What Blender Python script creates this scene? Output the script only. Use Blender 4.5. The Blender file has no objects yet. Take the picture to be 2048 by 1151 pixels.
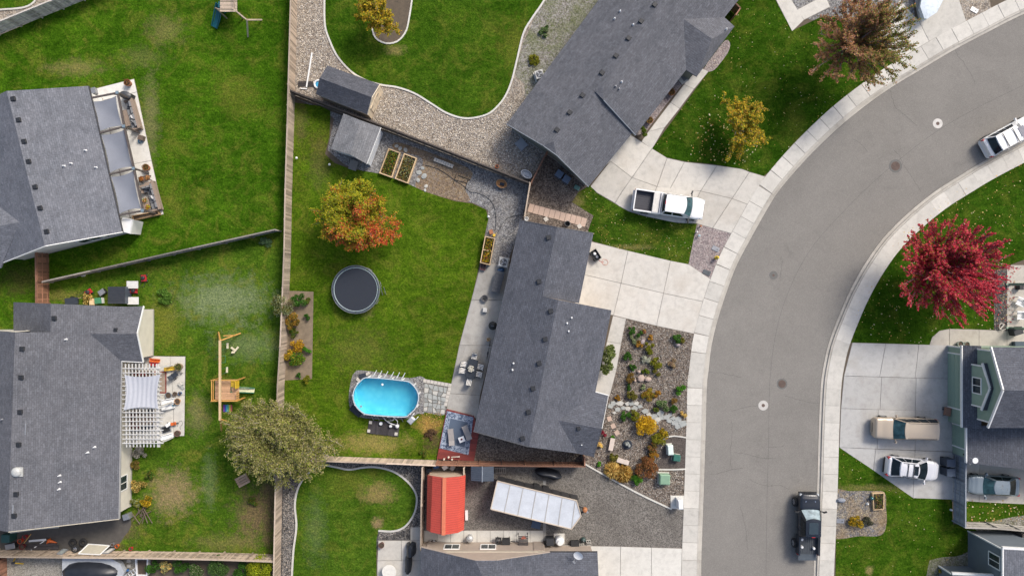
import bpy, math, random
import numpy as np
from mathutils import Vector, Matrix
random.seed(11)
rng = np.random.default_rng(11)
R = math.radians
# ---------------------------------------------------------------- camera, sky, sun, exposure
H = 64.0            # flying height of the camera above the yards (m)
S = 21.5            # photograph pixels per metre at yard level
C = bpy.context.scene.collection
scene = bpy.context.scene
cam = bpy.data.cameras.new('camera'); camo = bpy.data.objects.new('camera', cam); C.objects.link(camo)
camo.location = (0, 0, H); camo.rotation_euler = (0, 0, 0)
cam.sensor_width = 36.0; cam.lens = 36.0 * H * S / 2048.0
cam.clip_end = 2000.0
scene.camera = camo
SUN_EL, SUN_AZ = R(43), R(42)      # azimuth clockwise from +Y (top of the picture)
w = bpy.data.worlds.new('World'); scene.world = w; w.use_nodes = True
nt = w.node_tree
sky = nt.nodes.new('ShaderNodeTexSky'); sky.sky_type = 'NISHITA'; sky.sun_disc = False
sky.sun_elevation = SUN_EL; sky.sun_rotation = SUN_AZ
sky.air_density = 1.0; sky.dust_density = 4.0; sky.ozone_density = 1.0
nt.links.new(sky.outputs[0], nt.nodes['Background'].inputs[0])
nt.nodes['Background'].inputs[1].default_value = 0.14
sun = bpy.data.lights.new('sun', 'SUN'); sun.energy = 2.4; sun.angle = R(16); sun.color = (1.0, 0.94, 0.86)
suno = bpy.data.objects.new('sun', sun); C.objects.link(suno)
d = Vector((math.sin(SUN_AZ) * math.cos(SUN_EL), math.cos(SUN_AZ) * math.cos(SUN_EL), math.sin(SUN_EL)))
suno.rotation_euler = d.to_track_quat('Z', 'Y').to_euler()
suno.location = d * 100
scene.view_settings.view_transform = 'Standard'; scene.view_settings.look = 'None'
scene.view_settings.exposure = 0.42; scene.view_settings.gamma = 1.0
scene.view_settings.use_curve_mapping = False
scene.cycles.max_bounces = 6
# ---------------------------------------------------------------- pixel -> place
def g(px, py, z=0.0):
    """point of the place at height z that the photograph shows at this pixel"""
    s = (H - z) / H / S
    return ((px - 1024.0) * s, (575.5 - py) * s)
def g3(px, py, z=0.0):
    x, y = g(px, py, z); return Vector((x, y, z))
def plane3(a, b, c):
    n = (b - a).cross(c - a); n.normalize(); return (a, n)
def onp(px, py, pl):
    o = Vector((0, 0, H)); dd = g3(px, py, 0) - o
    t = (pl[0] - o).dot(pl[1]) / dd.dot(pl[1]); return o + dd * t
def gp(pts, z=0.0): return [g(p[0], p[1], z) for p in pts]
# ---------------------------------------------------------------- materials
MATS = {}
def _new(name):
    m = bpy.data.materials.new(name); m.use_nodes = True
    n = m.node_tree; b = n.nodes['Principled BSDF']; MATS[name] = m
    return m, n, b
def nd(n, t, **kw):
    x = n.nodes.new(t)
    for k, v in kw.items():
        if k.startswith('i_'): x.inputs[k[2:].replace('_', ' ')].default_value = v
        else: setattr(x, k, v)
    return x
def pos(n, scale=(1, 1, 1)):
    ge = nd(n, 'ShaderNodeNewGeometry'); mp = nd(n, 'ShaderNodeMapping')
    mp.inputs['Scale'].default_value = scale
    n.links.new(ge.outputs['Position'], mp.inputs['Vector']); return mp.outputs[0]
def noise(n, vec, scale, detail=4, rough=.6, dist=0.0):
    x = nd(n, 'ShaderNodeTexNoise'); x.inputs['Scale'].default_value = scale
    x.inputs['Detail'].default_value = detail; x.inputs['Roughness'].default_value = rough
    x.inputs['Distortion'].default_value = dist
    n.links.new(vec, x.inputs['Vector']); return x.outputs['Fac']
def ramp(n, fac, stops, interp='LINEAR'):
    x = nd(n, 'ShaderNodeValToRGB'); e = x.color_ramp.elements; x.color_ramp.interpolation = interp
    while len(e) < len(stops): e.new(0.5)
    for i, (p, c) in enumerate(stops):
        e[i].position = p; e[i].color = (c[0], c[1], c[2], 1) if not isinstance(c, (int, float)) else (c, c, c, 1)
    n.links.new(fac, x.inputs[0]); return x.outputs[0]
def mix(n, fac, a, b, mode='MIX'):
    x = nd(n, 'ShaderNodeMix'); x.data_type = 'RGBA'; x.blend_type = mode
    for sock, v in ((x.inputs[0], fac), (x.inputs[6], a), (x.inputs[7], b)):
        if isinstance(v, (int, float)): sock.default_value = v
        elif isinstance(v, (tuple, list)): sock.default_value = (v[0], v[1], v[2], 1)
        else: n.links.new(v, sock)
    return x.outputs[2]
def math_(n, op, a, b=None):
    x = nd(n, 'ShaderNodeMath'); x.operation = op
    for i, v in enumerate((a, b)):
        if v is None: continue
        if isinstance(v, (int, float)): x.inputs[i].default_value = v
        else: n.links.new(v, x.inputs[i])
    return x.outputs[0]
def bump(n, b, h, strength, dist=0.05):
    x = nd(n, 'ShaderNodeBump'); x.inputs['Strength'].default_value = strength
    x.inputs['Distance'].default_value = dist
    n.links.new(h, x.inputs['Height']); n.links.new(x.outputs[0], b.inputs['Normal'])
def sc(c, k): return tuple(min(1, v * k) for v in c)
def M(name, rgb=None, rough=.6, metal=0.0, var=.18, scale=4.0, bmp=.15, coat=0.0, spec=.5, rnd=0.0):
    """painted / plain material with soft wear and grain; rnd>0 adds a per-piece tone from the attribute 'rnd'"""
    if name in MATS: return MATS[name]
    m, n, b = _new(name); v = pos(n)
    f = noise(n, v, scale, 5, .62); f2 = noise(n, v, scale * 9, 2, .5)
    c = ramp(n, f, [(.25, sc(rgb, 1 - var)), (.75, sc(rgb, 1 + var * .7))])
    c = mix(n, .25, c, ramp(n, f2, [(.3, sc(rgb, 1 - var * 1.2)), (.7, sc(rgb, 1 + var))]))
    if rnd:
        a = nd(n, 'ShaderNodeAttribute', attribute_name='rnd')
        k = math_(n, 'ADD', math_(n, 'MULTIPLY', a.outputs['Fac'], 2 * rnd), 1 - rnd)
        vm = nd(n, 'ShaderNodeVectorMath'); vm.operation = 'SCALE'
        n.links.new(c, vm.inputs[0]); n.links.new(k, vm.inputs['Scale']); c = vm.outputs[0]
    n.links.new(c, b.inputs['Base Color'])
    n.links.new(ramp(n, f, [(.3, max(.02, rough - .08)), (.7, min(1, rough + .08))]), b.inputs['Roughness'])
    b.inputs['Metallic'].default_value = metal; b.inputs['Specular IOR Level'].default_value = spec
    if coat: b.inputs['Coat Weight'].default_value = coat; b.inputs['Coat Roughness'].default_value = .06
    if bmp: bump(n, b, f2, bmp, .01)
    return m
def m_attr(name, rough=.6, trans=0.0, var=.2):
    """colour read per face from the attribute 'col' (leaves, stones, planks)"""
    if name in MATS: return MATS[name]
    m, n, b = _new(name); a = nd(n, 'ShaderNodeAttribute', attribute_name='col')
    v = pos(n); f = noise(n, v, 14, 3)
    k = ramp(n, f, [(.25, 1 - var), (.75, 1 + var * .5)])
    c = mix(n, 1.0, a.outputs['Color'], k, 'MULTIPLY')
    n.links.new(c, b.inputs['Base Color']); b.inputs['Roughness'].default_value = rough
    b.inputs['Specular IOR Level'].default_value = .12
    if trans:
        t = nd(n, 'ShaderNodeBsdfTranslucent'); n.links.new(c, t.inputs['Color'])
        ms = nd(n, 'ShaderNodeMixShader'); ms.inputs[0].default_value = trans
        n.links.new(b.outputs[0], ms.inputs[1]); n.links.new(t.outputs[0], ms.inputs[2])
        n.links.new(ms.outputs[0], n.nodes['Material Output'].inputs[0])
    return m
def m_concrete(name, rgb=(.47, .455, .42), stain=(.33, .3, .26), amt=.5):
    if name in MATS: return MATS[name]
    m, n, b = _new(name); v = pos(n)
    oi = nd(n, 'ShaderNodeObjectInfo')
    big = noise(n, v, .35, 5, .65, .6); mid = noise(n, v, 1.6, 6, .7, .3); fine = noise(n, v, 14, 4, .7)
    c = ramp(n, mid, [(.28, sc(rgb, .76)), (.5, rgb), (.75, sc(rgb, 1.12))])
    c = mix(n, ramp(n, big, [(.5, 0), (.74, amt)]), c, stain)
    c = mix(n, .22, c, ramp(n, fine, [(.3, sc(rgb, .62)), (.7, sc(rgb, 1.25))]))
    spots = noise(n, v, 3.1, 3, .5, 1.2)
    c = mix(n, ramp(n, spots, [(.66, 0), (.76, amt * .55)]), c, sc(stain, .8))
    k = math_(n, 'ADD', math_(n, 'MULTIPLY', oi.outputs['Random'], .2), .88)
    vm = nd(n, 'ShaderNodeVectorMath'); vm.operation = 'SCALE'
    n.links.new(c, vm.inputs[0]); n.links.new(k, vm.inputs['Scale'])
    n.links.new(vm.outputs[0], b.inputs['Base Color']); b.inputs['Roughness'].default_value = .85
    bump(n, b, fine, .25, .01); return m
def m_asphalt():
    m, n, b = _new('asphalt'); v = pos(n)
    big = noise(n, v, .12, 5, .65, 1.2); mid = noise(n, v, 1.1, 5, .7); fine = noise(n, v, 15, 3, .8)
    vo = nd(n, 'ShaderNodeTexVoronoi'); vo.inputs['Scale'].default_value = 21.0; n.links.new(v, vo.inputs['Vector'])
    c = ramp(n, big, [(.34, (.152, .141, .126)), (.66, (.222, .207, .186))])
    c = mix(n, .35, c, ramp(n, mid, [(.3, (.155, .148, .136)), (.7, (.23, .22, .2))]))
    c = mix(n, .3, c, ramp(n, fine, [(.3, (.09, .086, .08)), (.7, (.31, .297, .274))]))
    sp = nd(n, 'ShaderNodeSeparateColor'); n.links.new(vo.outputs['Color'], sp.inputs[0])
    c = mix(n, .2, c, ramp(n, sp.outputs[0], [(.0, (.12, .116, .11)), (.55, (.225, .215, .2)), (1, (.38, .365, .34))]))
    oil = noise(n, v, .5, 6, .7, 1.4); c = mix(n, ramp(n, oil, [(.58, 0), (.75, .4)]), c, (.12, .115, .108))
    n.links.new(c, b.inputs['Base Color']); b.inputs['Roughness'].default_value = .9; b.inputs['Specular IOR Level'].default_value = .2
    bump(n, b, fine, .3, .01); return m
def m_gravel(name, cols, scale=14.0, wear=None, bs=.6, big_amt=.35):
    """stones: voronoi cells with a palette, dark gaps and relief; cols = list of rgb"""
    if name in MATS: return MATS[name]
    m, n, b = _new(name); v = pos(n)
    vo = nd(n, 'ShaderNodeTexVoronoi'); vo.inputs['Scale'].default_value = scale; n.links.new(v, vo.inputs['Vector'])
    v2 = nd(n, 'ShaderNodeTexVoronoi'); v2.inputs['Scale'].default_value = scale * .45; n.links.new(v, v2.inputs['Vector'])
    sp = nd(n, 'ShaderNodeSeparateColor'); n.links.new(vo.outputs['Color'], sp.inputs[0])
    sp2 = nd(n, 'ShaderNodeSeparateColor'); n.links.new(v2.outputs['Color'], sp2.inputs[0])
    k = len(cols); st = [(i / k, c) for i, c in enumerate(cols)]
    c = ramp(n, sp.outputs[0], st, 'CONSTANT')
    c = mix(n, .35, c, ramp(n, sp2.outputs[1], st, 'CONSTANT'))
    big = noise(n, v, .5, 4, .6, .5)
    av = tuple(sum(x[i] for x in cols) / k for i in range(3))
    c = mix(n, ramp(n, big, [(.42, 0), (.7, big_amt)]), c, wear or sc(av, .6))
    gap = ramp(n, vo.outputs['Distance'], [(.45, 1.0), (.8, .45)])
    c = mix(n, .8, c, gap, 'MULTIPLY')
    n.links.new(c, b.inputs['Base Color']); b.inputs['Roughness'].default_value = .85; b.inputs['Specular IOR Level'].default_value = .15
    inv = math_(n, 'SUBTRACT', 1.0, vo.outputs['Distance']); bump(n, b, inv, bs, .04); return m
def m_grass(name, a, bcol, dry, dry_amt=.5, patches=(), streak=None):
    """lawn: fine blades mottling, mowing drift, dry noise; patches = (px,py,rx,ry,amount,colour) worn spots of the turf"""
    if name in MATS: return MATS[name]
    m, n, b = _new(name); v = pos(n)
    big = noise(n, v, .22, 5, .6, .7); mid = noise(n, v, 1.3, 5, .65, .3)
    fine = noise(n, v, 5.5, 4, .75); blade = noise(n, v, 17, 3, .8)
    c = ramp(n, big, [(.32, sc(a, .75)), (.68, sc(bcol, 1.1))])
    sv = nd(n, 'ShaderNodeMapping'); sv.inputs['Rotation'].default_value = (0, 0, .5); sv.inputs['Scale'].default_value = (.45, 1.5, 1); n.links.new(v, sv.inputs['Vector']); st = noise(n, sv.outputs[0], .8, 6, .75, .6)
    c = mix(n, .45, c, ramp(n, mid, [(.28, sc(a, .68)), (.72, sc(bcol, 1.25))]))
    c = mix(n, .6, c, ramp(n, st, [(.3, (.42, .52, .42)), (.5, (.95, .97, .9)), (.7, (1.65, 1.45, 1.3))]), 'MULTIPLY')
    dm = math_(n, 'MULTIPLY', ramp(n, noise(n, v, .55, 6, .72, 1.0), [(.48, 0), (.68, 1)]), dry_amt)
    c = mix(n, dm, c, dry)
    pn = math_(n, 'MULTIPLY', math_(n, 'SUBTRACT', noise(n, v, 1.3, 7, .8), .5), 3.2)
    for (px, py, rx, ry, am, col) in patches:
        x, y = g(px, py)
        vs = nd(n, 'ShaderNodeMapping'); vs.inputs['Location'].default_value = (-x / (rx / S), -y / (ry / S), 0)
        vs.inputs['Scale'].default_value = (S / rx, S / ry, 0)
        ge = nd(n, 'ShaderNodeNewGeometry'); n.links.new(ge.outputs['Position'], vs.inputs['Vector'])
        ln = nd(n, 'ShaderNodeVectorMath'); ln.operation = 'LENGTH'; n.links.new(vs.outputs[0], ln.inputs[0])
        dd = math_(n, 'ADD', ln.outputs['Value'], pn)
        f = ramp(n, dd, [(.2, am), (1.1, 0)])
        c = mix(n, f, c, col)
    clump = noise(n, v, 2.6, 5, .8, .4)
    c = mix(n, .55, c, ramp(n, clump, [(.3, (.46, .54, .46)), (.5, (.95, .97, .9)), (.72, (1.6, 1.45, 1.3))]), 'MULTIPLY')
    c = mix(n, .85, c, ramp(n, fine, [(.28, (.34, .45, .36)), (.5, (.98, 1.0, .95)), (.72, (1.85, 1.7, 1.5))]), 'MULTIPLY')
    c = mix(n, .7, c, ramp(n, blade, [(.3, .35), (.5, .95), (.72, 2.0)]), 'MULTIPLY')
    n.links.new(c, b.inputs['Base Color']); b.inputs['Roughness'].default_value = .95
    b.inputs['Specular IOR Level'].default_value = 0
    bump(n, b, fine, .9, .1); return m
def m_shingle(name, base=(.088, .095, .115), lite=1.35, row=.17):
    if name in MATS: return MATS[name]
    m, n, b = _new(name)
    uv = nd(n, 'ShaderNodeUVMap', uv_map='uv')
    br = nd(n, 'ShaderNodeTexBrick'); br.inputs['Scale'].default_value = 1.0
    br.inputs['Brick Width'].default_value = .42; br.inputs['Row Height'].default_value = row
    br.inputs['Mortar Size'].default_value = .02; br.inputs['Mortar Smooth'].default_value = .25
    br.inputs['Color1'].default_value = (0, 0, 0, 1); br.inputs['Color2'].default_value = (1, 1, 1, 1)
    br.inputs['Mortar'].default_value = (.25, .25, .25, 1)
    n.links.new(uv.outputs[0], br.inputs['Vector'])
    wn = nd(n, 'ShaderNodeTexVoronoi'); wn.inputs['Scale'].default_value = 4.2
    n.links.new(uv.outputs[0], wn.inputs['Vector'])
    sp = nd(n, 'ShaderNodeSeparateColor'); n.links.new(wn.outputs['Color'], sp.inputs[0])
    c = ramp(n, br.outputs['Color'], [(0, sc(base, .5)), (.5, base), (1, sc(base, 1.7))])
    c = mix(n, .35, c, ramp(n, sp.outputs[0], [(0, sc(base, .42)), (.5, base), (1, sc(base, 1.75))]))
    c = mix(n, math_(n, 'MULTIPLY', br.outputs['Fac'], .75), c, sc(base, .3))
    v = pos(n); big = noise(n, v, .45, 5, .65, .4); fine = noise(n, v, 9, 3, .8)
    c = mix(n, .42, c, ramp(n, big, [(.3, sc(base, .6)), (.7, sc((base[0] * 1.08, base[1], base[2] * .94), 1.55))]))
    cl = noise(n, v, 2.4, 4, .8); c = mix(n, .4, c, ramp(n, cl, [(.3, .55), (.5, 1.0), (.7, 1.7)]), 'MULTIPLY')
    c = mix(n, .42, c, ramp(n, fine, [(.3, sc(base, .5)), (.7, sc(base, 1.65))]))
    n.links.new(c, b.inputs['Base Color']); b.inputs['Roughness'].default_value = .92; b.inputs['Specular IOR Level'].default_value = .12
    bump(n, b, math_(n, 'SUBTRACT', 1.0, br.outputs['Fac']), .5, .02); return m
def m_glass(name, rgb=(.02, .03, .035), rough=.06):
    if name in MATS: return MATS[name]
    m, n, b = _new(name); v = pos(n)
    c = ramp(n, noise(n, v, 2.2, 3), [(.3, sc(rgb, .6)), (.7, sc(rgb, 1.7))])
    n.links.new(c, b.inputs['Base Color']); b.inputs['Roughness'].default_value = rough
    b.inputs['Specular IOR Level'].default_value = .3; return m
def m_siding(name, rgb, step=.18, axis_rot=0.0, var=.08):
    if name in MATS: return MATS[name]
    m, n, b = _new(name); v = pos(n)
    wv = nd(n, 'ShaderNodeTexWave'); wv.wave_type = 'BANDS'; wv.bands_direction = 'Z'; wv.wave_profile = 'SAW'
    wv.inputs['Scale'].default_value = 1 / step * .314; n.links.new(v, wv.inputs['Vector'])
    f = noise(n, v, 1.2, 5, .65)
    c = ramp(n, f, [(.3, sc(rgb, 1 - var)), (.7, sc(rgb, 1 + var))])
    c = mix(n, .3, c, ramp(n, wv.outputs['Fac'], [(0, .7), (.2, 1), (1, 1)]), 'MULTIPLY')
    n.links.new(c, b.inputs['Base Color']); b.inputs['Roughness'].default_value = .7
    bump(n, b, wv.outputs['Fac'], .4, .015); return m
# ---------------------------------------------------------------- mesh building
XF = {}
def setp(o, label=None, cat=None, group=None, kind=None):
    if label: o['label'] = label
    if cat: o['category'] = cat
    if group: o['group'] = group
    if kind: o['kind'] = kind
    return o
def thing(name, label, cat, loc=(0, 0, 0), rz=0.0, group=None):
    o = bpy.data.objects.new(name, None); C.objects.link(o); o.empty_display_size = .3
    o.location = loc; o.rotation_euler = (0, 0, rz)
    XF[o.name] = Matrix.Translation(Vector(loc)) @ Matrix.Rotation(rz, 4, 'Z')
    return setp(o, label, cat, group)
def copy_tree(o, parent=None):
    c = o.copy(); C.objects.link(c); c.parent = parent
    if o.name in XF: XF[c.name] = XF[o.name]
    for ch in list(o.children): copy_tree(ch, c)
    return c
class MB:
    def __init__(s): s.v = []; s.f = []; s.r = []; s.c = []; s.uv = None
    def add(s, vs, fs, r=None, c=None):
        k = len(s.v); s.v += [tuple(p) for p in vs]
        if r is None: r = random.random()
        for f in fs: s.f.append([i + k for i in f]); s.r.append(r); s.c.append(c)
        return s
    def box(s, x, y, z, sx, sy, sz, rz=0.0, r=None, c=None, tx=1.0, ty=1.0):
        """box on base height z, centred on x,y; tx,ty taper the top"""
        co, si = math.cos(rz), math.sin(rz); vs = []
        for kz in (0, 1):
            for (a, b_) in ((-1, -1), (1, -1), (1, 1), (-1, 1)):
                X = a * sx / 2 * (tx if kz else 1); Y = b_ * sy / 2 * (ty if kz else 1)
                vs.append((x + X * co - Y * si, y + X * si + Y * co, z + kz * sz))
        return s.add(vs, [(3, 2, 1, 0), (4, 5, 6, 7), (0, 1, 5, 4), (1, 2, 6, 5), (2, 3, 7, 6), (3, 0, 4, 7)], r, c)
    def beam(s, p, q, w_, h_, r=None, c=None, up=(0, 0, 1)):
        p = Vector(p); q = Vector(q); a = (q - p).normalized(); u = Vector(up)
        if abs(a.dot(u)) > .95: u = Vector((1, 0, 0))
        sd = a.cross(u).normalized(); u = sd.cross(a).normalized(); vs = []
        for e in (p, q):
            for (i, j) in ((-1, -1), (1, -1), (1, 1), (-1, 1)): vs.append(e + sd * (i * w_ / 2) + u * (j * h_ / 2))
        return s.add(vs, [(3, 2, 1, 0), (4, 5, 6, 7), (0, 1, 5, 4), (1, 2, 6, 5), (2, 3, 7, 6), (3, 0, 4, 7)], r, c)
    def prism(s, poly, z0, z1, r=None, c=None, inset=0.0, bottom=True):
        n = len(poly); ar = sum(poly[i][0] * poly[(i + 1) % n][1] - poly[(i + 1) % n][0] * poly[i][1] for i in range(n))
        if ar < 0: poly = list(reversed(poly))
        top = poly
        if inset: top = inset_poly(poly, inset)
        vs = [(p[0], p[1], z0) for p in poly] + [(p[0], p[1], z1) for p in top]
        fs = [tuple(range(n, 2 * n))] + ([tuple(range(n - 1, -1, -1))] if bottom else [])
        fs += [(i, (i + 1) % n, n + (i + 1) % n, n + i) for i in range(n)]
        return s.add(vs, fs, r, c)
    def sheet(s, poly, z, r=None, c=None):
        n = len(poly); ar = sum(poly[i][0] * poly[(i + 1) % n][1] - poly[(i + 1) % n][0] * poly[i][1] for i in range(n))
        if ar < 0: poly = list(reversed(poly))
        return s.add([(p[0], p[1], z) for p in poly], [tuple(range(n))], r, c)
    def poly3(s, pts, r=None, c=None): return s.add(pts, [tuple(range(len(pts)))], r, c)
    def slab3(s, pts, t, r=None, c=None):
        """3d polygon (seen from above) thickened downwards by t"""
        n = len(pts); pts = [Vector(p) for p in pts]
        ar = sum(pts[i].x * pts[(i + 1) % n].y - pts[(i + 1) % n].x * pts[i].y for i in range(n))
        if ar < 0: pts.reverse()
        vs = pts + [p - Vector((0, 0, t)) for p in pts]
        fs = [tuple(range(n)), tuple(range(2 * n - 1, n - 1, -1))] + [(n + i, n + (i + 1) % n, (i + 1) % n, i) for i in range(n)]
        return s.add(vs, fs, r, c)
    def tube(s, pts, rad, n=7, r=None, c=None, closed=False):
        pts = [Vector(p) for p in pts]; k = len(pts); rr = rad if isinstance(rad, (list, tuple)) else [rad] * k
        vs = []; fs = []; ref = Vector((.13, .21, .97)).normalized()
        for i, p in enumerate(pts):
            if closed: a = pts[(i + 1) % k] - pts[i - 1]
            else: a = pts[min(i + 1, k - 1)] - pts[max(i - 1, 0)]
            a = a.normalized() if a.length > 1e-9 else Vector((0, 0, 1))
            e1 = a.cross(ref)
            if e1.length < .1: e1 = a.cross(Vector((1, 0, 0)))
            e1.normalize(); e2 = a.cross(e1)
            for j in range(n):
                t = 2 * math.pi * j / n; vs.append(p + e1 * (math.cos(t) * rr[i]) + e2 * (math.sin(t) * rr[i]))
        m = k if closed else k - 1
        for i in range(m):
            i2 = (i + 1) % k
            for j in range(n):
                j2 = (j + 1) % n; fs.append((i * n + j, i2 * n + j, i2 * n + j2, i * n + j2))
        if not closed: fs += [tuple(range(n)), tuple(range((k - 1) * n + n - 1, (k - 1) * n - 1, -1))]
        return s.add(vs, fs, r, c)
    def lathe(s, x, y, prof, n=18, r=None, c=None, sx=1.0, sy=1.0, rz=0.0, z=0.0):
        """profile (radius, z) turned about a vertical axis; closed with caps"""
        vs = []; fs = []; co, si = math.cos(rz), math.sin(rz)
        for (ra, zz) in prof:
            for j in range(n):
                t = 2 * math.pi * j / n; X = math.cos(t) * ra * sx; Y = math.sin(t) * ra * sy
                vs.append((x + X * co - Y * si, y + X * si + Y * co, z + zz))
        for i in range(len(prof) - 1):
            for j in range(n):
                j2 = (j + 1) % n; fs.append((i * n + j, i * n + j2, (i + 1) * n + j2, (i + 1) * n + j))
        k = len(prof) - 1
        fs.append(tuple(range(n - 1, -1, -1))); fs.append(tuple(range(k * n, k * n + n)))
        return s.add(vs, fs, r, c)
    def ring(s, path, w_, z0, z1, r=None, c=None):
        """closed frame of width w_ following the polygon path (to the inside)"""
        inn = inset_poly(path, w_); n = len(path); vs = []
        for p in path: vs += [(p[0], p[1], z0), (p[0], p[1], z1)]
        for p in inn: vs += [(p[0], p[1], z0), (p[0], p[1], z1)]
        fs = []
        for i in range(n):
            j = (i + 1) % n; a, b_, c_, d_ = 2 * i, 2 * j, 2 * n + 2 * i, 2 * n + 2 * j
            fs += [(a, b_, b_ + 1, a + 1), (c_, c_ + 1, d_ + 1, d_), (a + 1, b_ + 1, d_ + 1, c_ + 1), (a, c_, d_, b_)]
        return s.add(vs, fs, r, c)
    def strip(s, path, w0, w1, z0, z1, r=None, c=None):
        """long solid between two offsets of an open path"""
        A = offset(path, w0); B = offset(path, w1); n = len(path); vs = []
        for i in range(n): vs += [(A[i][0], A[i][1], z0), (A[i][0], A[i][1], z1), (B[i][0], B[i][1], z1), (B[i][0], B[i][1], z0)]
        fs = []
        for i in range(n - 1):
            a = 4 * i; b_ = a + 4
            for j in range(4): fs.append((a + j, b_ + j, b_ + (j + 1) % 4, a + (j + 1) % 4))
        fs += [(0, 1, 2, 3), (4 * n - 1, 4 * n - 2, 4 * n - 3, 4 * n - 4)]
        return s.add(vs, fs, r, c)
    def build(s, name, mat, parent=None, world=False, smooth=None, kind=None, fix=True):
        me = bpy.data.meshes.new(name); vs = s.v
        if world and parent is not None:
            root = parent
            while root.parent is not None: root = root.parent
            if root.name in XF:
                inv = XF[root.name].inverted(); vs = [inv @ Vector(p) for p in vs]
        me.from_pydata(vs, [], s.f)
        a = me.attributes.new('rnd', 'FLOAT', 'FACE'); a.data.foreach_set('value', s.r)
        if any(c is not None for c in s.c):
            a = me.attributes.new('col', 'FLOAT_COLOR', 'FACE')
            a.data.foreach_set('color', [x for c in s.c for x in ((c or (.5, .5, .5))[:3] + (1.0,))])
        if s.uv:
            l = me.uv_layers.new(name='uv'); l.data.foreach_set('uv', s.uv)
        if fix:
            import bmesh
            bm = bmesh.new(); bm.from_mesh(me); bmesh.ops.recalc_face_normals(bm, faces=bm.faces); bm.to_mesh(me); bm.free()
        if smooth is not None:
            me.polygons.foreach_set('use_smooth', [True] * len(me.polygons)); me.set_sharp_from_angle(angle=R(smooth))
        me.materials.append(mat); me.update()
        o = bpy.data.objects.new(name, me); C.objects.link(o)
        if parent is not None: o.parent = parent
        if kind: o['kind'] = kind
        return o
def inset_poly(poly, dst):
    n = len(poly); ar = sum(poly[i][0] * poly[(i + 1) % n][1] - poly[(i + 1) % n][0] * poly[i][1] for i in range(n))
    sg = 1 if ar > 0 else -1; out = []
    for i in range(n):
        a = Vector(poly[i - 1][:2]); b = Vector(poly[i][:2]); c = Vector(poly[(i + 1) % n][:2])
        e1 = (b - a).normalized(); e2 = (c - b).normalized()
        n1 = Vector((-e1.y, e1.x)) * sg; n2 = Vector((-e2.y, e2.x)) * sg
        k = 1 + n1.dot(n2); k = max(k, .35)
        p = b + (n1 + n2) * (dst / k); out.append((p.x, p.y))
    return out
def offset(path, dst):
    out = []; n = len(path)
    for i in range(n):
        b = Vector(path[i][:2])
        e1 = (b - Vector(path[i - 1][:2])).normalized() if i > 0 else None
        e2 = (Vector(path[i + 1][:2]) - b).normalized() if i < n - 1 else None
        if e1 is None: e1 = e2
        if e2 is None: e2 = e1
        n1 = Vector((-e1.y, e1.x)); n2 = Vector((-e2.y, e2.x)); k = max(1 + n1.dot(n2), .35)
        p = b + (n1 + n2) * (dst / k); out.append((p.x, p.y))
    return out
def smooth_path(pts, step=.5, closed=False):
    """Catmull-Rom through the points, resampled evenly"""
    P = [Vector(p[:2]) for p in pts]; n = len(P); dense = []
    for i in range(n if closed else n - 1):
        if closed: p0, p1, p2, p3 = P[i - 1], P[i], P[(i + 1) % n], P[(i + 2) % n]
        else: p0, p1, p2, p3 = P[max(i - 1, 0)], P[i], P[i + 1], P[min(i + 2, n - 1)]
        for k in range(24):
            t = k / 24; dense.append(.5 * ((2 * p1) + (p2 - p0) * t + (2 * p0 - 5 * p1 + 4 * p2 - p3) * t * t + (3 * p1 - p0 - 3 * p2 + p3) * t ** 3))
    if not closed: dense.append(P[-1])
    return resample(dense, step, closed)
def resample(dense, step, closed=False):
    dense = [Vector(p[:2]) for p in dense]
    if closed: dense = dense + [dense[0]]
    L = [0.0]
    for a, b in zip(dense, dense[1:]): L.append(L[-1] + (b - a).length)
    k = max(2, int(round(L[-1] / step))); out = []; j = 0
    for i in range(k + (0 if closed else 1)):
        t = L[-1] * i / k
        while j < len(L) - 2 and L[j + 1] < t: j += 1
        q = (t - L[j]) / max(1e-9, L[j + 1] - L[j]); p = dense[j].lerp(dense[j + 1], q); out.append((p.x, p.y))
    return out
def inpoly(x, y, poly):
    """numpy arrays x,y inside polygon"""
    ins = np.zeros(x.shape, bool); n = len(poly)
    for i in range(n):
        x1, y1 = poly[i][:2]; x2, y2 = poly[(i + 1) % n][:2]
        if y1 == y2: continue
        c = ((y1 > y) != (y2 > y)) & (x < (x2 - x1) * (y - y1) / (y2 - y1) + x1); ins ^= c
    return ins
def scatter(poly, n, holes=()):
    xs = [p[0] for p in poly]; ys = [p[1] for p in poly]
    X = rng.uniform(min(xs), max(xs), n * 4); Y = rng.uniform(min(ys), max(ys), n * 4)
    k = inpoly(X, Y, poly)
    for h in holes: k &= ~inpoly(X, Y, h)
    X, Y = X[k][:n], Y[k][:n]; return X, Y
def np_mesh(name, V, F, cols, mat, parent=None, kind=None, smooth=False):
    """V (n,3), F (m,k) same-size faces, cols (m,3)"""
    me = bpy.data.meshes.new(name); m, k = F.shape
    me.vertices.add(len(V)); me.vertices.foreach_set('co', V.astype(np.float32).ravel())
    me.loops.add(m * k); me.loops.foreach_set('vertex_index', F.astype(np.int32).ravel())
    me.polygons.add(m); me.polygons.foreach_set('loop_start', np.arange(0, m * k, k, dtype=np.int32))
    if cols is not None:
        a = me.attributes.new('col', 'FLOAT_COLOR', 'FACE')
        a.data.foreach_set('color', np.concatenate([cols, np.ones((m, 1))], 1).astype(np.float32).ravel())
    if smooth: me.polygons.foreach_set('use_smooth', [True] * m)
    me.materials.append(mat); me.update(calc_edges=True); me.validate()
    o = bpy.data.objects.new(name, me); C.objects.link(o)
    if parent is not None: o.parent = parent
    if kind: o['kind'] = kind
    return o
def struct(o): o['kind'] = 'structure'; return o
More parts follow.
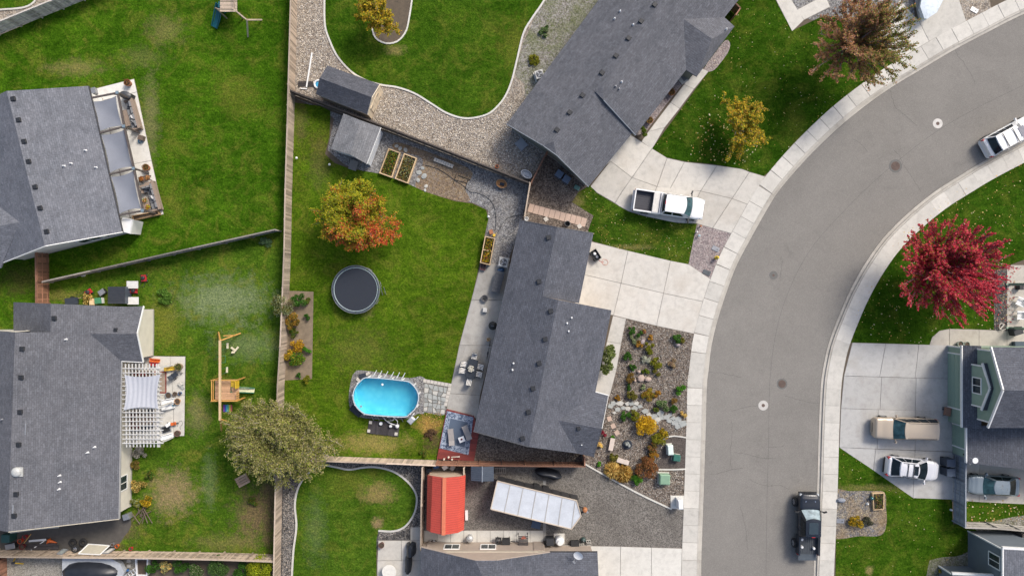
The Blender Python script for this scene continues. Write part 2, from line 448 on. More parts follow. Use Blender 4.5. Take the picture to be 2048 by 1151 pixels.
# ================================================================ THE SETTING: ground, road, pavements, yards
ROADZ = -0.13
WEST = [(1392,1600),(1398,1300),(1403,1151),(1404,1101),(1407,1021),(1410,934),(1412.6,848),(1414.7,768),(1417,751),(1424,691),(1437,637),(1454,584),(1474,531),(1504,474),(1536,417),(1557.7,383),(1596,337),(1636,295),(1686,248),(1736,208),(1786,173),(1836,143),(1903,103),(1969,68),(2048,28),(2200,-40),(2500,-170)]
EAST = [(1618,1600),(1625,1300),(1628,1151),(1631,1080),(1635,988),(1637,918),(1639,848),(1643,768),(1649,727),(1659,684),(1679,631),(1703,577),(1733,524),(1769,474),(1816,427),(1869,384),(1919,352),(1969,322),(2048,281),(2200,207),(2500,75)]
west = smooth_path(gp(WEST), .8); east = smooth_path(gp(EAST), .8)
WA = np.array(resample(west, .25)); EA = np.array(resample(east, .25))
def offroad(P, m=1.865):
    """push polygon points that stray under the sidewalk back to its outer edge"""
    out = []
    for p in P:
        for arr, path, sg in ((WA, west, 1), (EA, east, -1)):
            d2 = ((arr - np.array(p)) ** 2).sum(1); i = int(d2.argmin()); j = min(max(i, 1), len(arr) - 2); e = arr[j + 1] - arr[j - 1]; e = e / np.linalg.norm(e); nr = np.array((-e[1], e[0])) * sg; dd = float((np.array(p) - arr[i]).dot(nr))
            if -3 < dd < m and d2[i] < 9: p = tuple(np.array(p) + nr * (m - dd))
        out.append(tuple(p))
    return out
def densify(P, step=.6):
    out = []
    for a, b in zip(P, list(P[1:]) + [P[0]]):
        k = max(1, int(math.hypot(b[0] - a[0], b[1] - a[1]) / step)) if max(abs(a[0]), abs(a[1]), abs(b[0]), abs(b[1])) < 70 else 1
        out += [(a[0] + (b[0] - a[0]) * i / k, a[1] + (b[1] - a[1]) * i / k) for i in range(k)]
    return out
mC = m_concrete('concrete', (.525, .5, .452), (.38, .33, .27), .6); mCs = m_concrete('concrete_sidewalk', (.525, .505, .46), (.38, .355, .315), .4)
mCw = m_concrete('concrete_pale', (.56, .545, .5), (.4, .37, .33), .35)
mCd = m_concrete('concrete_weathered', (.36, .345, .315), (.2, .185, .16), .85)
mJ = M('joint_dirt', (.25, .228, .2), .95)
mKerb = m_concrete('concrete_kerb', (.43, .405, .36), (.22, .2, .17), .6)
mSoil = M('bare_soil', (.105, .082, .058), .95, var=.4, scale=2.5, bmp=.5)
# one sheet of ground to the horizon, below the road
mb = MB(); mb.sheet([(-900, -900), (900, -900), (900, 900), (-900, 900)], -.32); struct(mb.build('ground', mSoil))
mb = MB(); rd = offset(west, -.02) + list(reversed(offset(east, .02))); mb.prism(rd, -.3, ROADZ); road = struct(mb.build('road', m_asphalt()))
wb = offset(west, 1.0); eb = offset(east, -1.0)
mb = MB(); mb.prism(wb + [(200, 140), (-200, 140), (-200, -140), wb[0][:1] + (-140,)], -.3, -.02); struct(mb.build('ground_west', mSoil))
mb = MB(); mb.prism(eb + [(200, 40), (200, -140), eb[0][:1] + (-140,)], -.3, -.02); struct(mb.build('ground_east', mSoil))
# road seams, cracks and stains
CR = [[(1911,100),(1916,112),(1927,125),(1937,140),(1945,155),(1950,172)],
 [(1780,180),(1786,200),(1792,215),(1812,232),(1835,252)],[(1705,278),(1720,286),(1735,303)],[(1786,300),(1798,310),(1808,332),(1822,352),(1842,384)],
 [(1417,744),(1440,745),(1465,750),(1482,753)],[(1463,822),(1480,816),(1500,812),(1518,810)],[(1463,840),(1464,870),(1461,900),(1462,940)],[(1470,904),(1495,908),(1520,914),(1552,916)],
 [(1420,948),(1445,944),(1462,938),(1485,936)],[(1500,958),(1520,968),(1545,972)],[(1570,790),(1590,797),(1610,802),(1640,806)],[(1537,894),(1553,893),(1570,890)],[(1541,970),(1560,970),(1580,978)],
 [(1560,560),(1562,540),(1566,520)],[(1480,1010),(1490,1050),(1496,1100)]]
mCrack = M('crack_filler', (.085, .082, .078), .95)
for i, c in enumerate(CR):
    p = smooth_path(gp(c, ROADZ), .22); p = [(x + random.uniform(-.05, .05), y + random.uniform(-.05, .05)) for x, y in p]
    mb = MB(); A = offset(p, .011); B = offset(p, -.011)
    for k in range(len(p) - 1): mb.add([A[k] + (ROADZ + .004,), A[k + 1] + (ROADZ + .004,), B[k + 1] + (ROADZ + .004,), B[k] + (ROADZ + .004,)], [(3, 2, 1, 0)])
    mb.build('crack', mCrack, road, fix=False)
# long paving seam down the middle of the road
seam = smooth_path(gp([(1532,1151),(1534,1000),(1537,890),(1540,760),(1553,660),(1578,580),(1620,500),(1680,430),(1760,352),(1860,272),(1950,218),(2048,170)], ROADZ), .6)
mSeam = M('paving_seam', (.098, .096, .092), .95)
mb = MB(); A = offset(seam, .012); B = offset(seam, -.012)
for k in range(len(seam) - 1): mb.add([A[k] + (ROADZ + .004,), A[k + 1] + (ROADZ + .004,), B[k + 1] + (ROADZ + .004,), B[k] + (ROADZ + .004,)], [(3, 2, 1, 0)])
mb.build('paving_seam', mSeam, road, fix=False)
# kerbs and sidewalks, slab by slab
def cutpath(path, L):
    P = resample(path, .4); n = len(P); k = max(1, int(round(L / .4))); return [P[i:min(n, i + k + 1)] for i in range(0, n - 1, k)]
def walk(path, sg, nm):
    mb = MB(); mb.strip(path, sg * .0, sg * .46, -.29, -.135); mb.strip(path, sg * .46, sg * 1.86, -.29, -.004); base = struct(mb.build('kerb_and_sidewalk_' + nm, mJ))
    for seg in cutpath(path, 3.2):
        if max(abs(seg[0][0]), abs(seg[0][1]) * 1.6) > 62: continue
        q = offset(seg, 0); a, b = Vector(q[0]), Vector(q[-1])
        mb = MB(); mb.strip(seg, 0, sg * .27, -.2, ROADZ + .02); mb.build('gutter_pan', mKerb, base)
        mb = MB(); mb.strip(seg, sg * .275, sg * .45, -.2, -.002); mb.build('kerb_stone', mKerb, base)
    for seg in cutpath(path, 1.6):
        if max(abs(seg[0][0]), abs(seg[0][1]) * 1.6) > 62: continue
        P = [Vector(p) for p in seg]
        if len(P) > 2:
            d0 = (P[1] - P[0]).normalized(); P[0] = P[0] + d0 * .014; d1 = (P[-1] - P[-2]).normalized(); P[-1] = P[-1] - d1 * .014
        mb = MB(); mb.strip([tuple(p) for p in P], sg * .465, sg * 1.85, -.2, .022 + random.uniform(-.003, .003)); mb.build('slab', mCs, base)
walk(west, 1, 'west'); walk(east, -1, 'east')
# ---- gravels
TAN = [(.36, .31, .25), (.22, .19, .16), (.46, .41, .34), (.29, .235, .18), (.3, .28, .26), (.17, .145, .12), (.4, .345, .28)]
GREY = [(.2, .2, .205), (.12, .12, .125), (.3, .3, .3), (.075, .075, .08), (.25, .24, .225), (.16, .155, .15)]
DARK = [(.09, .088, .09), (.05, .05, .052), (.15, .145, .14), (.03, .03, .032), (.19, .175, .155), (.11, .1, .09)]
BROWN = [(.17, .135, .11), (.1, .08, .066), (.24, .2, .165), (.065, .052, .045), (.3, .26, .215), (.14, .115, .1)]
PINK = [(.36, .29, .28), (.25, .2, .2), (.44, .38, .36), (.19, .16, .165), (.4, .36, .345), (.3, .255, .24)]
YARD = [(.2, .185, .165), (.14, .13, .118), (.255, .235, .21), (.1, .092, .084), (.23, .215, .195), (.17, .158, .14)]
mgT = m_gravel('gravel_tan', TAN, 9, (.2, .175, .15)); mgG = m_gravel('gravel_grey', [sc(c, 1.2) for c in GREY], 12, (.16, .14, .12))
mgD = m_gravel('gravel_dark', DARK, 9); mgB = m_gravel('gravel_brown', BROWN, 12, (.08, .062, .05)); mgP = m_gravel('gravel_pink', PINK, 13)
mgY = m_gravel('gravel_yard', YARD, 14, (.105, .095, .085), .4, .5); mgR = m_gravel('gravel_bed', BROWN, 8, (.1, .085, .07))
mgW = m_gravel('gravel_weedy', [(.22, .2, .18), (.3, .29, .27), (.16, .15, .12), (.25, .235, .2), (.14, .15, .08), (.34, .32, .3)], 9, (.13, .15, .06), .5, .75)
mDirt = m_gravel('dirt_and_leaves', [(.25, .19, .13), (.19, .14, .1), (.33, .27, .2), (.15, .115, .085), (.28, .2, .11), (.22, .18, .15)], 12, (.17, .11, .06), .3, .6)
def area(name, pts, z, mat, sm=None, px=True):
    P = gp(pts) if px else pts
    if sm: P = smooth_path(P, sm, True)
    P = offroad(densify(P))
    mb = MB(); mb.sheet(P, z); return struct(mb.build(name, mat))
area('gravel_yard_north', [(597,-260),(1230,-260),(1230,-20),(1060,250),(1093,308),(1064,368),(1060,372),(588,190),(592,120)], -.012, mgT)
area('weedy_gravel_strip', [(1150,-200),(1240,-200),(1230,-20),(1070,190),(1047,165),(1030,146),(1045,90),(1070,30)], -.008, mgW, .5)
area('gravel_yard_back', [(588,195),(1060,372),(1049,437),(1040,460),(1012,530),(962,527),(975,440),(976,420),(945,405),(849,381),(690,330),(655,300),(668,238),(655,226)], -.014, mgG)
area('dirt_patch', [(798,285),(905,322),(945,345),(930,375),(940,402),(906,400),(848,382),(830,370),(845,318),(790,300)], -.009, mDirt, .4)
area('gravel_side_yard', [(1093,308),(1180,373),(1157,386),(1146,404),(1187,430),(1178,480),(1040,450),(1060,372)], -.013, mgB)
area('gravel_corner', [(1393,446),(1470,468),(1420,560),(1374,530)], -.012, mgP)
area('river_rock_garden', [(1240,630),(1400,660),(1392,720),(1385,800),(1380,900),(1374,1015),(1342,1015),(1168,926),(1160,880),(1200,760)], -.012, mgR)
area('gravel_yard_south', [(848,915),(1170,915),(1172,928),(1342,1012),(1374,1012),(1374,1100),(1190,1100),(845,1070)], -.013, mgY)
area('dark_gravel_border', [(560,900),(640,908),(852,918),(848,1095),(750,1095),(755,1400),(560,1400)], -.012, mgD)
area('gravel_strip_by_house', [(944,856),(1172,890),(1170,926),(940,924)], -.011, mgB)
area('gravel_island', [(1408,138),(1437,97),(1452,80),(1460,86),(1457,103),(1440,127),(1425,142)], .006, mgP, .3)
area('gravel_strip_front', [(1268,272),(1290,266),(1330,212),(1380,150),(1372,138),(1320,190)], -.008, mgP)
area('gravel_verge', [(1640,-100),(1560,-30),(1590,30),(1640,45),(1700,70),(1770,90),(1830,40),(1820,-80)], -.010, mgG)
area('gravel_verge_east', [(1895,-60),(1905,-20),(1934,48),(1985,20),(1960,-60)], -.010, mgT)
area('gravel_bed_east', [(1660,983),(1700,981),(1743,981),(1769,984),(1772,1015),(1773,1045),(1762,1069),(1720,1071),(1660,1070)], .008, m_gravel('gravel_bed_mixed', [(.2, .2, .21), (.12, .12, .13), (.28, .25, .2), (.33, .29, .22), (.09, .09, .1), (.24, .2, .15)], 9, (.28, .19, .09), .6, .6), .25)
area('gravel_side_east', [(1955,1048),(2120,1048),(2120,1300),(1850,1300),(1855,1140),(1872,1116),(1920,1110),(1945,1092),(1958,1066)], .005, mgW, .6)
area('gravel_by_porch', [(1988,540),(2016,540),(2016,662),(1988,662)], .006, mgD)
area('gravel_corner_northwest', [(-200,-200),(290,-200),(168,0),(0,71),(-200,150)], -.012, mgT)
area('gravel_parking_southwest', [(-200,1108),(270,1112),(272,1400),(-200,1400)], -.008, m_gravel('gravel_pale', [(.33, .31, .27), (.25, .235, .205), (.38, .36, .32), (.2, .19, .165), (.29, .27, .23)], 14, (.2, .19, .14), .3))
area('planting_bed_southwest', [(270,1110),(560,1116),(560,1400),(272,1400)], -.009, mSoil)
# ---- lawns
DG = (.022, .07, .004); MG = (.055, .122, .008); YG = (.15, .15, .028); OL = (.062, .092, .008); TN = (.24, .19, .085); PALE = (.16, .2, .1); BRN = (.15, .105, .062)
gA = m_grass('lawn_a', DG, MG, YG, .55, [(330,60,50,40,.45,TN),(150,135,70,22,.55,TN),(285,115,60,30,.5,(.14,.15,.05)),(300,240,24,110,.75,(.17,.165,.075)),(345,400,30,60,.4,YG),(480,190,60,50,.4,YG),(40,560,60,40,.6,(.1,.085,.03))])
gB = m_grass('lawn_b', (.034, .086, .007), (.07, .13, .013), YG, .7, [(445,600,120,60,1.0,PALE),(330,640,45,60,.6,YG),(500,690,90,40,.55,PALE),(345,985,62,58,.85,(.27,.195,.115)),(510,1030,55,75,.9,BRN),(395,830,30,50,.6,(.2,.17,.09)),(460,1085,90,24,.6,(.17,.15,.06)),(420,960,18,70,.5,PALE),(540,1000,30,120,.85,(.11,.078,.05)),(230,1060,60,40,.8,BRN),(120,590,60,16,.6,(.18,.15,.05))])
gD = m_grass('lawn_d', (.036, .082, .005), (.07, .126, .009), (.16, .15, .03), .42, [(745,885,90,30,.85,(.26,.21,.075)),(858,850,34,26,.9,(.36,.22,.07)),(868,880,22,34,.75,(.1,.065,.04)),(720,700,80,60,.4,(.13,.125,.035)),(640,290,50,60,.35,(.13,.115,.03)),(735,612,14,30,.6,TN),(640,330,30,60,.3,BRN),(600,240,20,50,.4,BRN)])
gC = m_grass('lawn_c', DG, (.05, .1, .009), YG, .45, [(790,100,30,14,.6,TN),(1030,90,40,70,.4,YG)])
gR = m_grass('lawn_right', (.017, .05, .003), (.034, .08, .007), YG, .35, [(1590,250,30,60,.3,YG)])
gR2 = m_grass('lawn_right_two', DG, (.05, .1, .009), YG, .4, [(1738,1140,12,12,.9,TN),(1740,975,90,10,.5,TN),(1870,1130,30,20,.5,YG)])
gS = m_grass('lawn_strip', (.02, .058, .005), (.046, .09, .009), YG, .45, [(1150,400,20,20,.7,TN),(1260,495,60,8,.5,TN)])
gF = m_grass('lawn_f', (.032, .08, .006), (.068, .125, .014), YG, .4, [(755,985,45,28,.95,(.23,.175,.075)),(755,1045,16,14,.8,(.3,.2,.12)),(700,960,60,40,.4,YG),(630,1060,30,90,.3,PALE)])
lawnA = [(-300,200),(0,70),(165,0),(400,-300),(592,-300),(594,0),(589,180),(587,260),(583,384),(579,456),(400,497),(200,542),(98,565),(98,640),(-300,640)]
lawnB = [(98,566),(200,543),(400,498),(579,457),(579,575),(573,690),(568,767),(564,960),(561,1108),(-200,1100),(-200,640),(98,640)]
lawnD = [(588,205),(640,212),(661,222),(659,273),(650,308),(669,326),(699,337),(759,347),(815,367),(849,383),(909,402),(945,407),(972,419),(977,438),(969,471),(959,527),(945,591),(925,667),(904,767),(894,825),(873,919),(628,911),(567,908),(569,767),(574,690),(579,575),(584,384)]
lawnC = [(649,-300),(649,-60),(649,0),(650,50),(659,80),(675,113),(702,143),(730,160),(762,170),(795,175),(829,187),(862,207),(895,227),(932,237),(972,230),(995,213),(1012,190),(1024,160),(1034,120),(1047,67),(1064,37),(1089,0),(1120,-60),(1220,-300)]
lawnR = [(1304,297),(1334,315),(1374,323),(1424,328),(1484,338),(1527,352),(1560,330),(1600,280),(1650,232),(1700,190),(1750,155),(1800,115),(1760,60),(1650,30),(1584,62),(1551,0),(1480,-160),(1420,-100),(1380,100),(1417,143)]
lawnS = [(1144,404),(1187,431),(1176,461),(1186,482),(1256,502),(1341,522),(1377,528),(1394,447),(1357,446),(1291,433),(1257,423),(1224,404),(1194,386),(1180,370),(1157,384)]
lawnE = [(1700,684),(1859,689),(1864,674),(1879,661),(1899,657),(1991,659),(1991,540),(2100,500),(2300,480),(2300,180),(2048,310),(1900,390),(1820,450),(1760,520),(1720,590)]
lawnE2 = [(1676,893),(1748,940),(1826,995),(1904,998),(1906,1047),(1980,1051),(1985,1300),(1668,1300)]
lawnE3 = [(1925,1000),(2200,1000),(2200,1042),(1925,1042)]
lawnF = [(580,1400),(584,1151),(587,1101),(593,1051),(590,1007),(598,971),(618,944),(645,930),(672,933),(698,938),(725,934),(751,933),(785,941),(811,958),(828,978),(834,998),(828,1027),(811,1051),(788,1061),(757,1060),(753,1078),(753,1400)]
LAWNS = {}
for nm, pts, mt in (('lawn_northwest', lawnA, gA), ('lawn_west', lawnB, gB), ('lawn_back_yard', lawnD, gD), ('lawn_north', lawnC, gC), ('lawn_front_north', lawnR, gR), ('lawn_between_driveways', lawnS, gS), ('lawn_front_east', lawnE, gR), ('lawn_front_southeast', lawnE2, gR2), ('lawn_side_southeast', lawnE3, gR2), ('lawn_south', lawnF, gF)):
    LAWNS[nm] = area(nm, pts, .0, mt)
area('lawn_corner_northwest', [(-200,-200),(100,-200),(72,0),(50,14),(0,19),(-200,40)], .004, gA)
area('bare_ground_by_house', [(-40,1050),(230,1035),(262,1040),(250,1070),(200,1100),(-40,1100)], .005, M('dark_side_soil', (.085, .078, .07), .95, var=.35, scale=2.5, bmp=.5), .5)
area('tree_bed', [(744,40),(744,57),(752,77),(772,87),(795,83),(812,63),(819,33),(824,0),(830,-60),(740,-60)], .005, mSoil, .3)
area('shrub_bed', [(577,581),(627,583),(624,757),(569,760)], .005, M('bed_soil', (.2, .155, .105), .95, var=.45, scale=2, bmp=.5))
# concrete edging along the lawns
def edging(name, pts, w_, hgt=.07, closed=False, step=.35):
    P = smooth_path(gp(pts), step, closed); mb = MB(); mb.strip(P, -w_ / 2, w_ / 2, -.05, hgt); return struct(mb.build(name, mCw))
edging('lawn_edging_north', lawnC[1:-1], .16)
edging('lawn_edging_south', lawnF[1:-2], .17)
edging('tree_bed_edging', [(744,48),(745,60),(752,77),(772,87),(795,83),(812,63),(819,33),(824,0),(832,-60)], .14)
edging('corner_edging', [(-40,22),(0,20),(50,15),(72,0),(80,-30)], .16)
edging('rock_garden_edging', [(1170,927),(1225,958),(1285,990),(1343,1017)], .14)
edging('rock_garden_arc_edging', [(1326,878),(1335,873),(1350,871),(1372,874)], .12)
edging('rock_garden_line_edging', [(1317,938),(1345,938),(1371,937)], .12)
# ---- slabs of concrete: driveways, walks and patios
def slabs(name, polys, mat, z=.0, grow=.02, jz=-.006, gap=.016, th=.12):
    """paved area: a dark joint bed with every slab a piece of its own"""
    mb = MB()
    polys = [offroad(gp(p)) for p in polys]
    for p in polys: mb.prism(inset_poly(p, -grow), z - th, z + jz)
    base = struct(mb.build(name, mJ))
    for p in polys:
        mb = MB(); mb.prism(inset_poly(p, gap), z - th, z + .012 + random.uniform(-.003, .003)); mb.build('slab', mat, base)
    return base
def gridslabs(a, b, c, d, nu, nv, us=None, vs=None):
    """quad a-b-c-d in pixels cut into nu x nv"""
    us = us or [i / nu for i in range(nu + 1)]; vs = vs or [i / nv for i in range(nv + 1)]
    A, B, Cc, D = (Vector(p) for p in (a, b, c, d))
    def at(u, v): p = A.lerp(B, u).lerp(D.lerp(Cc, u), v); return (p.x, p.y)
    return [[at(us[i], vs[j]), at(us[i + 1], vs[j]), at(us[i + 1], vs[j + 1]), at(us[i], vs[j + 1])] for i in range(len(us) - 1) for j in range(len(vs) - 1)]
slabs('driveway_main', [[(1170,480),(1256,501),(1242,566),(1150,545)], [(1150,545),(1242,566),(1227,630),(1140,611)], [(1256,501),(1341,521),(1327,586),(1242,566)], [(1242,566),(1327,586),(1313,651),(1227,630)], [(1341,521),(1377,528),(1422,558),(1407,603),(1327,586)], [(1327,586),(1407,603),(1389,667),(1313,651)]], mC)
slabs('driveway_north', [[(1181,373),(1221,322),(1264,355),(1244,383),(1230,406),(1194,385)], [(1200,340),(1150,300),(1230,250),(1304,297),(1264,355),(1221,322)], [(1304,297),(1334,316),(1314,373),(1264,355)], [(1334,316),(1369,324),(1340,377.5),(1314,373)], [(1369,324),(1434,331),(1401,382),(1340,377.5)], [(1434,331),(1484,338),(1499,344),(1464,397),(1401,382)], [(1499,344),(1530,353),(1499,411),(1464,397)], [(1264,355),(1314,373),(1291,432),(1257,422),(1240,413),(1230,406),(1244,383)], [(1314,373),(1401,382),(1370,446),(1345,444),(1291,432)], [(1401,382),(1464,397),(1425,456),(1394,447),(1370,446)], [(1464,397),(1499,411),(1463,467),(1425,456)]], mC)
slabs('driveway_east', gridslabs((1705,685),(1900,690),(1897,757),(1688,751), 3, 1, us=[0,.34,.68,1]) + gridslabs((1688,751),(1897,757),(1898,823),(1682,816), 3, 1, us=[0,.36,.69,1]) + gridslabs((1682,816),(1915,823),(1915,903),(1679,894), 3, 1, us=[0,.32,.64,1]) + [[(1679,894),(1751,897),(1747,940)], [(1751,897),(1830,900),(1826,995),(1747,940)], [(1830,900),(1930,904),(1930,999),(1826,995)]], m_concrete('concrete_east', (.42, .415, .4), (.3, .27, .23), .55))
slabs('walkway_east', [[(1859,690),(1864,674),(1879,661),(1899,657),(1899,692)], [(1899,657),(1958,659),(1958,693),(1899,692)], [(1958,659),(2014,661),(2014,700),(1958,693)], [(2014,530),(2130,530),(2130,700),(2014,700)]], m_concrete('concrete_tan', (.44, .41, .36), (.3, .26, .21), .6))
slabs('driveway_southeast', [[(1930,905),(1960,908),(1958,1003),(1930,1001)], [(1960,908),(2060,925),(2060,1008),(1958,1003)]], mC, .004)
slabs('walkway_main', [[(1226,631),(1252,637),(1242,687),(1214,682)], [(1214,682),(1242,687),(1233,738),(1203,730)], [(1203,730),(1233,738),(1219,792),(1185,785)]], mCs, .004)
slabs('walkway_north', [[(1283,283),(1297,263),(1329,255),(1304,298)], [(1297,263),(1341,205),(1359,217),(1329,255)], [(1341,205),(1368,169),(1388,178),(1359,217)], [(1368,169),(1395,133),(1417,143),(1388,178)]], mCs, .004)
slabs('patio_northwest', [[(150,188),(268,158),(274,184),(150,215)], [(150,215),(274,184),(303,321),(180,345)], [(180,345),(303,321),(327,428),(200,455)]], m_concrete('concrete_patio_white', (.63, .615, .575), (.5, .46, .4), .25), .01)
slabs('patio_west', [[(240,710),(340,712),(346,790),(240,790)], [(340,712),(371,712),(370,790),(346,790)], [(240,790),(346,790),(348,872),(300,885),(240,892)], [(346,790),(370,790),(369,871),(348,872)]], mCw, .006)
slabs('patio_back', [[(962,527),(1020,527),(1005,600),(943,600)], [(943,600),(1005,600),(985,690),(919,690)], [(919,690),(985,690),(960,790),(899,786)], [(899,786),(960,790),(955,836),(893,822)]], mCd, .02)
slabs('patio_south', [[(757,1080),(803,1080),(803,1120),(755,1120)], [(803,1080),(845,1080),(845,1120),(803,1120)], [(755,1120),(850,1120),(850,1190),(754,1190)], [(821,1053),(846,1053),(846,1080),(821,1080)]], mC, .006)
slabs('paver_walk_south', [[(848 + 26.5 * i, 1060), (848 + 26.5 * (i + 1), 1060), (848 + 26.5 * (i + 1), 1092), (848 + 26.5 * i, 1092)] for i in range(9)], mCw, .004)
slabs('driveway_south', [[(1180,1091),(1241,1092),(1241,1200),(1180,1200)], [(1241,1092),(1303,1094),(1303,1200),(1241,1200)], [(1303,1094),(1368,1096),(1366,1200),(1303,1200)]], mCw, .004)
slabs('driveway_northeast', [[(1800,0),(1838,43),(1859,84),(1795,127),(1750,75)], [(1838,43),(1815,-70),(1895,-70),(1934,46),(1859,84)]], mCs, .004)
slabs('walkway_northeast', [[(1551,-2),(1575,-12),(1608,40),(1584,63)], [(1608,40),(1594,20),(1650,-10),(1660,14)], [(1551,-2),(1530,-40),(1555,-55),(1575,-12)]], mCs, .004)
slabs('meter_pad', [[(1341,990),(1369,990),(1369,1018),(1341,1016)]], mCw, .006)
slabs('shed_step_strip', [[(1086,960),(1092,960),(1092,1080),(1086,1080)]], mCd, .004)
# manholes, valve covers on the road
mIron = M('cast_iron', (.12, .085, .07), .85, 0, .35, 8); mRing = m_concrete('concrete_collar', (.52, .5, .47), (.4, .37, .33), .3)
def manhole(px, py, rr, rc, collar, label):
    x, y = g(px, py, ROADZ); t = thing('manhole_cover', label, 'manhole', (x, y, ROADZ), 0, 'covers in the road')
    mb = MB(); mb.lathe(0, 0, [(rr, -.02), (rr, .004), (rr * .99, .006)], 36); mb.build('collar', collar, t)
    mb = MB(); mb.lathe(0, 0, [(rc, -.01), (rc, .011), (rc * .97, .014)], 32); mb.build('lid', mIron, t)
    for k in range(3):
        if rc > .3: mb = MB(); mb.tube([(rc * (.3 + .25 * k) * math.cos(j * .3142), rc * (.3 + .25 * k) * math.sin(j * .3142), .016) for j in range(20)], .014, 5, closed=True); mb.build('lid_ring', mIron, t)
mAsD = M('asphalt_patch', (.14, .137, .13), .95, var=.3, scale=12)
manhole(1875.5, 247, .46, .16, mRing, 'small valve cover in a white concrete ring on the upper bend')
manhole(1791, 332, .62, .42, mAsD, 'large rusty manhole cover in dark patch on the bend')
manhole(1547, 550, .4, .11, mAsD, 'small valve cover in dark asphalt ring mid road')
manhole(1564, 767, .5, .36, mAsD, 'rusty manhole cover on straight road, without a white ring')
manhole(1526.5, 810, .46, .16, mRing, 'small valve cover in white concrete ring on the straight road')
# ================================================================ HOUSES, SHEDS
def peave(a, b, slope, toward):
    e = (b - a); e.z = 0; e.normalize(); p = Vector((-e.y, e.x, 0)); t = Vector((toward[0], toward[1], 0)) - Vector((a.x, a.y, 0))
    if p.dot(t) < 0: p = -p
    return plane3(a, b, a + p + Vector((0, 0, slope)))
def planez(pl, x, y):
    a, n = pl; return a.z - (n.x * (x - a.x) + n.y * (y - a.y)) / n.z
def roof_mesh(planes, th=.16):
    mb = MB(); uv = []
    for pts in planes:
        pts = [Vector(p) for p in pts]; n = len(pts)
        ar = sum(pts[i].x * pts[(i + 1) % n].y - pts[(i + 1) % n].x * pts[i].y for i in range(n))
        if ar < 0: pts.reverse()
        nn = Vector((0, 0, 0))
        for i in range(n): nn += (pts[i] - pts[0]).cross(pts[(i + 1) % n] - pts[0])
        nn.normalize(); eh = nn.cross(Vector((0, 0, 1)))
        eh = eh.normalized() if eh.length > 1e-3 else Vector((1, 0, 0)); ev = nn.cross(eh)
        mb.slab3(pts, th); o = random.uniform(0, 5)
        full = pts + [p - Vector((0, 0, th)) for p in pts]
        for f in mb.f[-(n + 2):]:
            k = len(mb.v) - 2 * n
            for i in f: p = full[i - k]; uv += [p.dot(eh) + o, p.dot(ev) + o * .7]
    mb.uv = uv; return mb
def walls_mesh(outline, planes, over=.35, zb=-.05, drop=.1, skip=()):
    """walls under the roof: outline (plan) drawn in by the overhang, tops following the roof"""
    pls = []
    for pts in planes:
        pts = [Vector(p) for p in pts]; n = len(pts); nn = Vector((0, 0, 0))
        for i in range(n): nn += (pts[i] - pts[0]).cross(pts[(i + 1) % n] - pts[0])
        nn.normalize(); pls.append(((pts[0], nn), [(p.x, p.y) for p in pts]))
    ins = inset_poly(outline, over); mb = MB(); n = len(ins)
    def rz(x, y):
        zz = [planez(pl, x, y) for pl, po in pls if inpoly(np.array([x]), np.array([y]), po)[0]]
        return (max(zz) if zz else 2.6) - drop
    for i in range(n):
        if i in skip: continue
        a = Vector(ins[i]); b = Vector(ins[(i + 1) % n]); k = max(1, int((b - a).length / .4))
        P = [a.lerp(b, j / k) for j in range(k + 1)]; Z = [rz(p.x, p.y) for p in P]
        vs = [(p.x, p.y, zb) for p in P] + [(p.x, p.y, z) for p, z in zip(P, Z)]
        mb.add(vs, [(j, j + 1, k + 2 + j, k + 1 + j) for j in range(k)])
    return mb, ins
def plan(pts3): return [(p.x, p.y) for p in pts3]
mSh = m_shingle('shingle_slate', (.088, .095, .114)); mSh2 = m_shingle('shingle_grey', (.108, .113, .128)); mSh3 = m_shingle('shingle_bluegrey', (.135, .144, .166)); mShD = m_shingle('shingle_charcoal', (.078, .083, .098))
mWhite = M('white_trim', (.74, .74, .72), .5, var=.08); mVent = M('vent_black', (.018, .02, .024), .55); mPipe = M('pipe_white', (.66, .67, .68), .4); mLead = M('pipe_lead', (.3, .31, .33), .5, .4)
mWall_w = m_siding('siding_white', (.62, .62, .6)); mWall_c = m_siding('siding_cream', (.6, .57, .49)); mWall_t = m_siding('siding_tan', (.36, .3, .25)); mWall_g = m_siding('siding_green', (.25, .34, .265)); mWall_b = m_siding('siding_bluegrey', (.14, .165, .19)); mWall_s = m_siding('siding_sage', (.16, .17, .14))
mGl = m_glass('window_glass')
def fascia(roof, edges, mat=None, w_=.03, h_=.17):
    for (a, b) in edges:
        a = Vector(a); b = Vector(b); dz = Vector((0, 0, h_ / 2 - .012)); mb = MB(); mb.beam(a - dz, b - dz, w_ * 2, h_ + .02); mb.build('fascia', mat or mWhite, roof, True)
def vent(roof, p, rz=0.0, s=.36, mat=None):
    mb = MB(); mb.box(p[0], p[1], p[2] - .04, s * .95, s * .95, .14, rz, tx=.95, ty=.95); mb.box(p[0], p[1], p[2] + .085, s * 1.12, s * 1.12, .07, rz, tx=.82, ty=.82)
    mb.build('roof_vent', mat or mVent, roof, True)
def pipe(roof, p, white=True, r=.06):
    mb = MB(); mb.box(p[0], p[1], p[2] - .07, .17, .16, .085, .3); mb.lathe(p[0], p[1], [(r * 1.6, p[2]), (r * 1.2, p[2] + .12), (r * .8, p[2] + .13), (r * .8, p[2] + .28)], 10)
    mb.build('vent_pipe', mPipe if white else mLead, roof, True)
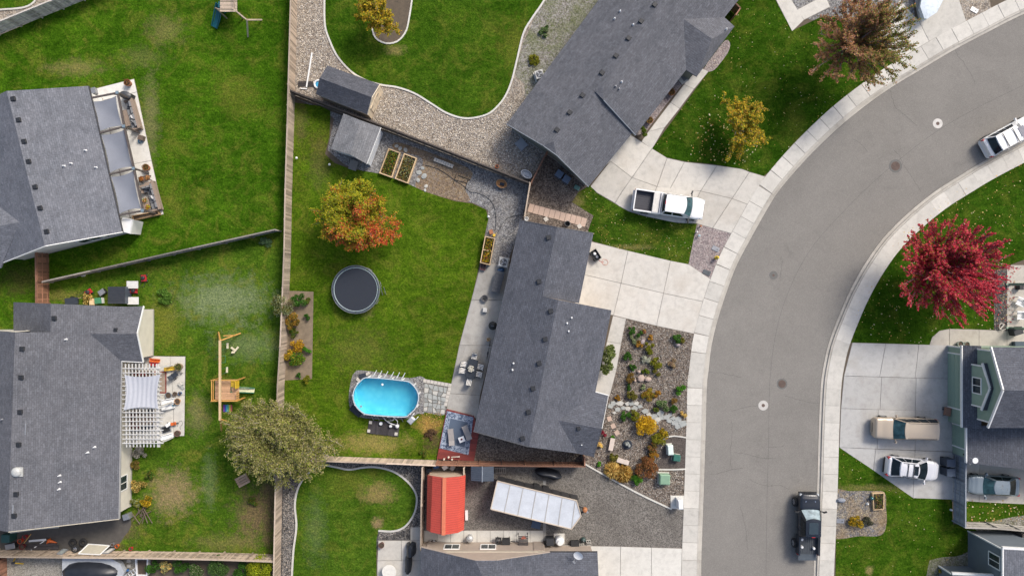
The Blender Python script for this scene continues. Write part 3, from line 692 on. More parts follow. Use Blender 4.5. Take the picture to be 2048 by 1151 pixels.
def window(par, a, b, t, w_, z0, z1, centre, frame=None, panes=2, name='window', gl=None):
    """window on wall a-b (plan), at fraction t, facing away from centre"""
    a = Vector(a); b = Vector(b); e = (b - a).normalized(); nrm = Vector((-e.y, e.x)); c = a.lerp(b, t)
    if nrm.dot(c - Vector(centre)) < 0: nrm = -nrm
    rz = math.atan2(e.y, e.x); q = c + nrm * .02
    mb = MB()
    for s_ in (-1, 1): p = q + e * (s_ * (w_ / 2 + .04)); mb.box(p.x, p.y, z0 - .08, .09, .09, z1 - z0 + .16, rz)
    mb.box(q.x, q.y, z0 - .09, w_ + .02, .11, .09, rz); mb.box(q.x, q.y, z1, w_ + .02, .09, .09, rz)
    for k in range(1, panes): p = q + e * (w_ * (k / panes - .5)); mb.box(p.x, p.y, z0, .06, .07, z1 - z0, rz)
    o = mb.build(name, frame or mWhite, par, True)
    for k in range(panes):
        p = q + e * (w_ * ((k + .5) / panes - .5)) - nrm * .0; mb = MB(); mb.box(p.x, p.y, z0 + .002, w_ / panes - .06, .05, z1 - z0 - .004, rz); mb.build('pane', gl or mGl, o, True)
    return o
def house(name, label, planes, outline3, wallmat, roofmat, over=.35, skip=(), th=.16):
    out = plan(outline3); cx = sum(p[0] for p in out) / len(out); cy = sum(p[1] for p in out) / len(out)
    t = thing(name, label, 'house', (cx, cy, 0))
    roof = roof_mesh(planes, th).build('roof', roofmat, t, True)
    mb, ins = walls_mesh(out, planes, over, skip=skip); mb.build('wall', wallmat, t, True)
    mb = MB(); mb.prism(inset_poly(out, over - .03), -.06, .16); mb.build('foundation', mCd, t, True)
    return t, roof, ins, (cx, cy)
# ---------------- the main house in the middle
e1, e2 = g3(1040,440,2.6), g3(947,862,2.6); LP = peave(e1, e2, .40, g(1110,660))
r1a, r1b, r2a, r2b = onp(1114,454,LP), onp(1085,592,LP), onp(1116,599,LP), onp(1058,893,LP)
q1, q2, q3, q4 = g3(1187,466,2.6), g3(1158,606,2.6), g3(1223,620,2.6), g3(1191,783,2.6)
RP = plane3(r2a, q3, q4); V = onp(1116,840,RP); A = g3(1204,857,V.z); c1, c2 = g3(1217,790,2.55), g3(1187,913,2.55); bv = onp(1155,906,RP)
pl = [[e1,e2,r2b,r2a,r1b,r1a],[r1a,r1b,q2,q1],[r2a,q3,q4,V,bv,r2b],[V,A,c1,q4],[V,A,c2,bv]]
tD, rf, ins, cc = house('house', 'central grey shingled house with patio and above-ground pool behind', pl, [e1,q1,q2,q3,q4,c1,A,c2,bv,r2b,e2], mWall_t, mSh)
mb = MB(); mb.poly3([r2a - Vector((0,0,.1)), q3 - Vector((0,0,.1)), q3 - Vector((0,0,.5)), r1b - Vector((0,0,.3))]); mb.build('gable_wall', mWall_t, tD, True)
fascia(rf, [(c1,A),(A,c2),(e1,r1a),(r1a,q1),(e2,r2b)], M('trim_dark', (.1,.1,.105),.6)); fascia(rf, [(q4,c1),(c1,A)], mWhite)
for p in ((1097,475),(1078,563),(1101,622),(1090,678),(1078,726),(1066,776),(1057,823),(1045,876)): vent(rf, onp(p[0],p[1],LP), .22)
vent(rf, onp(1157,856,plane3(V,A,c2)), .22, .3)
for p in ((1143,635),(1134,646),(1137,662)): pipe(rf, onp(p[0],p[1],RP))
for p in ((1027,726),(1025,739)): pipe(rf, onp(p[0],p[1],LP))
pipe(rf, onp(1163,888,plane3(V,A,c2)))
# ---------------- house to the north, turned on its plot
e1, e2 = g3(1013,248,2.6), g3(1290,-125,2.6); LP = peave(e1, e2, .40, g(1200,250))
ga, gb, ma, me = onp(1107,283,LP), onp(1194,174,LP), onp(1205,172,LP), onp(1400,-104,LP)
J1 = onp(1086,291,LP); s1, s2 = g3(1177,373,2.6), g3(1278,250,2.6); GR = plane3(ga, gb, s1); J2 = onp(1113,310,GR)
K1 = onp(1190,183,LP); m1, m2, m3 = g3(1271,270,2.6), g3(1372,140,2.6), g3(1550,-90,2.6); MR = plane3(ma, me, m1); K2 = onp(1207,200,MR)
P0 = onp(1367,38,MR); P1 = g3(1424,78,P0.z); h1, h2 = g3(1394,153,2.6), g3(1469,53,2.6); h3 = g3(1449,35,2.6)
pl = [[e1,J1,ga,gb,K1,ma,me,e2],[ga,gb,s2,s1,J2],[ga,J1,J2],[ma,K2,m1,m2,P0,h3,m3,me],[ma,K1,K2],[P0,P1,h1,m2],[P0,P1,h2,h3],[P1,h2,h1]]
tC, rf, ins, cc = house('house', 'grey shingled house set at an angle beside the bend, white pickup on its driveway', pl, [e1,J1,J2,s1,g3(1262,268,2.6),m1,m2,h1,h2,h3,m3,me,e2], mWall_s, mSh2)
mb = MB(); mb.poly3([K2 - Vector((0,0,.1)), m1 - Vector((0,0,.1)), m1 - Vector((0,0,.55)), K1 - Vector((0,0,.9))]); mb.build('gable_wall', mWall_s, tC, True)
fascia(rf, [(K2,m1)], M('trim_slate', (.2,.22,.25),.6)); fascia(rf, [(e1,J1),(J1,J2),(J2,s1)], M('trim_slate'))
for p in ((1311,12),(1284,45),(1259,79),(1234,114),(1206,148),(1167,193),(1141,227),(1116,262)): vent(rf, onp(p[0]-2,p[1]-2,LP), -.64)
for p in ((1231,173),(1238,178),(1243,164)): pipe(rf, onp(p[0],p[1],MR), p[0] > 1240)
for p in ((1266,50),(1240,23),(1229,38)): pipe(rf, onp(p[0],p[1],LP))
pipe(rf, onp(1452,59,plane3(P0,P1,h2)))
# ---------------- house with the shade sails, upper left
e1, e2 = g3(177,172,2.6), g3(245,464,2.6); RP = peave(e1, e2, .40, g(50,300)); a, b = onp(13,182,RP), onp(90,492,RP)
aL, bL = a * 2 - e1, b * 2 - e2; aL.z = bL.z = 2.6; LP = plane3(a, b, aL); V = onp(39,444,LP)
dd = (aL - a); dd.z = 0; dd.normalize(); mm = Vector((-dd.y, dd.x, 0)); hw = (V.z - 2.6) / .40; vb = V + dd * hw; far = V + dd * 7
def lo(v, z=2.6): v = v.copy(); v.z = z; return v
pl = [[e1,e2,b,a],[a,b,bL,aL],[V,far,lo(far + mm * hw),lo(vb + mm * hw)],[V,far,lo(far - mm * hw),lo(vb - mm * hw)]]
tA, rf, ins, cc = house('house', 'pale grey roofed house with grey shade sails over its patio, upper left', pl, [e1,e2,b,bL,aL,a], mWall_w, mSh3)
fascia(rf, [(e1,e2)], M('gutter_dark', (.05,.05,.055),.5)); fascia(rf, [(e2,b),(b,bL)], mWhite)
for p in ((27,198),(38,240),(49,283),(58,323),(71,374),(81,416),(94,463)): vent(rf, onp(p[0],p[1],RP), .23)
vent(rf, onp(0,464,LP), .2)
for p in ((172,301),(129,332),(193,335),(143,327)): pipe(rf, onp(p[0],p[1],RP))
for t_, w_ in ((.2, 1.7), (.62, 1.9)): window(tA, ins[1], ins[2], t_, w_, .95, 2.0, cc)
# ---------------- house with the white pergola, lower left
e1, e2 = g3(245,613,2.6), g3(238,1037,2.6); RP = peave(e1, e2, .40, g(60,800))
u1, u2, m1, m2 = onp(102,607,RP), onp(101,664,RP), onp(30,664,RP), onp(16,1063,RP); l1, l2 = g3(27,604,2.6), g3(27,664,2.6)
mid = g3(243,722,2.6); n1, n2 = m1 * 2 - lo(onp(243,664,RP)), m2 * 2 - e2; n1.z = n2.z = 2.6
V = onp(180,667,RP); A = g3(274,667,V.z); c1, c2 = g3(287,612,2.45), g3(286,724,2.45)
pl = [[u1,u2,m1,m2,e2,mid,V,e1],[u1,u2,l2,l1],[m1,m2,n2,n1],[V,A,c1,e1],[V,A,c2,mid]]
tB, rf, ins, cc = house('house', 'large grey roofed house beside white pergola and toy-strewn patio, lower left', pl, [l1,u1,e1,c1,A,c2,mid,e2,m2,n2,n1,m1,l2], mWall_c, mSh2)
mb = MB(); mb.poly3([m1 - Vector((0,0,.1)), lo(l2, 2.7), lo(l2, 2.3), lo(n1, 2.5)]); mb.build('gable_wall', mWall_c, tB, True)
fascia(rf, [(c1,A),(A,c2),(c2,mid)], mWhite); fascia(rf, [(mid,e2)], M('trim_grey', (.33,.33,.33),.6)); fascia(rf, [(e2,m2)], M('trim_tan', (.45,.41,.33),.6))
for p in ((109,636),(45,697),(43,754),(41,823),(38,888),(33,987),(29,1030)): vent(rf, onp(p[0],p[1],RP), .02)
vent(rf, onp(232,659,plane3(V,A,c1)), 0, .3)
for p in ((133,678),(190,893),(176,904),(120,950),(121,963),(119,977)): pipe(rf, onp(p[0],p[1],RP))
pipe(rf, onp(5,838,plane3(m1,m2,n2)), False)
mb = MB(); p = onp(35,943,RP); mb.box(p.x, p.y, p.z - .1, .85, .8, .12); mb.lathe(p.x - .05, p.y, [(.42,p.z),(.42,p.z+.1),(.38,p.z+.2),(.27,p.z+.29),(.1,p.z+.33)], 20); mb.build('skylight_dome', M('dome_grey', (.42,.43,.42),.25), rf, True, 40)
for (x_, y0, y1) in ((52,846,869),(27,1009,1026)):
    q0, q1_ = onp(x_,y0,RP), onp(x_ - 1,y1,RP); mb = MB(); mb.beam(q0 + Vector((0,0,.03)), q1_ + Vector((0,0,.03)), .12, .05); mb.build('flashing_strip', mLead, rf, True)
window(tB, ins[6], ins[7], .82, 1.25, .9, 2.1, cc)
# ---------------- tan house at the bottom
a0 = g3(842,1093,2.6); a1 = g3(950,1119,4.6); a2 = g3(993,1119,4.6); a3 = g3(1100,1102,2.75); a4 = g3(1195,1103,2.6)
a3.z = 2.6; a3 = Vector((a3.x, a4.y, 2.6)); so = Vector((0, -13, 0)); sl_ = (a1.z - 2.6) / (a1.x - a0.x); sr_ = (a2.z - 2.6) / (a3.x - a2.x); tx_ = (sl_ * a0.x + sr_ * a3.x) / (sl_ + sr_); top = Vector((tx_, a1.y - 1.9, 2.6 + sl_ * (tx_ - a0.x)))
pl = [[a0,a1,top,top + so,a0 + so],[a1,a2,top],[top,a2,a3,a3 + so,top + so],[a3,a4,a4 + Vector((0,-6,2.4)),Vector((a3.x - 2.4 / sr_,a4.y - 6,5.0))],[a4 + Vector((0,-6,2.4)),a4 + Vector((0,-12,0)),Vector((a3.x - 2.4 / sr_,a4.y - 12,2.6)),Vector((a3.x - 2.4 / sr_,a4.y - 6,5.0))]]
tF, rf, ins, cc = house('house', 'tan sided house with grey roof behind the red barn shed, bottom edge', pl, [a0,a1,a2,a3,a4,a4 + Vector((0,-12,0)),a0 + so], mWall_t, mSh)
fascia(rf, [(a0,a1),(a1,a2),(a2,a3)], mWall_t); fascia(rf, [(a3,a4)], M('gutter_dark'))
yb = g(900,1083,0)[1]; xa, xb = g(848,1083,0)[0], g(1088,1083,0)[0]
mb = MB(); mb.poly3([(xa,yb,-.05),(xb,yb,-.05),(xb,yb,2.3),(a2.x,yb,4.05),(a1.x,yb,4.05),(xa,yb,2.3)]); mb.build('gable_wall', mWall_t, tF, True)
mb = MB(); mb.box((xa + xb) / 2, yb + .03, 2.35, xb - xa, .06, .14); mb.build('trim_band', M('trim_tan'), tF, True)
for px0, px1 in ((889,919),(962,991)):
    xm = g((px0 + px1) / 2, 1093, 1.1)[0]; window(tF, (xa,yb), (xb,yb), (xm - xa) / (xb - xa), 1.3, .75, 1.75, (xm, yb - 5))
mb = MB(); xm = g(1077,1090,1)[0]; mb.box(xm, yb + .03, .02, .92, .07, 2.05); d_ = mb.build('door', M('door_taupe', (.3,.25,.21),.5), tF, True)
mb = MB(); mb.lathe(xm + .36, yb + .09, [(.035,1.0),(.04,1.04),(.02,1.08)], 8); mb.build('handle', mLead, d_, True)
vent(rf, onp(1017,1133,plane3(a3,a4,a4 + Vector((0,-6,2.4)))), 0, .28)
# ---------------- green two storey house on the right
def wallq(mb, pts, z0, z1):
    for a, b in zip(pts, pts[1:]): mb.poly3([(a[0],a[1],z0),(b[0],b[1],z0),(b[0],b[1],z1),(a[0],a[1],z1)])
gx = g(1896,690)[0]; y0 = g(1896,691)[1]; y1 = g(1896,842)[1]; y2 = g(1905,840)[1]; y3 = g(1905,905)[1]; gx2 = g(1905,905)[0]
tE = thing('house', 'green two storey house with white trimmed garage doors and window dormer', 'house', (gx, (y0 + y3) / 2, 0))
ea, eb = Vector((gx - .35, y0 + .25, 2.55)), Vector((gx - .35, y1 - .05, 2.55)); W = g(1962,750,3.15)[0]
ec, ed = Vector((gx2 - .35, y2 + .05, 2.5)), Vector((gx2 - .35, y3 - .3, 2.5)); far_x = g(2200,900)[0]
pent = [ea, eb, Vector((W,eb.y,3.2)), Vector((W,ea.y,3.2))]; low = [ec, ed, Vector((far_x,ed.y - 1.1,5.0)), Vector((far_x,ec.y,5.0))]
M1, MA, M2 = g3(1983,694,5.3), g3(2007,780,6.9), g3(1977,855,5.3); east_ = Vector((14,0,0))
mainN = [M1, MA, MA + east_, M1 + east_]; mainS = [MA, M2, M2 + east_, MA + east_]
D1, DA, D2 = g3(1966,726,4.35), g3(1981,776,5.15), g3(1964,820,4.35); rt = Vector((2.2,0,0))
dN = [D1, DA, DA + rt, D1 + rt]; dS = [DA, D2, D2 + rt, DA + rt]
rf = roof_mesh([pent, low, mainN, mainS, dN, dS], .15).build('roof', mSh, tE, True)
mb = MB(); wallq(mb, [(far_x,y0),(gx,y0),(gx,y1),(gx2,y1),(gx2,y3),(far_x,y3)], -.05, 2.5)
mb.poly3([(gx,y0,2.5),(W + .1,y0,2.5),(W + .1,y0,3.15)]); mb.poly3([(gx,y1,2.5),(W + .1,y1,2.5),(W + .1,y1,3.15)])
xw = M1.x + .3; ya, yb_ = M1.y - .35, M2.y + .35
mb.poly3([(xw,ya,2.9),(xw,yb_,2.9),(xw,yb_,5.35),(xw,MA.y,6.75),(xw,ya,5.35)]); mb.poly3([(xw,ya,2.9),(far_x,ya,2.9),(far_x,ya,5.3),(xw,ya,5.3)]); mb.poly3([(xw,yb_,2.5),(far_x,yb_,2.5),(far_x,yb_,5.3),(xw,yb_,5.3)])
xd = g(1941,767,2.75)[0] + .02; da, db = D1.y - .25, D2.y + .25
mb.poly3([(xd,da,2.6),(xd,db,2.6),(xd,db,4.3),(xd,DA.y,5.0),(xd,da,4.3)]); mb.poly3([(xd,da,2.6),(xw,da,2.6),(xw,da,4.3),(xd,da,4.3)]); mb.poly3([(xd,db,2.6),(xw,db,2.6),(xw,db,4.3),(xd,db,4.3)])
mb.build('wall', mWall_g, tE, True)
for a, b in ((ea,eb),(ec,ed),(M1,MA),(MA,M2),(D1,DA),(DA,D2)): fascia(rf, [(a,b)], mWhite, .05, .2)
def trim(par, p, q, w_=.12): mb = MB(); mb.beam(p, q, w_, .1); mb.build('trim', mWhite, par, True)
for yy in (y0,): trim(tE, (gx - .02,yy,0), (gx - .02,yy,2.4))
for yy in (da,db): trim(tE, (xd - .02,yy,2.9), (xd - .02,yy,4.25))
for yy in (ya,yb_): trim(tE, (xw - .02,yy,3.1), (xw - .02,yy,5.2))
trim(tE, (xd + .02,da,4.2), (xw,da,4.2)); trim(tE, (xd + .02,db,4.2), (xw,db,4.2))
mGar = M('garage_green', (.25,.345,.275), .5, var=.06)
def garage(par, x, ya, yb, zt):
    o = None; mb = MB(); mb.box(x - .015, (ya + yb) / 2, .0, .05, abs(yb - ya), zt); o = mb.build('garage_door', mGar, par, True)
    n = max(4, int(abs(yb - ya) / .62))
    for k in range(n):
        for r_ in range(4):
            mb = MB(); yy = ya + (yb - ya) * (k + .5) / n; mb.box(x - .05, yy, zt * (r_ + .12) / 4, .025, abs(yb - ya) / n * .84, zt / 4 * .78); mb.build('panel', mGar, o, True)
    for yy in (ya,yb): trim(par, (x - .03,yy,0), (x - .03,yy,zt + .06))
    trim(par, (x - .03,ya,zt + .06), (x - .03,yb,zt + .06))
garage(tE, gx, y0 - .62, g(1896,812)[1], 2.12); garage(tE, gx2, y2 - .25, g(1905,889)[1], 2.12)
window(tE, (xd,da), (xd,db), .5, 1.3, 3.1, 4.1, (xd + 5,DA.y))
for (px, py) in ((1923,700),(1928,908)):
    p = g3(px,py,1.9); mb = MB(); mb.lathe(p.x, p.y, [(.05,p.z-.1),(.08,p.z),(.07,p.z+.12),(.02,p.z+.16)], 10); mb.build('wall_lamp', mVent, tE, True)
vent(rf, Vector((far_x - 5.2, ed.y + 1.0, planez(plane3(*low[:3]), far_x - 5.2, ed.y + 1.0))), 0, .3)
# porch of the green house
for py_ in (568, 655):
    p = g3(2012,py_,0); mb = MB(); mb.box(p.x + 3.2, p.y, .02, 6.5, .16, .12); mb.box(p.x + .3, p.y, 0, .2, .2, 2.6); mb.build('porch_rail', mWall_g, tE, True)
# ---------------- blue grey house in the corner
c0 = g3(2006,1095,5.0); ux = g(1976,1090,.0)[0]; uy0 = g(1976,1078)[1]
tG = thing('house', 'blue grey house with white trimmed window in the bottom right corner', 'house', (ux + 3, uy0 - 3, 0))
E_ = Vector((14,0,0)); Sd = Vector((0,-9,0))
rfG = roof_mesh([[c0, c0 + Sd, c0 + Sd + E_ + Vector((0,0,2.4)), c0 + E_ + Vector((0,0,2.4))], [g3(1905,1146,2.7), g3(1905,1146,2.7) + Sd, g3(2010,1146,3.6) + Sd, g3(2010,1151,3.6)]], .15).build('roof', mSh3, tG, True)
wx = c0.x + .3; wy = c0.y - .3
mb = MB(); mb.poly3([(wx,wy,-.05),(wx,wy - 8,-.05),(wx,wy - 8,5),(wx,wy,5)]); mb.poly3([(wx,wy,-.05),(wx + 14,wy,-.05),(wx + 14,wy,7),(wx,wy,5)])
p0 = g3(1878,1131,0); mb.poly3([(p0.x,p0.y,-.05),(p0.x,p0.y - 6,-.05),(p0.x,p0.y - 6,2.6),(p0.x,p0.y,2.6)]); mb.poly3([(p0.x,p0.y,-.05),(wx,p0.y,-.05),(wx,p0.y,3.4),(p0.x,p0.y,2.6)])
mb.build('wall', mWall_b, tG, True)
fascia(rfG, [(c0, c0 + Sd)], mWhite, .05); fascia(rfG, [(c0, c0 + E_ + Vector((0,0,2.4)))], mWhite, .09, .25); fascia(rfG, [(g3(1905,1146,2.7), g3(2010,1151,3.6))], mWhite, .09, .22)
trim(tG, (p0.x,p0.y,0), (p0.x,p0.y,2.6)); trim(tG, (wx,wy,0), (wx,wy,4.8))
window(tG, (wx,wy), (wx,wy - 8), .17, 1.1, 2.9, 4.2, (wx + 5,wy - 3))
# ---------------- sheds
def shed(name, label, planes, outline3, wallmat, roofmat, over=.08, th=.07):
    out = plan(outline3); cx = sum(p[0] for p in out) / len(out); cy = sum(p[1] for p in out) / len(out)
    t = thing(name, label, 'shed', (cx, cy, 0)); rf = roof_mesh(planes, th).build('roof', roofmat, t, True)
    mb, ins = walls_mesh(out, planes, over, drop=.04); mb.build('wall', wallmat, t, True); return t, rf, ins, (cx, cy)
mTanDoor = m_siding('shed_tan', (.74,.61,.44), .3, var=.06)
u0, u1_, k0, k1, d0, d1 = g3(655,131,2.1), g3(760,169,2.1), g3(639,156,2.95), g3(744,195,2.95), g3(632,188,2.1), g3(735,229,2.1)
tS, rf, ins, cc = shed('garden_shed', 'dark roofed garden shed with tan double doors on the gravel', [[u0,u1_,k1,k0],[k0,k1,d1,d0]], [u0,u1_,k1,d1,d0,k0], mTanDoor, mShD)
fascia(rf, [(u1_,k1),(k1,d1)], M('shed_trim', (.62,.53,.4),.6), .03, .1)
ev = (Vector(ins[3]) - Vector(ins[1])).normalized(); nv = Vector((ev.y,-ev.x)); nv = nv if nv.x > 0 else -nv; mid_ = (Vector(ins[1]) + Vector(ins[3])) / 2
for s_ in (-1, 1):
    c = mid_ + ev * (s_ * .42) + nv * .04; mb = MB(); mb.box(c.x, c.y, .1, .8, .05, 1.75, math.atan2(ev.y,ev.x)); dr = mb.build('door', mTanDoor, tS, True)
    for zz in (.4, 1.5): mb = MB(); c2_ = c + nv * .035 + ev * (s_ * .2); mb.box(c2_.x, c2_.y, zz, .38, .03, .05, math.atan2(ev.y,ev.x)); mb.build('hinge', mVent, dr, True)
u0, u1_, d1, d0, k0, k1 = g3(687,227,1.95), g3(762,255,1.95), g3(734,328,1.95), g3(662,298,1.95), g3(722,241,2.45), g3(700,309,2.45)
tS2, rf, ins, cc = shed('chicken_coop', 'light grey roofed coop with white side wall and plank ramp', [[u0,k0,k1,d0],[k0,u1_,d1,k1]], [u0,k0,u1_,d1,k1,d0], m_siding('coop_white', (.7,.72,.74), .25, var=.05), m_shingle('shingle_lightgrey', (.17,.175,.185), 1.3, .19), .12)
fascia(rf, [(u1_,d1)], mWhite, .02, .08)
q_ = [g3(701,319,.5), g3(717,323,.5), g3(711.6,342,.08), g3(696,337,.08)]; mb = MB(); mb.slab3(q_, .05); mb.build('ramp', M('grey_wood', (.2,.19,.18),.85,var=.3,scale=9), tS2, True)
# red barn shed: ribs of metal roofing as pieces
T = [g3(855,949,1.95), g3(865,951,2.5), g3(889,954.5,2.95), g3(919,952,2.5), g3(931,949,1.95)]; Bt = [g3(853,1058.5,1.95), g3(861,1063.5,2.5), g3(887,1069,2.95), g3(916,1064.5,2.5), g3(928,1058.5,1.95)]
tR = thing('barn_shed', 'red metal barn shed with beige end wall against the fence', 'shed', (g(892,1000)[0], g(892,1000)[1], 0))
mRed = M('red_metal', (.55,.085,.058), .45, 0, var=.12, scale=1.5, spec=.4); mRed2 = M('red_ridge', (.58,.17,.09), .45, 0)
rfR = roof_mesh([[T[i],T[i+1],Bt[i+1],Bt[i]] for i in range(4)], .06).build('roof', M('red_seam', (.36,.05,.035), .6), tR, True)
for i in range(4):
    n = 25
    for k in range(n):
        t0 = (k + .1) / n; t1 = (k + .9) / n; up = Vector((0,0,.045))
        mb = MB(); mb.slab3([T[i].lerp(Bt[i],t0) + up, T[i+1].lerp(Bt[i+1],t0) + up, T[i+1].lerp(Bt[i+1],t1) + up * .4, T[i].lerp(Bt[i],t1) + up * .4], .03); mb.build('roof_panel', mRed, rfR, True)
mb = MB(); mb.beam(T[2] + Vector((0,0,.04)), Bt[2] + Vector((0,0,.04)), .34, .05); mb.build('ridge_cap', mRed2, rfR, True)
zz = [1.93,2.46,2.9,2.46,1.93]; mWallR = M('barn_beige', (.5,.4,.3), .6, var=.08); mb = MB()
for E0, s_ in ((T,-.12),(Bt,.12)):
    mb = MB(); pts = [(p.x,p.y + s_,z) for p, z in zip(E0,zz)]; mb.poly3([(pts[0][0] + .1,pts[0][1],-.02)] + pts + [(pts[-1][0] - .1,pts[-1][1],-.02)]); mb.build('end_wall', mWallR, tR, True)
for i in (0,4): s_ = .1 if i == 0 else -.1; mb = MB(); mb.poly3([(T[i].x + s_,T[i].y - .1,-.02),(Bt[i].x + s_,Bt[i].y + .1,-.02),(Bt[i].x + s_,Bt[i].y + .1,1.9),(T[i].x + s_,T[i].y - .1,1.9)]); mb.build('side_wall', mRed, tR, True)
# small dark plastic shed
tP = thing('storage_shed', 'small dark blue grey plastic shed between red barn and trailer', 'shed', (g(964.5,947)[0], g(964.5,947)[1], 0))
mPl = M('plastic_bluegrey', (.06,.075,.1), .5); Tl = [g3(942,932,1.85), g3(964.5,933,2.15), g3(987.5,932,1.85)]; Bl = [g3(942,960.5,1.85), g3(964.5,962,2.15), g3(987.5,961.5,1.85)]
rfP = roof_mesh([[Tl[i],Tl[i+1],Bl[i+1],Bl[i]] for i in range(2)], .05).build('roof', mPl, tP, True)
for i in range(2):
    for k in range(7): mb = MB(); t_ = (k + .5) / 7; up = Vector((0,0,.02)); mb.beam(Tl[i].lerp(Bl[i],t_) + up, Tl[i+1].lerp(Bl[i+1],t_) + up, .13, .03); mb.build('roof_rib', mPl, rfP, True)
mb = MB(); mb.beam(Tl[1] + Vector((0,.05,.03)), Bl[1] + Vector((0,-.05,.03)), .07, .07); mb.build('ridge_cap', M('plastic_light', (.25,.28,.32),.5), rfP, True)
mb = MB(); x0_, x1_, y0_, y1_ = Tl[0].x + .08, Tl[2].x - .08, Bl[0].y + .08, Tl[0].y - .08; mb.box((x0_ + x1_) / 2, (y0_ + y1_) / 2, 0, x1_ - x0_, y1_ - y0_, 1.8); mb.build('wall', mPl, tP, True)
# ================================================================ FENCES
mF = M('fence_weathered', (.385,.31,.24), .85, var=.3, scale=5, bmp=.3, rnd=.4); mFd = M('fence_grey', (.27,.245,.22), .85, var=.3, scale=5, rnd=.4)
mFr = M('fence_redbrown', (.24,.12,.075), .8, var=.3, scale=5, rnd=.35); mFl = M('fence_light', (.5,.4,.31), .85, var=.25, scale=5, rnd=.3); mFv = M('fence_bluegrey', (.2,.225,.26), .75, var=.2, scale=5, rnd=.25)
def fence(label, pts, mat, h=1.8, rail=1, posts=2.4, ragged=.03, name='wooden_fence', wid=.14):
    """pickets along the base line (pixels); posts and rails on side `rail` (+1 left of travel)"""
    P = gp(pts); t = thing(name, label, 'fence', (P[0][0], P[0][1], 0))
    pk = MB(); L = []
    for i in range(len(P) - 1):
        a, b = Vector(P[i]), Vector(P[i+1]); e = (b - a); ln = e.length; e.normalize(); rz = math.atan2(e.y,e.x); n = max(1, int(ln / (wid + .012))); nn = Vector((-e.y,e.x)) * rail
        for k in range(n):
            c = a + e * ((k + .5) * ln / n) + nn * random.uniform(-.006,.006); pk.box(c.x, c.y, .03, ln / n - .012, .022, h - .03 + random.uniform(-ragged,ragged), rz)
        m = max(1, int(round(ln / posts)))
        for k in range(m + (1 if i == len(P) - 2 else 0)):
            c = a + e * (k * ln / m) + nn * .07; mb = MB(); mb.box(c.x, c.y, 0, .1, .1, h - .05 + random.uniform(0,.1), rz); mb.build('post', mat, t, True)
        for zz in ((.3, .95, h - .2) if h > 1.5 else (.3, h - .2)):
            c = a.lerp(b,.5) + nn * .04; mb = MB(); mb.box(c.x, c.y, zz, ln, .045, .09, rz); mb.build('rail', mat, t, True)
        c = a.lerp(b,.5) + nn * .02; mb = MB(); mb.box(c.x, c.y, h - .01, ln, .12, .035, rz); mb.build('cap_rail', mat, t, True)
    pk.build('pickets', mat, t, True, kind='stuff'); return t
F1 = [(597,-120),(595,0),(590,180),(588,260),(584,384),(582,500),(579,575),(574,690),(569,767),(565,960),(562,1110),(560,1240)]
fence('long weathered wooden fence running top to bottom left of centre', F1, mF, 1.85, -1)
fence('grey fence dividing the two left back yards, running to the long fence', [(562,461),(400,497),(200,542),(106,563)], mFd, 1.5, 1)
fence('short brown fence between the two left houses', [(98,505),(99,563),(99,606)], mFr, 1.85, 1)
fence('weathered plank fence cutting the top left corner', [(-120,120),(0,69),(170,0),(300,-55)], M('fence_grey_lit', (.5,.46,.41), .85, var=.3, scale=5, rnd=.4), 1.85, -1)  # light put into the grey wood colour, as the visible face lies in shade
fence('dark fence between coop yard and tan gravel yard', [(590,190),(660,217),(795,268),(905,311),(1058,371)], M('fence_dark', (.075,.062,.055), .85, var=.3, scale=5, rnd=.4), 1.5, 1)
fence('brown fence from the gravel corner to the central house', [(1060,371),(1049,437)], mF, 1.7, -1)
fence('dark red fence from the gravel corner to the northern house', [(1061,370),(1092,309)], mFr, 1.5, -1)
fence('sunlit pale fence below the pool lawn', [(566,908),(628,910),(700,913),(780,916),(875,920)], mFl, 1.75, -1)
fence('brown fence with rails behind the central house, facing the trailer', [(876,920),(960,921),(1050,922),(1166,923),(1166,905)], mFr, 1.75, 1)
fence('fence beside red barn shed along the dark gravel', [(849,924),(847,1000),(846,1086)], mF, 1.75, 1)
fence('short fence from rail fence down to red barn wall', [(930,924),(930,940)], mF, 1.75, 1)
fence('weathered fence along the bottom left yard', [(-100,1097),(0,1098),(150,1100),(300,1101),(450,1104),(562,1108)], mF, 1.75, 1)
fence('blue grey fence beside the silver car', [(1907,906),(1906,1000),(1906,1040)], mFv, 1.8, -1)
fence('grey fence behind the lower right lawn', [(1906,1042),(1970,1044),(2060,1052)], M('fence_silver', (.36,.34,.31), .85, var=.25, scale=5, rnd=.3), 1.7, 1)
fence('dark red fence at the corner of the northern house', [(1461,44),(1470,30),(1400,-40)], mFr, 1.6, 1)
fence('dark brown fence at the right edge above the corner house', [(2018,1055),(2019,1082),(2120,1090)], M('fence_dark'), 1.7, 1)
fence('reddish fence post panel at the bottom left edge', [(-60,1112),(14,1113),(16,1200)], mFr, 1.6, -1)
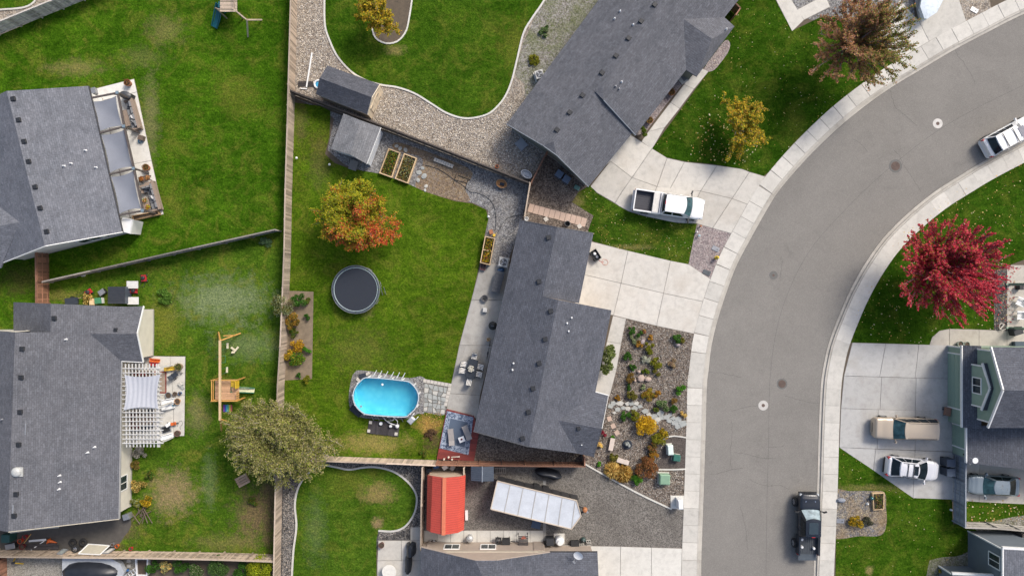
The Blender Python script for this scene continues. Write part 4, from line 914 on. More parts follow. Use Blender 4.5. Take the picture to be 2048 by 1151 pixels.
# ================================================================ TREES, SHRUBS, LEAVES, STONES
mLeaf = m_attr('leaf', .55, .38, .2); mBark = M('bark', (.2,.165,.14), .9, var=.35, scale=8, bmp=.5); mBarkP = M('bark_pale', (.34,.29,.28), .85, var=.3, scale=8); mTwig = M('twig', (.12,.09,.07), .9)
def leaf_mesh(name, P, sz, col, parent, aspect=.62, up=1.3, kind=None, along=None, mat=None):
    n = len(P); nr = rng.normal(size=(n,3)); nr[:,2] = np.abs(nr[:,2]) + up; nr /= np.linalg.norm(nr,axis=1,keepdims=True)
    t = rng.normal(size=(n,3)) if along is None else along + rng.normal(size=(n,3)) * .35
    u = np.cross(nr,t); u /= np.linalg.norm(u,axis=1,keepdims=True) + 1e-9; v = np.cross(nr,u); s = np.asarray(sz).reshape(-1,1) * np.ones((n,1))
    V = np.stack([P - v * s, P + u * s * aspect + nr * s * .12, P + v * s, P - u * s * aspect + nr * s * .12],1).reshape(-1,3)
    return np_mesh(name, V, np.arange(4 * n).reshape(n,4), col, mat or mLeaf, parent, kind)
def bez(a, c, b, k=7): return [a * (1 - t) ** 2 + c * 2 * t * (1 - t) + b * t * t for t in np.linspace(0,1,k)]
def pal(cols, n, jit=.18):
    c = np.array(cols)[rng.integers(0,len(cols),n)]; return np.clip(c * 1.3 * (1 + rng.normal(size=(n,1)) * jit),.002,.9)
def tree(name, label, px, py, zc, Rr, Rz, h0, colf, limbs=14, shoots=9, per=40, sl=(.7,1.5), jit=.25, leaf=.13, tr=.16, bark=None, lowest=.25, spiky=False, sx=1.0, sy=1.0, group=None, irregular=.18, inner=0.35, sparse=None, aspect=.62):
    x, y = g(px,py,zc); t = thing(name, label, 'tree', (x,y,0), 0, group); tk = MB(); seg = []; A = np.array
    tk.tube([(0,0,-.1),(.02,.0,h0 * .5),(0,.02,h0),(.03,0,zc),(0,0,zc + Rz * .55)], [tr * 1.35,tr,tr * .85,tr * .5,tr * .12], 9)
    ph = rng.uniform(0,6.28,4)
    def env(az): return 1 + irregular * (math.sin(2 * az + ph[0]) * .5 + math.sin(3 * az + ph[1]) * .5 + math.sin(5 * az + ph[2]) * .45)
    for i in range(limbs):
        az = 2 * math.pi * (i + rng.uniform(-.3,.3)) / limbs * 2.0; rho = ((.06 if spiky else .2) + (.94 if spiky else .8) * ((i + .5) / limbs) ** .6) * env(az)
        zz = zc + Rz * (math.sqrt(max(0,1 - min(1,rho) ** 2)) * .95 - lowest * min(1.1,rho)) * rng.uniform(.85,1.05)
        st = A([0,0,h0 + (zc - h0) * rng.uniform(0,.7)]); en = A([math.cos(az) * Rr * rho * .8 * sx, math.sin(az) * Rr * rho * .8 * sy, zz])
        ct = A([en[0] * .3,en[1] * .3,st[2] + (en[2] - st[2]) * .75]) if not spiky else A([en[0] * .42,en[1] * .42,st[2] + (en[2] - st[2]) * .55])
        L = bez(st,ct,en,8); tk.tube(L, [tr * .42 * (1 - .8 * k / 7) + .008 for k in range(8)], 6); seg.append((L[4],L[7],1.0))
        for j in range(shoots):
            q = rng.uniform(.12 if spiky else inner,1.0); k = q * 7; k0 = min(6,int(k)); p = L[k0] + (L[k0 + 1] - L[k0]) * (k - k0); dv = L[7] - L[3]; dv = dv / np.linalg.norm(dv)
            if spiky: d_ = dv * 1.0 + rng.normal(size=3) * .42; d_[2] = abs(d_[2]) + .45
            else: d_ = rng.normal(size=3); d_[2] = d_[2] * .6 + .35; d_ += dv * .5
            d_ /= np.linalg.norm(d_); e = p + d_ * rng.uniform(*sl); r_ = math.hypot(e[0] / sx,e[1] / sy) / (Rr * env(math.atan2(e[1],e[0])))
            if r_ > 1.04: e[:2] *= 1.04 / r_
            seg.append((p,e,1.0)); m_ = (p + e) / 2 + A([0,0,.05]); tk.tube([p,m_,e], [.022,.015,.006], 4)
    tk.build('trunk', bark or mBark, t, fix=False, smooth=50)
    P = []; AL = []
    for (a,b,wt) in seg:
        k = int(per * rng.uniform(.6,1.4)); 
        if sparse is not None: k = int(k * sparse(((a + b) / 2) / A([Rr,Rr,Rz])))
        if k <= 0: continue
        q = rng.uniform(0,1,(k,1)) ** .85; d_ = (b - a) / (np.linalg.norm(b - a) + 1e-9)
        P.append(a + (b - a) * q * 1.03 + rng.normal(size=(k,3)) * jit * (1.15 - .55 * q) * A([1,1,.8])); AL.append(np.repeat(d_[None],k,0))
    P = np.concatenate(P); AL = np.concatenate(AL); n = len(P); col = colf(P / A([Rr,Rr,1]), n)
    leaf_mesh('crown', P, leaf * rng.uniform(.65,1.35,n), np.clip(col * 1.28,0,.95), t, aspect, 1.5, along=AL if spiky else None); return t
def cf_maple(p, n):
    k = p[:,0] * .38 - p[:,1] * .5 + rng.normal(size=n) * .2 + .34 * np.sin(p[:,0] * 6.5 + 1) * np.cos(p[:,1] * 7) + .22 * np.sin(p[:,0] * 13) * np.sin(p[:,1] * 11 + 2) + .1
    c = np.where((k > .42)[:,None], pal([(.38,.055,.024),(.42,.1,.03),(.3,.04,.022),(.4,.15,.03),(.25,.18,.02)],n), pal([(.17,.19,.013),(.25,.24,.014),(.11,.145,.012),(.32,.27,.016)],n))
    m_ = (k > .12) & (k <= .42); c[m_] = pal([(.3,.15,.018),(.2,.18,.015),(.38,.11,.028),(.16,.16,.014)],int(m_.sum())); return c
tree('maple_tree', 'round maple turning from yellow green to orange red above trampoline', 712,428,3.2,4.35,2.3,1.2,cf_maple,48,17,50,(.4,1.0),.17,.072,.14,None,.35,irregular=.05)
def cf_red(p, n):
    c = pal([(.29,.016,.034),(.36,.028,.05),(.2,.011,.024),(.42,.07,.085),(.31,.03,.042)],n,.25); m_ = (rng.uniform(size=n) < .16) & (p[:,0] < .1); c[m_] = pal([(.12,.12,.015),(.2,.13,.02)],int(m_.sum())); return c
tree('red_maple_tree', 'large crimson tree on the lawn inside the bend', 1893,534,3.6,6.3,3.2,1.1,cf_red,68,17,42,(.7,1.7),.075,.08,.15,mBarkP,.3,True,1.0,.88,irregular=.06)
def cf_brown(p, n):
    k = p[:,0] * .9 - p[:,1] * .15 + rng.normal(size=n) * .3; c = pal([(.27,.12,.06),(.22,.1,.055),(.3,.16,.075),(.18,.09,.06),(.2,.15,.045)],n,.25)
    m_ = k > .1; c[m_] = pal([(.12,.14,.025),(.09,.12,.02),(.16,.15,.03),(.22,.13,.06)],int(m_.sum())); return c
tree('street_tree', 'big thinning brown and green tree overhanging the upper sidewalk', 1720,78,4.4,5.7,3.4,1.6,cf_brown,60,15,46,(.6,1.6),.1,.07,.16,mBarkP,.3,True,1.0,.9,irregular=.1, sparse=lambda c: 1.15 if c[0] > 0 or c[1] < -.45 else .8)
def cf_yel(p, n): return pal([(.3,.22,.014),(.2,.18,.014),(.12,.14,.012),(.38,.26,.018),(.25,.15,.02)],n)
tree('young_yellow_tree', 'small yellow green tree in the curved bed at the top', 752,24,2.5,2.15,1.8,.8,cf_yel,26,12,36,(.3,.75),.11,.08,.07,None,.3,False,1.0,1.05,irregular=.3)
def cf_yel2(p, n):
    c = pal([(.3,.22,.016),(.18,.19,.016),(.12,.15,.014),(.4,.26,.02),(.24,.15,.02)],n); return c
tree('young_front_tree', 'small patchy yellow olive tree with bare trunk ring in front lawn', 1487,244,2.3,2.9,1.6,.8,cf_yel2,24,12,36,(.3,.8),.12,.08,.07,None,.35,False,.95,1.05,irregular=.5)
def cf_olive(p, n):
    c = pal([(.19,.19,.055),(.14,.145,.04),(.25,.235,.085),(.1,.11,.03),(.22,.19,.08)],n); m_ = rng.uniform(size=n) < .06; c[m_] = pal([(.16,.2,.02)],int(m_.sum())); return c
tree('olive_green_tree', 'broad dull olive green tree beside the wooden playset and fence', 557,874,3.3,5.8,2.6,1.2,cf_olive,84,18,50,(.5,1.2),.17,.07,.17,mBarkP,.35,False,1.04,.84,irregular=.1)
t_ = g3(1480,268,0); tt = thing('tree_ring', 'pale stone ring around the foot of the small front tree', 'ring', t_); mb = MB(); mb.lathe(0,0,[(.5,0),(.5,.09),(.38,.1),(.3,.04)],20); mb.build('ring', mCs, tt)
# ---- shrubs
def shrub(px, py, rpx, h, cols, label, style='dome', n=None, name='shrub', leaf=None, group='plants of the gardens', sx=1.0, sy=1.0):
    r = rpx * 1.03 / S; x, y = g(px,py,h * .5); t = thing(name, label, 'plant', (x,y,0), rng.uniform(0,6) if sx == sy else 0, group); n = n or int(260 + 2600 * r * r); st = MB()
    for k in range(7):
        a = k * .9 + rng.uniform(-.3,.3); st.tube([(0,0,-.02),(math.cos(a) * r * .3,math.sin(a) * r * .3,h * .45),(math.cos(a) * r * .7,math.sin(a) * r * .7,h * .8)], [.018,.012,.005], 4)
    st.build('stem', mTwig, t, fix=False)
    if style == 'grass':
        a = rng.uniform(0,6.28,n); q = rng.uniform(0,1,n) ** .6; P = np.stack([np.cos(a) * r * q,np.sin(a) * r * q,h * (1 - .55 * q * q) * rng.uniform(.5,1,n)],1); al = np.stack([np.cos(a),np.sin(a),.5 - q],1)
        leaf_mesh('foliage', P, (leaf or .17) * rng.uniform(.6,1.3,n), pal(cols,n), t, .13, .4, along=al)
    else:
        k = max(5,int(r * 16)); a = rng.uniform(0,6.28,k); q = np.sqrt(rng.uniform(0,1,k)) * .78; cz = np.sqrt(np.maximum(0,1 - q * q)); cen = np.stack([np.cos(a) * q * r * sx,np.sin(a) * q * r * sy,h * (.2 + .66 * cz)],1)
        i = rng.integers(0,k,n); d_ = rng.normal(size=(n,3)); d_ /= np.linalg.norm(d_,axis=1,keepdims=True); cr = (r * .36 + .03) * rng.uniform(.6,1.15,k)
        P = cen[i] + d_ * (cr[i] * rng.uniform(.3,1,n) ** .5)[:,None]; P[:,2] = np.maximum(.03,P[:,2]); tone = rng.uniform(.75,1.25,k)[i]
        leaf_mesh('foliage', P, (leaf or .055) * rng.uniform(.7,1.3,n), np.clip(pal(cols,n) * 1.08 * tone[:,None],0,.95), t, .6, .8)
    return t
GRN = [(.035,.1,.012),(.05,.12,.018),(.025,.075,.01)]; YGR = [(.14,.15,.014),(.2,.18,.016),(.1,.12,.012)]; OLV = [(.11,.105,.018),(.15,.13,.025),(.08,.085,.015)]; ORA = [(.27,.13,.02),(.32,.17,.025),(.2,.12,.02)]
SAGE = [(.17,.2,.1),(.22,.25,.14),(.13,.16,.07)]; SILV = [(.36,.37,.3),(.28,.3,.22),(.4,.4,.34)]; RUST = [(.2,.075,.03),(.15,.06,.028),(.24,.11,.035),(.12,.08,.03)]; YEL = [(.45,.28,.014),(.38,.22,.012),(.5,.34,.02),(.3,.18,.015)]; STRAW = [(.6,.45,.15),(.52,.36,.11),(.45,.28,.08)]; BRO = [(.17,.095,.03),(.12,.085,.025),(.2,.13,.03)]; PNK = [(.28,.2,.13),(.24,.15,.12),(.2,.17,.06)]; BGRN = [(.05,.16,.012),(.08,.2,.02),(.035,.11,.01)]
GD = [(1263,660,8,.4,GRN,'dark green tuft nearest the driveway corner of the rock garden'),(1280,668,8.5,.4,GRN,'green tuft beside the orange flowers by the driveway'),(1288,662,6,.3,[(.3,.16,.03),(.2,.18,.03),(.35,.12,.12)],'small pink and orange flowering clump near the driveway'),(1299,675,6.5,.3,ORA,'small yellow orange clump above the flat boulder'),(1268,677,9.5,.3,SAGE,'pale sage clump left of the flat boulder'),(1277,690,8.5,.35,BRO+ORA,'brown orange clump left of the large yellow green shrub'),(1298,694,13,.55,YGR,'large yellow green shrub right below the flat boulder'),(1257,714,9.5,.5,GRN,'round dark green shrub beside the front walk'),(1293,718,9.5,.25,SILV,'silvery white ground plant in the middle of the rock garden'),(1313,724,12,.5,YGR,'yellow green round shrub beside the silvery plant'),(1266,734,7.5,.4,GRN,'small round green shrub below the silvery plant, near the walk'),(1291,740,7.5,.35,GRN+YGR,'small green shrub between the pinkish boulder and round shrubs'),(1313,743,8.5,.35,OLV,'olive green shrub under the yellow green round shrub'),(1345,727,9.5,.35,PNK,'lone pinkish tan tuft on open stones'),(1353,676,9.5,.45,GRN,'dark green shrub beside small boulder near the sidewalk'),(1367,682,7,.4,OLV,'olive shrub touching the sidewalk corner'),(1260,756,10.5,.4,BRO,'brown olive shrub left of the pinkish boulder'),(1259,772,7,.35,GRN,'small green shrub below the brown olive shrub'),(1284,773,6.5,.25,SAGE,'small grey green tuft below the pinkish boulder'),(1360,778,11,.5,BGRN,'bright green round shrub alone near the sidewalk'),(1263,789,10.5,.5,OLV,'olive shrub just above the flagstone path, left end'),(1296,791,14,.45,YGR+ORA,'broad yellow olive clump above the flagstone path'),(1315,789,7.5,.4,ORA,'orange clump right of the broad yellow olive clump'),(1236,795,6.5,.25,ORA,'tiny orange clump by the house corner'),(1328,808,14,.5,SAGE+GRN,'pale green leafy plant over the flagstone path'),(1346,817,8.5,.4,GRN,'dark green clump right of the pale leafy plant'),(1310,819,7,.35,GRN+OLV,'green clump on the upper edge of flagstone path'),(1347,801,7.5,.4,BRO,'reddish brown clump above the dark green clump'),(1368,827,7,.4,STRAW,'straw yellow tuft at the sidewalk by the path'),(1252,831,10,.45,GRN,'green shrub left of the golden globe shrub'),(1268,829,12,.45,YGR,'yellow green shrub touching the golden globe shrub'),(1290,851,22,.95,YEL,'big golden yellow globe shrub'),(1326,866,11,.6,YEL+YGR,'golden shrub where the curved kerb begins'),(1315,880,14,.6,YGR,'yellow green hedge clump beside the curved kerb'),(1304,893,12,.55,OLV+RUST,'olive shrub with red tips next to the hedge clump'),(1307,913,11,.6,ORA,'orange shrub above the rust coloured shrub'),(1292,935,23,.8,RUST,'large rust red airy shrub'),(1273,957,13,.5,BGRN,'bright green shrub below the rust red shrub'),(1228,911,10,.5,OLV,'olive shrub between the two pale benches'),(1198,928,6.5,.25,BGRN,'small bright green clump near the fence corner'),(1226,873,5,.3,BGRN,'small green clump at the end of upright bench'),(1206,866,7,.4,[(.2,.02,.035),(.28,.04,.06)],'dark red plant against the house corner'),(1198,890,7,.4,STRAW,'yellow tuft beside the house corner')]
for a in GD: shrub(*a)
shrub(1226,940,14,.7,STRAW,'pale straw ornamental grass by the white edging','grass',900,'ornamental_grass',.3); shrub(1247,947,15,.7,STRAW + ORA,'golden orange ornamental grass by the white edging','grass',1000,'ornamental_grass',.3)
shrub(1213,718,20,1.6,[(.12,.15,.04),(.16,.19,.07),(.08,.11,.025)],'tall broad leaved shrub against the front of the central house','dome',1400,'broadleaf_shrub',.1,sx=.95,sy=1.7)
shrub(1285,265,9,.9,[(.07,.1,.012),(.09,.13,.016)],'clipped green box hedge at the garage corner of the angled house','dome',1500,'hedge',.045,sx=1.0,sy=1.5)
GW = [(566,610,22,2.2,OLV + SAGE,'pale olive bushy tree leaning over the long fence'),(599,600,15,.9,GRN,'dark green shrub at the top of fence bed'),(616,603,9,.6,GRN + OLV,'small green shrub in the upper right of fence bed'),(583,642,16,1.0,OLV + ORA,'yellow olive shrub against the fence in the bed'),(612,634,7.5,.5,GRN,'small dark green shrub at right edge of fence bed'),(590,664,11,.5,OLV + GRN,'low olive shrub in the middle of the fence bed'),(595,690,13,.6,ORA + YEL,'orange flowering shrub in the fence bed'),(577,708,13,.8,YEL + OLV,'yellow shrub at the fence below orange one'),(594,717,17,.7,BGRN + YGR,'bright leafy green shrub in the fence bed'),(614,700,9,.5,BGRN,'small bright green shrub beside the orange flowers'),(597,750,6,.3,GRN,'tiny green plant at the lower end of fence bed'),(615,760,10,.45,YGR,'yellow green plant at the lower corner of fence bed')]
for a in GW: shrub(*a, group='shrubs of the fence bed')
GB = [(280,905,14,.5,[(.25,.24,.22),(.3,.28,.25),(.14,.14,.09)],'tangle of bare grey stems below the pergola'),(272,932,12,.5,OLV + BRO,'weedy green and brown clump by the white wall, upper'),(278,968,16,.6,OLV + STRAW,'straggly yellow olive plant beside the house window'),(292,1000,12,.6,YEL + YGR,'yellow leafy plant below the house window'),(272,1003,11,.5,SAGE + YGR,'pale green plant in the wall bed, lower end'),(300,950,10,.4,GRN + OLV,'low green clump at the edge of the wall bed'),(305,1130,14,.9,GRN,'green shrub beside the raised box, bottom left'),(332,1134,13,.7,STRAW + SAGE,'pale straw plant in the bottom row of shrubs'),(362,1128,16,1.0,GRN,'dark green shrub right of the pale straw plant'),(398,1138,17,1.0,GRN + SAGE,'mixed green shrub in the middle of the bottom row'),(440,1130,23,1.2,[(.06,.12,.03),(.09,.15,.04),(.04,.09,.02)],'large fresh green shrub in the bottom row'),(484,1140,17,1.0,GRN,'deep green shrub beside the yellow green bush'),(526,1138,28,1.6,[(.2,.24,.012),(.26,.28,.014),(.13,.18,.01)],'bright yellow green bush in fence corner, bottom edge'),(1712,1044,14,.5,OLV + YEL,'olive spreading shrub beside the grey utility lid'),(1735,1043,10,.35,[(.05,.055,.04),(.09,.09,.05)],'low dark plant right of the spreading shrub'),(1886,1143,9,.4,GRN + YEL,'low green plant with yellow flowers near the corner house'),(1150,1090,5,.2,STRAW,'dry tuft beside the black box at the tan house'),(530,485,12,.3,[(.1,.16,.08),(.07,.13,.05)],'pale green weed on the lawn below the dividing fence'),(330,590,18,.35,[(.07,.15,.02),(.1,.18,.03)],'tall grass clump beside the open shed lids'),(505,1005,10,.35,GRN + OLV,'weedy patch on bare soil near the olive tree'),(862,868,12,.1,[(.1,.065,.04),(.08,.05,.032),(.14,.085,.04)],'dry brown ground cover beside the red deck'),(847,905,9,.3,GRN + OLV,'small green weed below the brown ground cover'),(1068,120,12,.2,YGR,'yellow green weeds in the gravel beside the angled roof'),(1090,62,12,.2,GRN + SAGE,'green weeds in the weedy gravel strip'),(175,595,12,.35,STRAW + OLV,'dry straw weeds beside the broken mower')]
for a in GB: shrub(*a, group='plants of the side yards')
# ---- fallen leaves (uncountable specks) on the right hand lawns
def litter(name, label, poly, n, cols, size=.06, z=.02):
    X, Y = scatter(gp(poly), n); n = len(X); P = np.stack([X,Y,np.full(n,z) + rng.uniform(0,.02,n)],1); o = leaf_mesh(name, P, size * rng.uniform(.5,1.5,n), pal(cols,n), None, .7, 3.0, kind='stuff'); o['label'] = label; o['category'] = 'leaves'
LY = [(.55,.42,.16),(.6,.5,.28),(.5,.33,.1),(.4,.22,.07),(.62,.55,.4)]
litter('fallen_leaves', 'fallen leaves dotting the lawn in front of the angled house', lawnR, 330, LY, .042)
litter('fallen_leaves', 'fallen leaves under the patchy yellow tree', [(1395,230),(1480,225),(1530,290),(1480,330),(1380,315)], 170, LY, .07)
litter('fallen_leaves', 'fallen leaves dotting the strip lawn below the white pickup', lawnS, 170, LY, .042)
litter('fallen_leaves', 'fallen leaves around the crimson tree', lawnE, 750, LY, .058)
litter('fallen_leaves', 'fallen leaves on the lower right lawn', lawnE2, 200, LY, .045); litter('fallen_leaves', 'fallen leaves on the lawn beside the blue grey fence', lawnE3, 170, LY + [(.5,.25,.12)], .07)
litter('fallen_leaves', 'crimson leaves on the gravel by the porch', [(1985,540),(2030,540),(2030,640),(1988,660)], 220, [(.3,.03,.05),(.45,.12,.1),(.4,.3,.14)], .06, .03)
litter('fallen_leaves', 'orange leaf litter near the pool ladder and deck', [(838,828),(885,820),(880,850),(850,865)], 230, [(.4,.24,.07),(.42,.28,.1),(.26,.16,.06)], .045)
# ---- loose stones of the rock garden (uncountable)
def stones(name, label, poly, n, cols, s0, s1, holes=(), z=0.0):
    X, Y = scatter(gp(poly), n, [gp(h) for h in holes]); n = len(X); s = rng.uniform(s0,s1,n)
    base = np.array([(1,0,0),(0,1,0),(-1,0,0),(0,-1,0),(.1,.1,.75),(0,0,-.4)]); F0 = np.array([(0,1,4),(1,2,4),(2,3,4),(3,0,4)]); a = rng.uniform(0,6.28,n); sq = rng.uniform(.55,1,n)
    B = base[None] * s[:,None,None]; B[:,:,1] *= sq[:,None]; B[:,:4,:2] *= rng.uniform(.75,1.2,(n,4,1)); co, si = np.cos(a)[:,None], np.sin(a)[:,None]; bx = B[:,:,0] * co - B[:,:,1] * si; by = B[:,:,0] * si + B[:,:,1] * co
    V = np.stack([bx + X[:,None],by + Y[:,None],B[:,:,2] + z + .01],2).reshape(-1,3); F = (F0[None] + 6 * np.arange(n)[:,None,None]).reshape(-1,3); c = np.repeat(pal(cols,n,.2),4,0)
    o = np_mesh(name, V, F, c, m_attr('stone',.8,0,.2), None, 'stuff'); o['label'] = label; o['category'] = 'stones'
RR = [(.34,.29,.24),(.19,.155,.125),(.46,.42,.36),(.14,.12,.105),(.27,.255,.245),(.24,.175,.125),(.55,.51,.45),(.2,.2,.2)]
rock = [(1250,640),(1386,668),(1379,760),(1373,868),(1330,874),(1316,935),(1371,938),(1366,986),(1341,990),(1338,1010),(1175,928),(1192,905),(1221,792),(1235,740)]
stones('river_stones', 'loose brown and grey river stones covering the rock garden', rock, 12000, [sc(c,.76) for c in RR], .026,.055)
stones('dark_stones', 'dark rounded stones bordering the curved lawn', [(567,945),(628,918),(846,926),(846,1052),(821,1055),(757,1078),(757,1064),(790,1064),(815,1052),(832,1028),(838,998),(831,975),(812,955),(786,938),(751,930),(725,931),(698,935),(645,927),(615,941),(594,970),(586,1007),(589,1051),(582,1101),(580,1160),(564,1160)], 7500, [(.13,.125,.125),(.07,.07,.072),(.2,.19,.175),(.1,.095,.09),(.25,.22,.19)], .04,.08)
stones('tan_stones', 'tan pebbles of the gravel yard behind the angled house', [(598,0),(645,0),(646,50),(655,84),(672,118),(700,148),(760,175),(795,180),(829,192),(895,232),(932,242),(975,234),(1000,216),(1017,190),(1060,250),(1088,308),(1060,360),(800,262),(592,182)], 9000, [(.42,.37,.31),(.3,.26,.21),(.52,.47,.4),(.24,.2,.165),(.37,.35,.33)], .035,.07)
# ================================================================ VEHICLES
mTyre = M('tyre_rubber', (.018,.018,.019), .85); mRim = M('rim_alloy', (.45,.46,.48), .3, .8); mCarGl = m_glass('car_glass', (.008,.013,.017), .1); mCarGlL = m_glass('car_glass_teal', (.03,.07,.08), .08); mBlk = M('black_plastic', (.02,.021,.023), .6); mChrome = M('chrome', (.6,.61,.63), .18, .95, bmp=0)
mRedL = M('tail_lens', (.35,.012,.015), .2, coat=.5, bmp=0); mClearL = M('head_lens', (.55,.58,.6), .12, coat=.8, bmp=0)
def paint(name, rgb, rough=.32, metal=.0): return M(name, rgb, rough + .1, metal, .03, .8, 0, .3)
def lerp(a, b, t): return a + (b - a) * t
def interp(tab, x):
    for (x0,v0),(x1,v1) in zip(tab,tab[1:]):
        if x <= x1: t = (x - x0) / (x1 - x0) if x1 > x0 else 0; t = max(0,min(1,t)); t = t * t * (3 - 2 * t); return lerp(v0,v1,t)
    return tab[-1][1]
def loft(x0, x1, n, wt, zt, zb=.28, crown=.05):
    """body shell: half width table wt, top height table zt along x"""
    mb = MB(); vs = []; fs = []
    prof = [(0,1,1),(.4,1,.9),(.72,1,.55),(.88,1,.0),(.965,.9,0),(1.0,.72,0),(.995,.45,0),(.96,.1,0),(.88,0,0)]
    k = 2 * len(prof) - 1
    for i in range(n):
        x = lerp(x0,x1,i / (n - 1)); w_ = interp(wt,x); z_ = interp(zt,x); row = []
        for (a,b,c) in prof: row.append((x,a * w_,zb + (z_ - zb) * b + crown * c))
        row = [(x,-p[1],p[2]) for p in reversed(row[1:])] + row; vs += row
    for i in range(n - 1):
        for j in range(k - 1): fs.append((i * k + j,(i + 1) * k + j,(i + 1) * k + j + 1,i * k + j + 1))
    fs += [tuple(range(k)), tuple(range((n - 1) * k + k - 1,(n - 1) * k - 1,-1))]
    fs += [(i * k,i * k + k - 1,(i + 1) * k + k - 1,(i + 1) * k) for i in range(n - 1)]
    return mb.add(vs,fs)
class Cab:
    """glass house: base rectangle at zb, roof rectangle at zr, bowed front and rear"""
    def __init__(s, br, bf, wb, zb, rr, rf, wr, zr, bowf=.14, bowr=.08): s.__dict__.update(locals())
    def pt(s, face, u, v, off=0.0):
        # u -1..1 across, v 0..1 up
        vz = lerp(s.zb,s.zr,v)
        if face == 'f': w_ = lerp(s.wb,s.wr,v); x = lerp(s.bf,s.rf,v) + s.bowf * (1 - u * u) - s.bowf; return (x + off,u * w_,vz + off * .6)
        if face == 'r': w_ = lerp(s.wb,s.wr,v); x = lerp(s.br,s.rr,v) - s.bowr * (1 - u * u) + s.bowr; return (x - off,u * w_,vz + off * .6)
        sg = 1 if face == 'l' else -1; x = lerp(lerp(s.br,s.rr,v),lerp(s.bf,s.rf,v),(u + 1) / 2) ; x = x + s.bowr * 0; return (x,sg * (lerp(s.wb,s.wr,v) + off + .012 * math.sin(math.pi * v)),vz)
    def patch(s, face, u0, u1, v0, v1, off, nu=8, nv=3):
        mb = MB(); vs = [s.pt(face,lerp(u0,u1,i / nu),lerp(v0,v1,j / nv),off) for j in range(nv + 1) for i in range(nu + 1)]; k = nu + 1
        return mb.add(vs,[(j * k + i,j * k + i + 1,(j + 1) * k + i + 1,(j + 1) * k + i) for j in range(nv) for i in range(nu)])
    def roof(s, n=8, dome=.06):
        mb = MB(); vs = []; k = n + 1
        for j in range(n + 1):
            for i in range(n + 1):
                u = -1 + 2 * i / n; v = j / n; xa = s.rr - s.bowr * (1 - u * u) + s.bowr; xb = s.rf + s.bowf * (1 - u * u) - s.bowf; vs.append((lerp(xa,xb,v),u * s.wr,s.zr + dome * (1 - u * u * .9) * (1 - (2 * v - 1) ** 4 * .6)))
        m_ = len(vs); vs += [(p[0],p[1],s.zr - .05) for p in vs[:m_]]
        fs = [(j * k + i,j * k + i + 1,(j + 1) * k + i + 1,(j + 1) * k + i) for j in range(n) for i in range(n)]
        rim = [i for i in range(k)] + [(j * k + n) for j in range(1,k)] + [n * k + i for i in range(n - 1,-1,-1)] + [j * k for j in range(n - 1,0,-1)]
        fs += [(rim[a],rim[(a + 1) % len(rim)],rim[(a + 1) % len(rim)] + m_,rim[a] + m_) for a in range(len(rim))]
        return mb.add(vs,fs)
def wheel(par, x, y, r, w_, sg):
    mb = MB(); n = 22; pr = [(r * .62,-w_ / 2),(r * .92,-w_ / 2),(r,-w_ * .36),(r,w_ * .36),(r * .92,w_ / 2),(r * .62,w_ / 2)]; vs = []; fs = []
    for (ra,o) in pr:
        for j in range(n): a = 2 * math.pi * j / n; vs.append((x + math.cos(a) * ra,y + o,r + math.sin(a) * ra))
    for i in range(len(pr) - 1):
        for j in range(n): fs.append((i * n + j,i * n + (j + 1) % n,(i + 1) * n + (j + 1) % n,(i + 1) * n + j))
    fs += [tuple(range(n)),tuple(range(5 * n,6 * n))]; mb.add(vs,fs); o = mb.build('wheel', mTyre, par, smooth=40)
    mb = MB(); vs = []; 
    for (ra,q) in ((r * .63,w_ * .42),(r * .6,w_ * .5),(r * .2,w_ * .52)):
        for j in range(n): a = 2 * math.pi * j / n; vs.append((x + math.cos(a) * ra,y + sg * q,r + math.sin(a) * ra))
    mb.add(vs,[(i * n + j,i * n + (j + 1) % n,(i + 1) * n + (j + 1) % n,(i + 1) * n + j) for i in range(2) for j in range(n)] + [tuple(range(2 * n,3 * n))]); mb.build('rim', mRim, o, smooth=30)
def mirror(par, x, y, z, sg, mat, s=1.0):
    mb = MB(); mb.beam((x,y,z - .02),(x - .04,y + sg * .2 * s,z + .03), .08, .06); mb.box(x - .05, y + sg * .27 * s, z - .05, .12, .24 * s, .19, sg * -.25, tx=.8, ty=.9); mb.build('mirror', mat, par, smooth=40)
def cab_parts(t, cab, body, glass, panes, dome=.06, rear=True):
    mb = MB(); fr = []
    for f_ in 'frlr': pass
    for f_ in ('f','r','l','s'):
        q = cab.patch(f_,-1,1,0,1,-.012); k = len(mb.v); mb.v += q.v; mb.f += [[i + k for i in ff] for ff in q.f]; mb.r += q.r; mb.c += q.c
    mb.build('pillars', body, t, smooth=40)
    cab.roof(10,dome).build('roof', body, t, smooth=75)
    cab.patch('f',-.95,.95,.03,.97,.012,10,4).build('windshield', glass, t, smooth=60)
    if rear: cab.patch('r',-.9,.9,.12,.92,.012,8,3).build('rear_window', mCarGl, t, smooth=60)
    for f_ in ('l','s'):
        for (a,b) in panes: cab.patch(f_,a,b,.06,.92,.014,3,2).build('side_window', mCarGl, t, smooth=60)
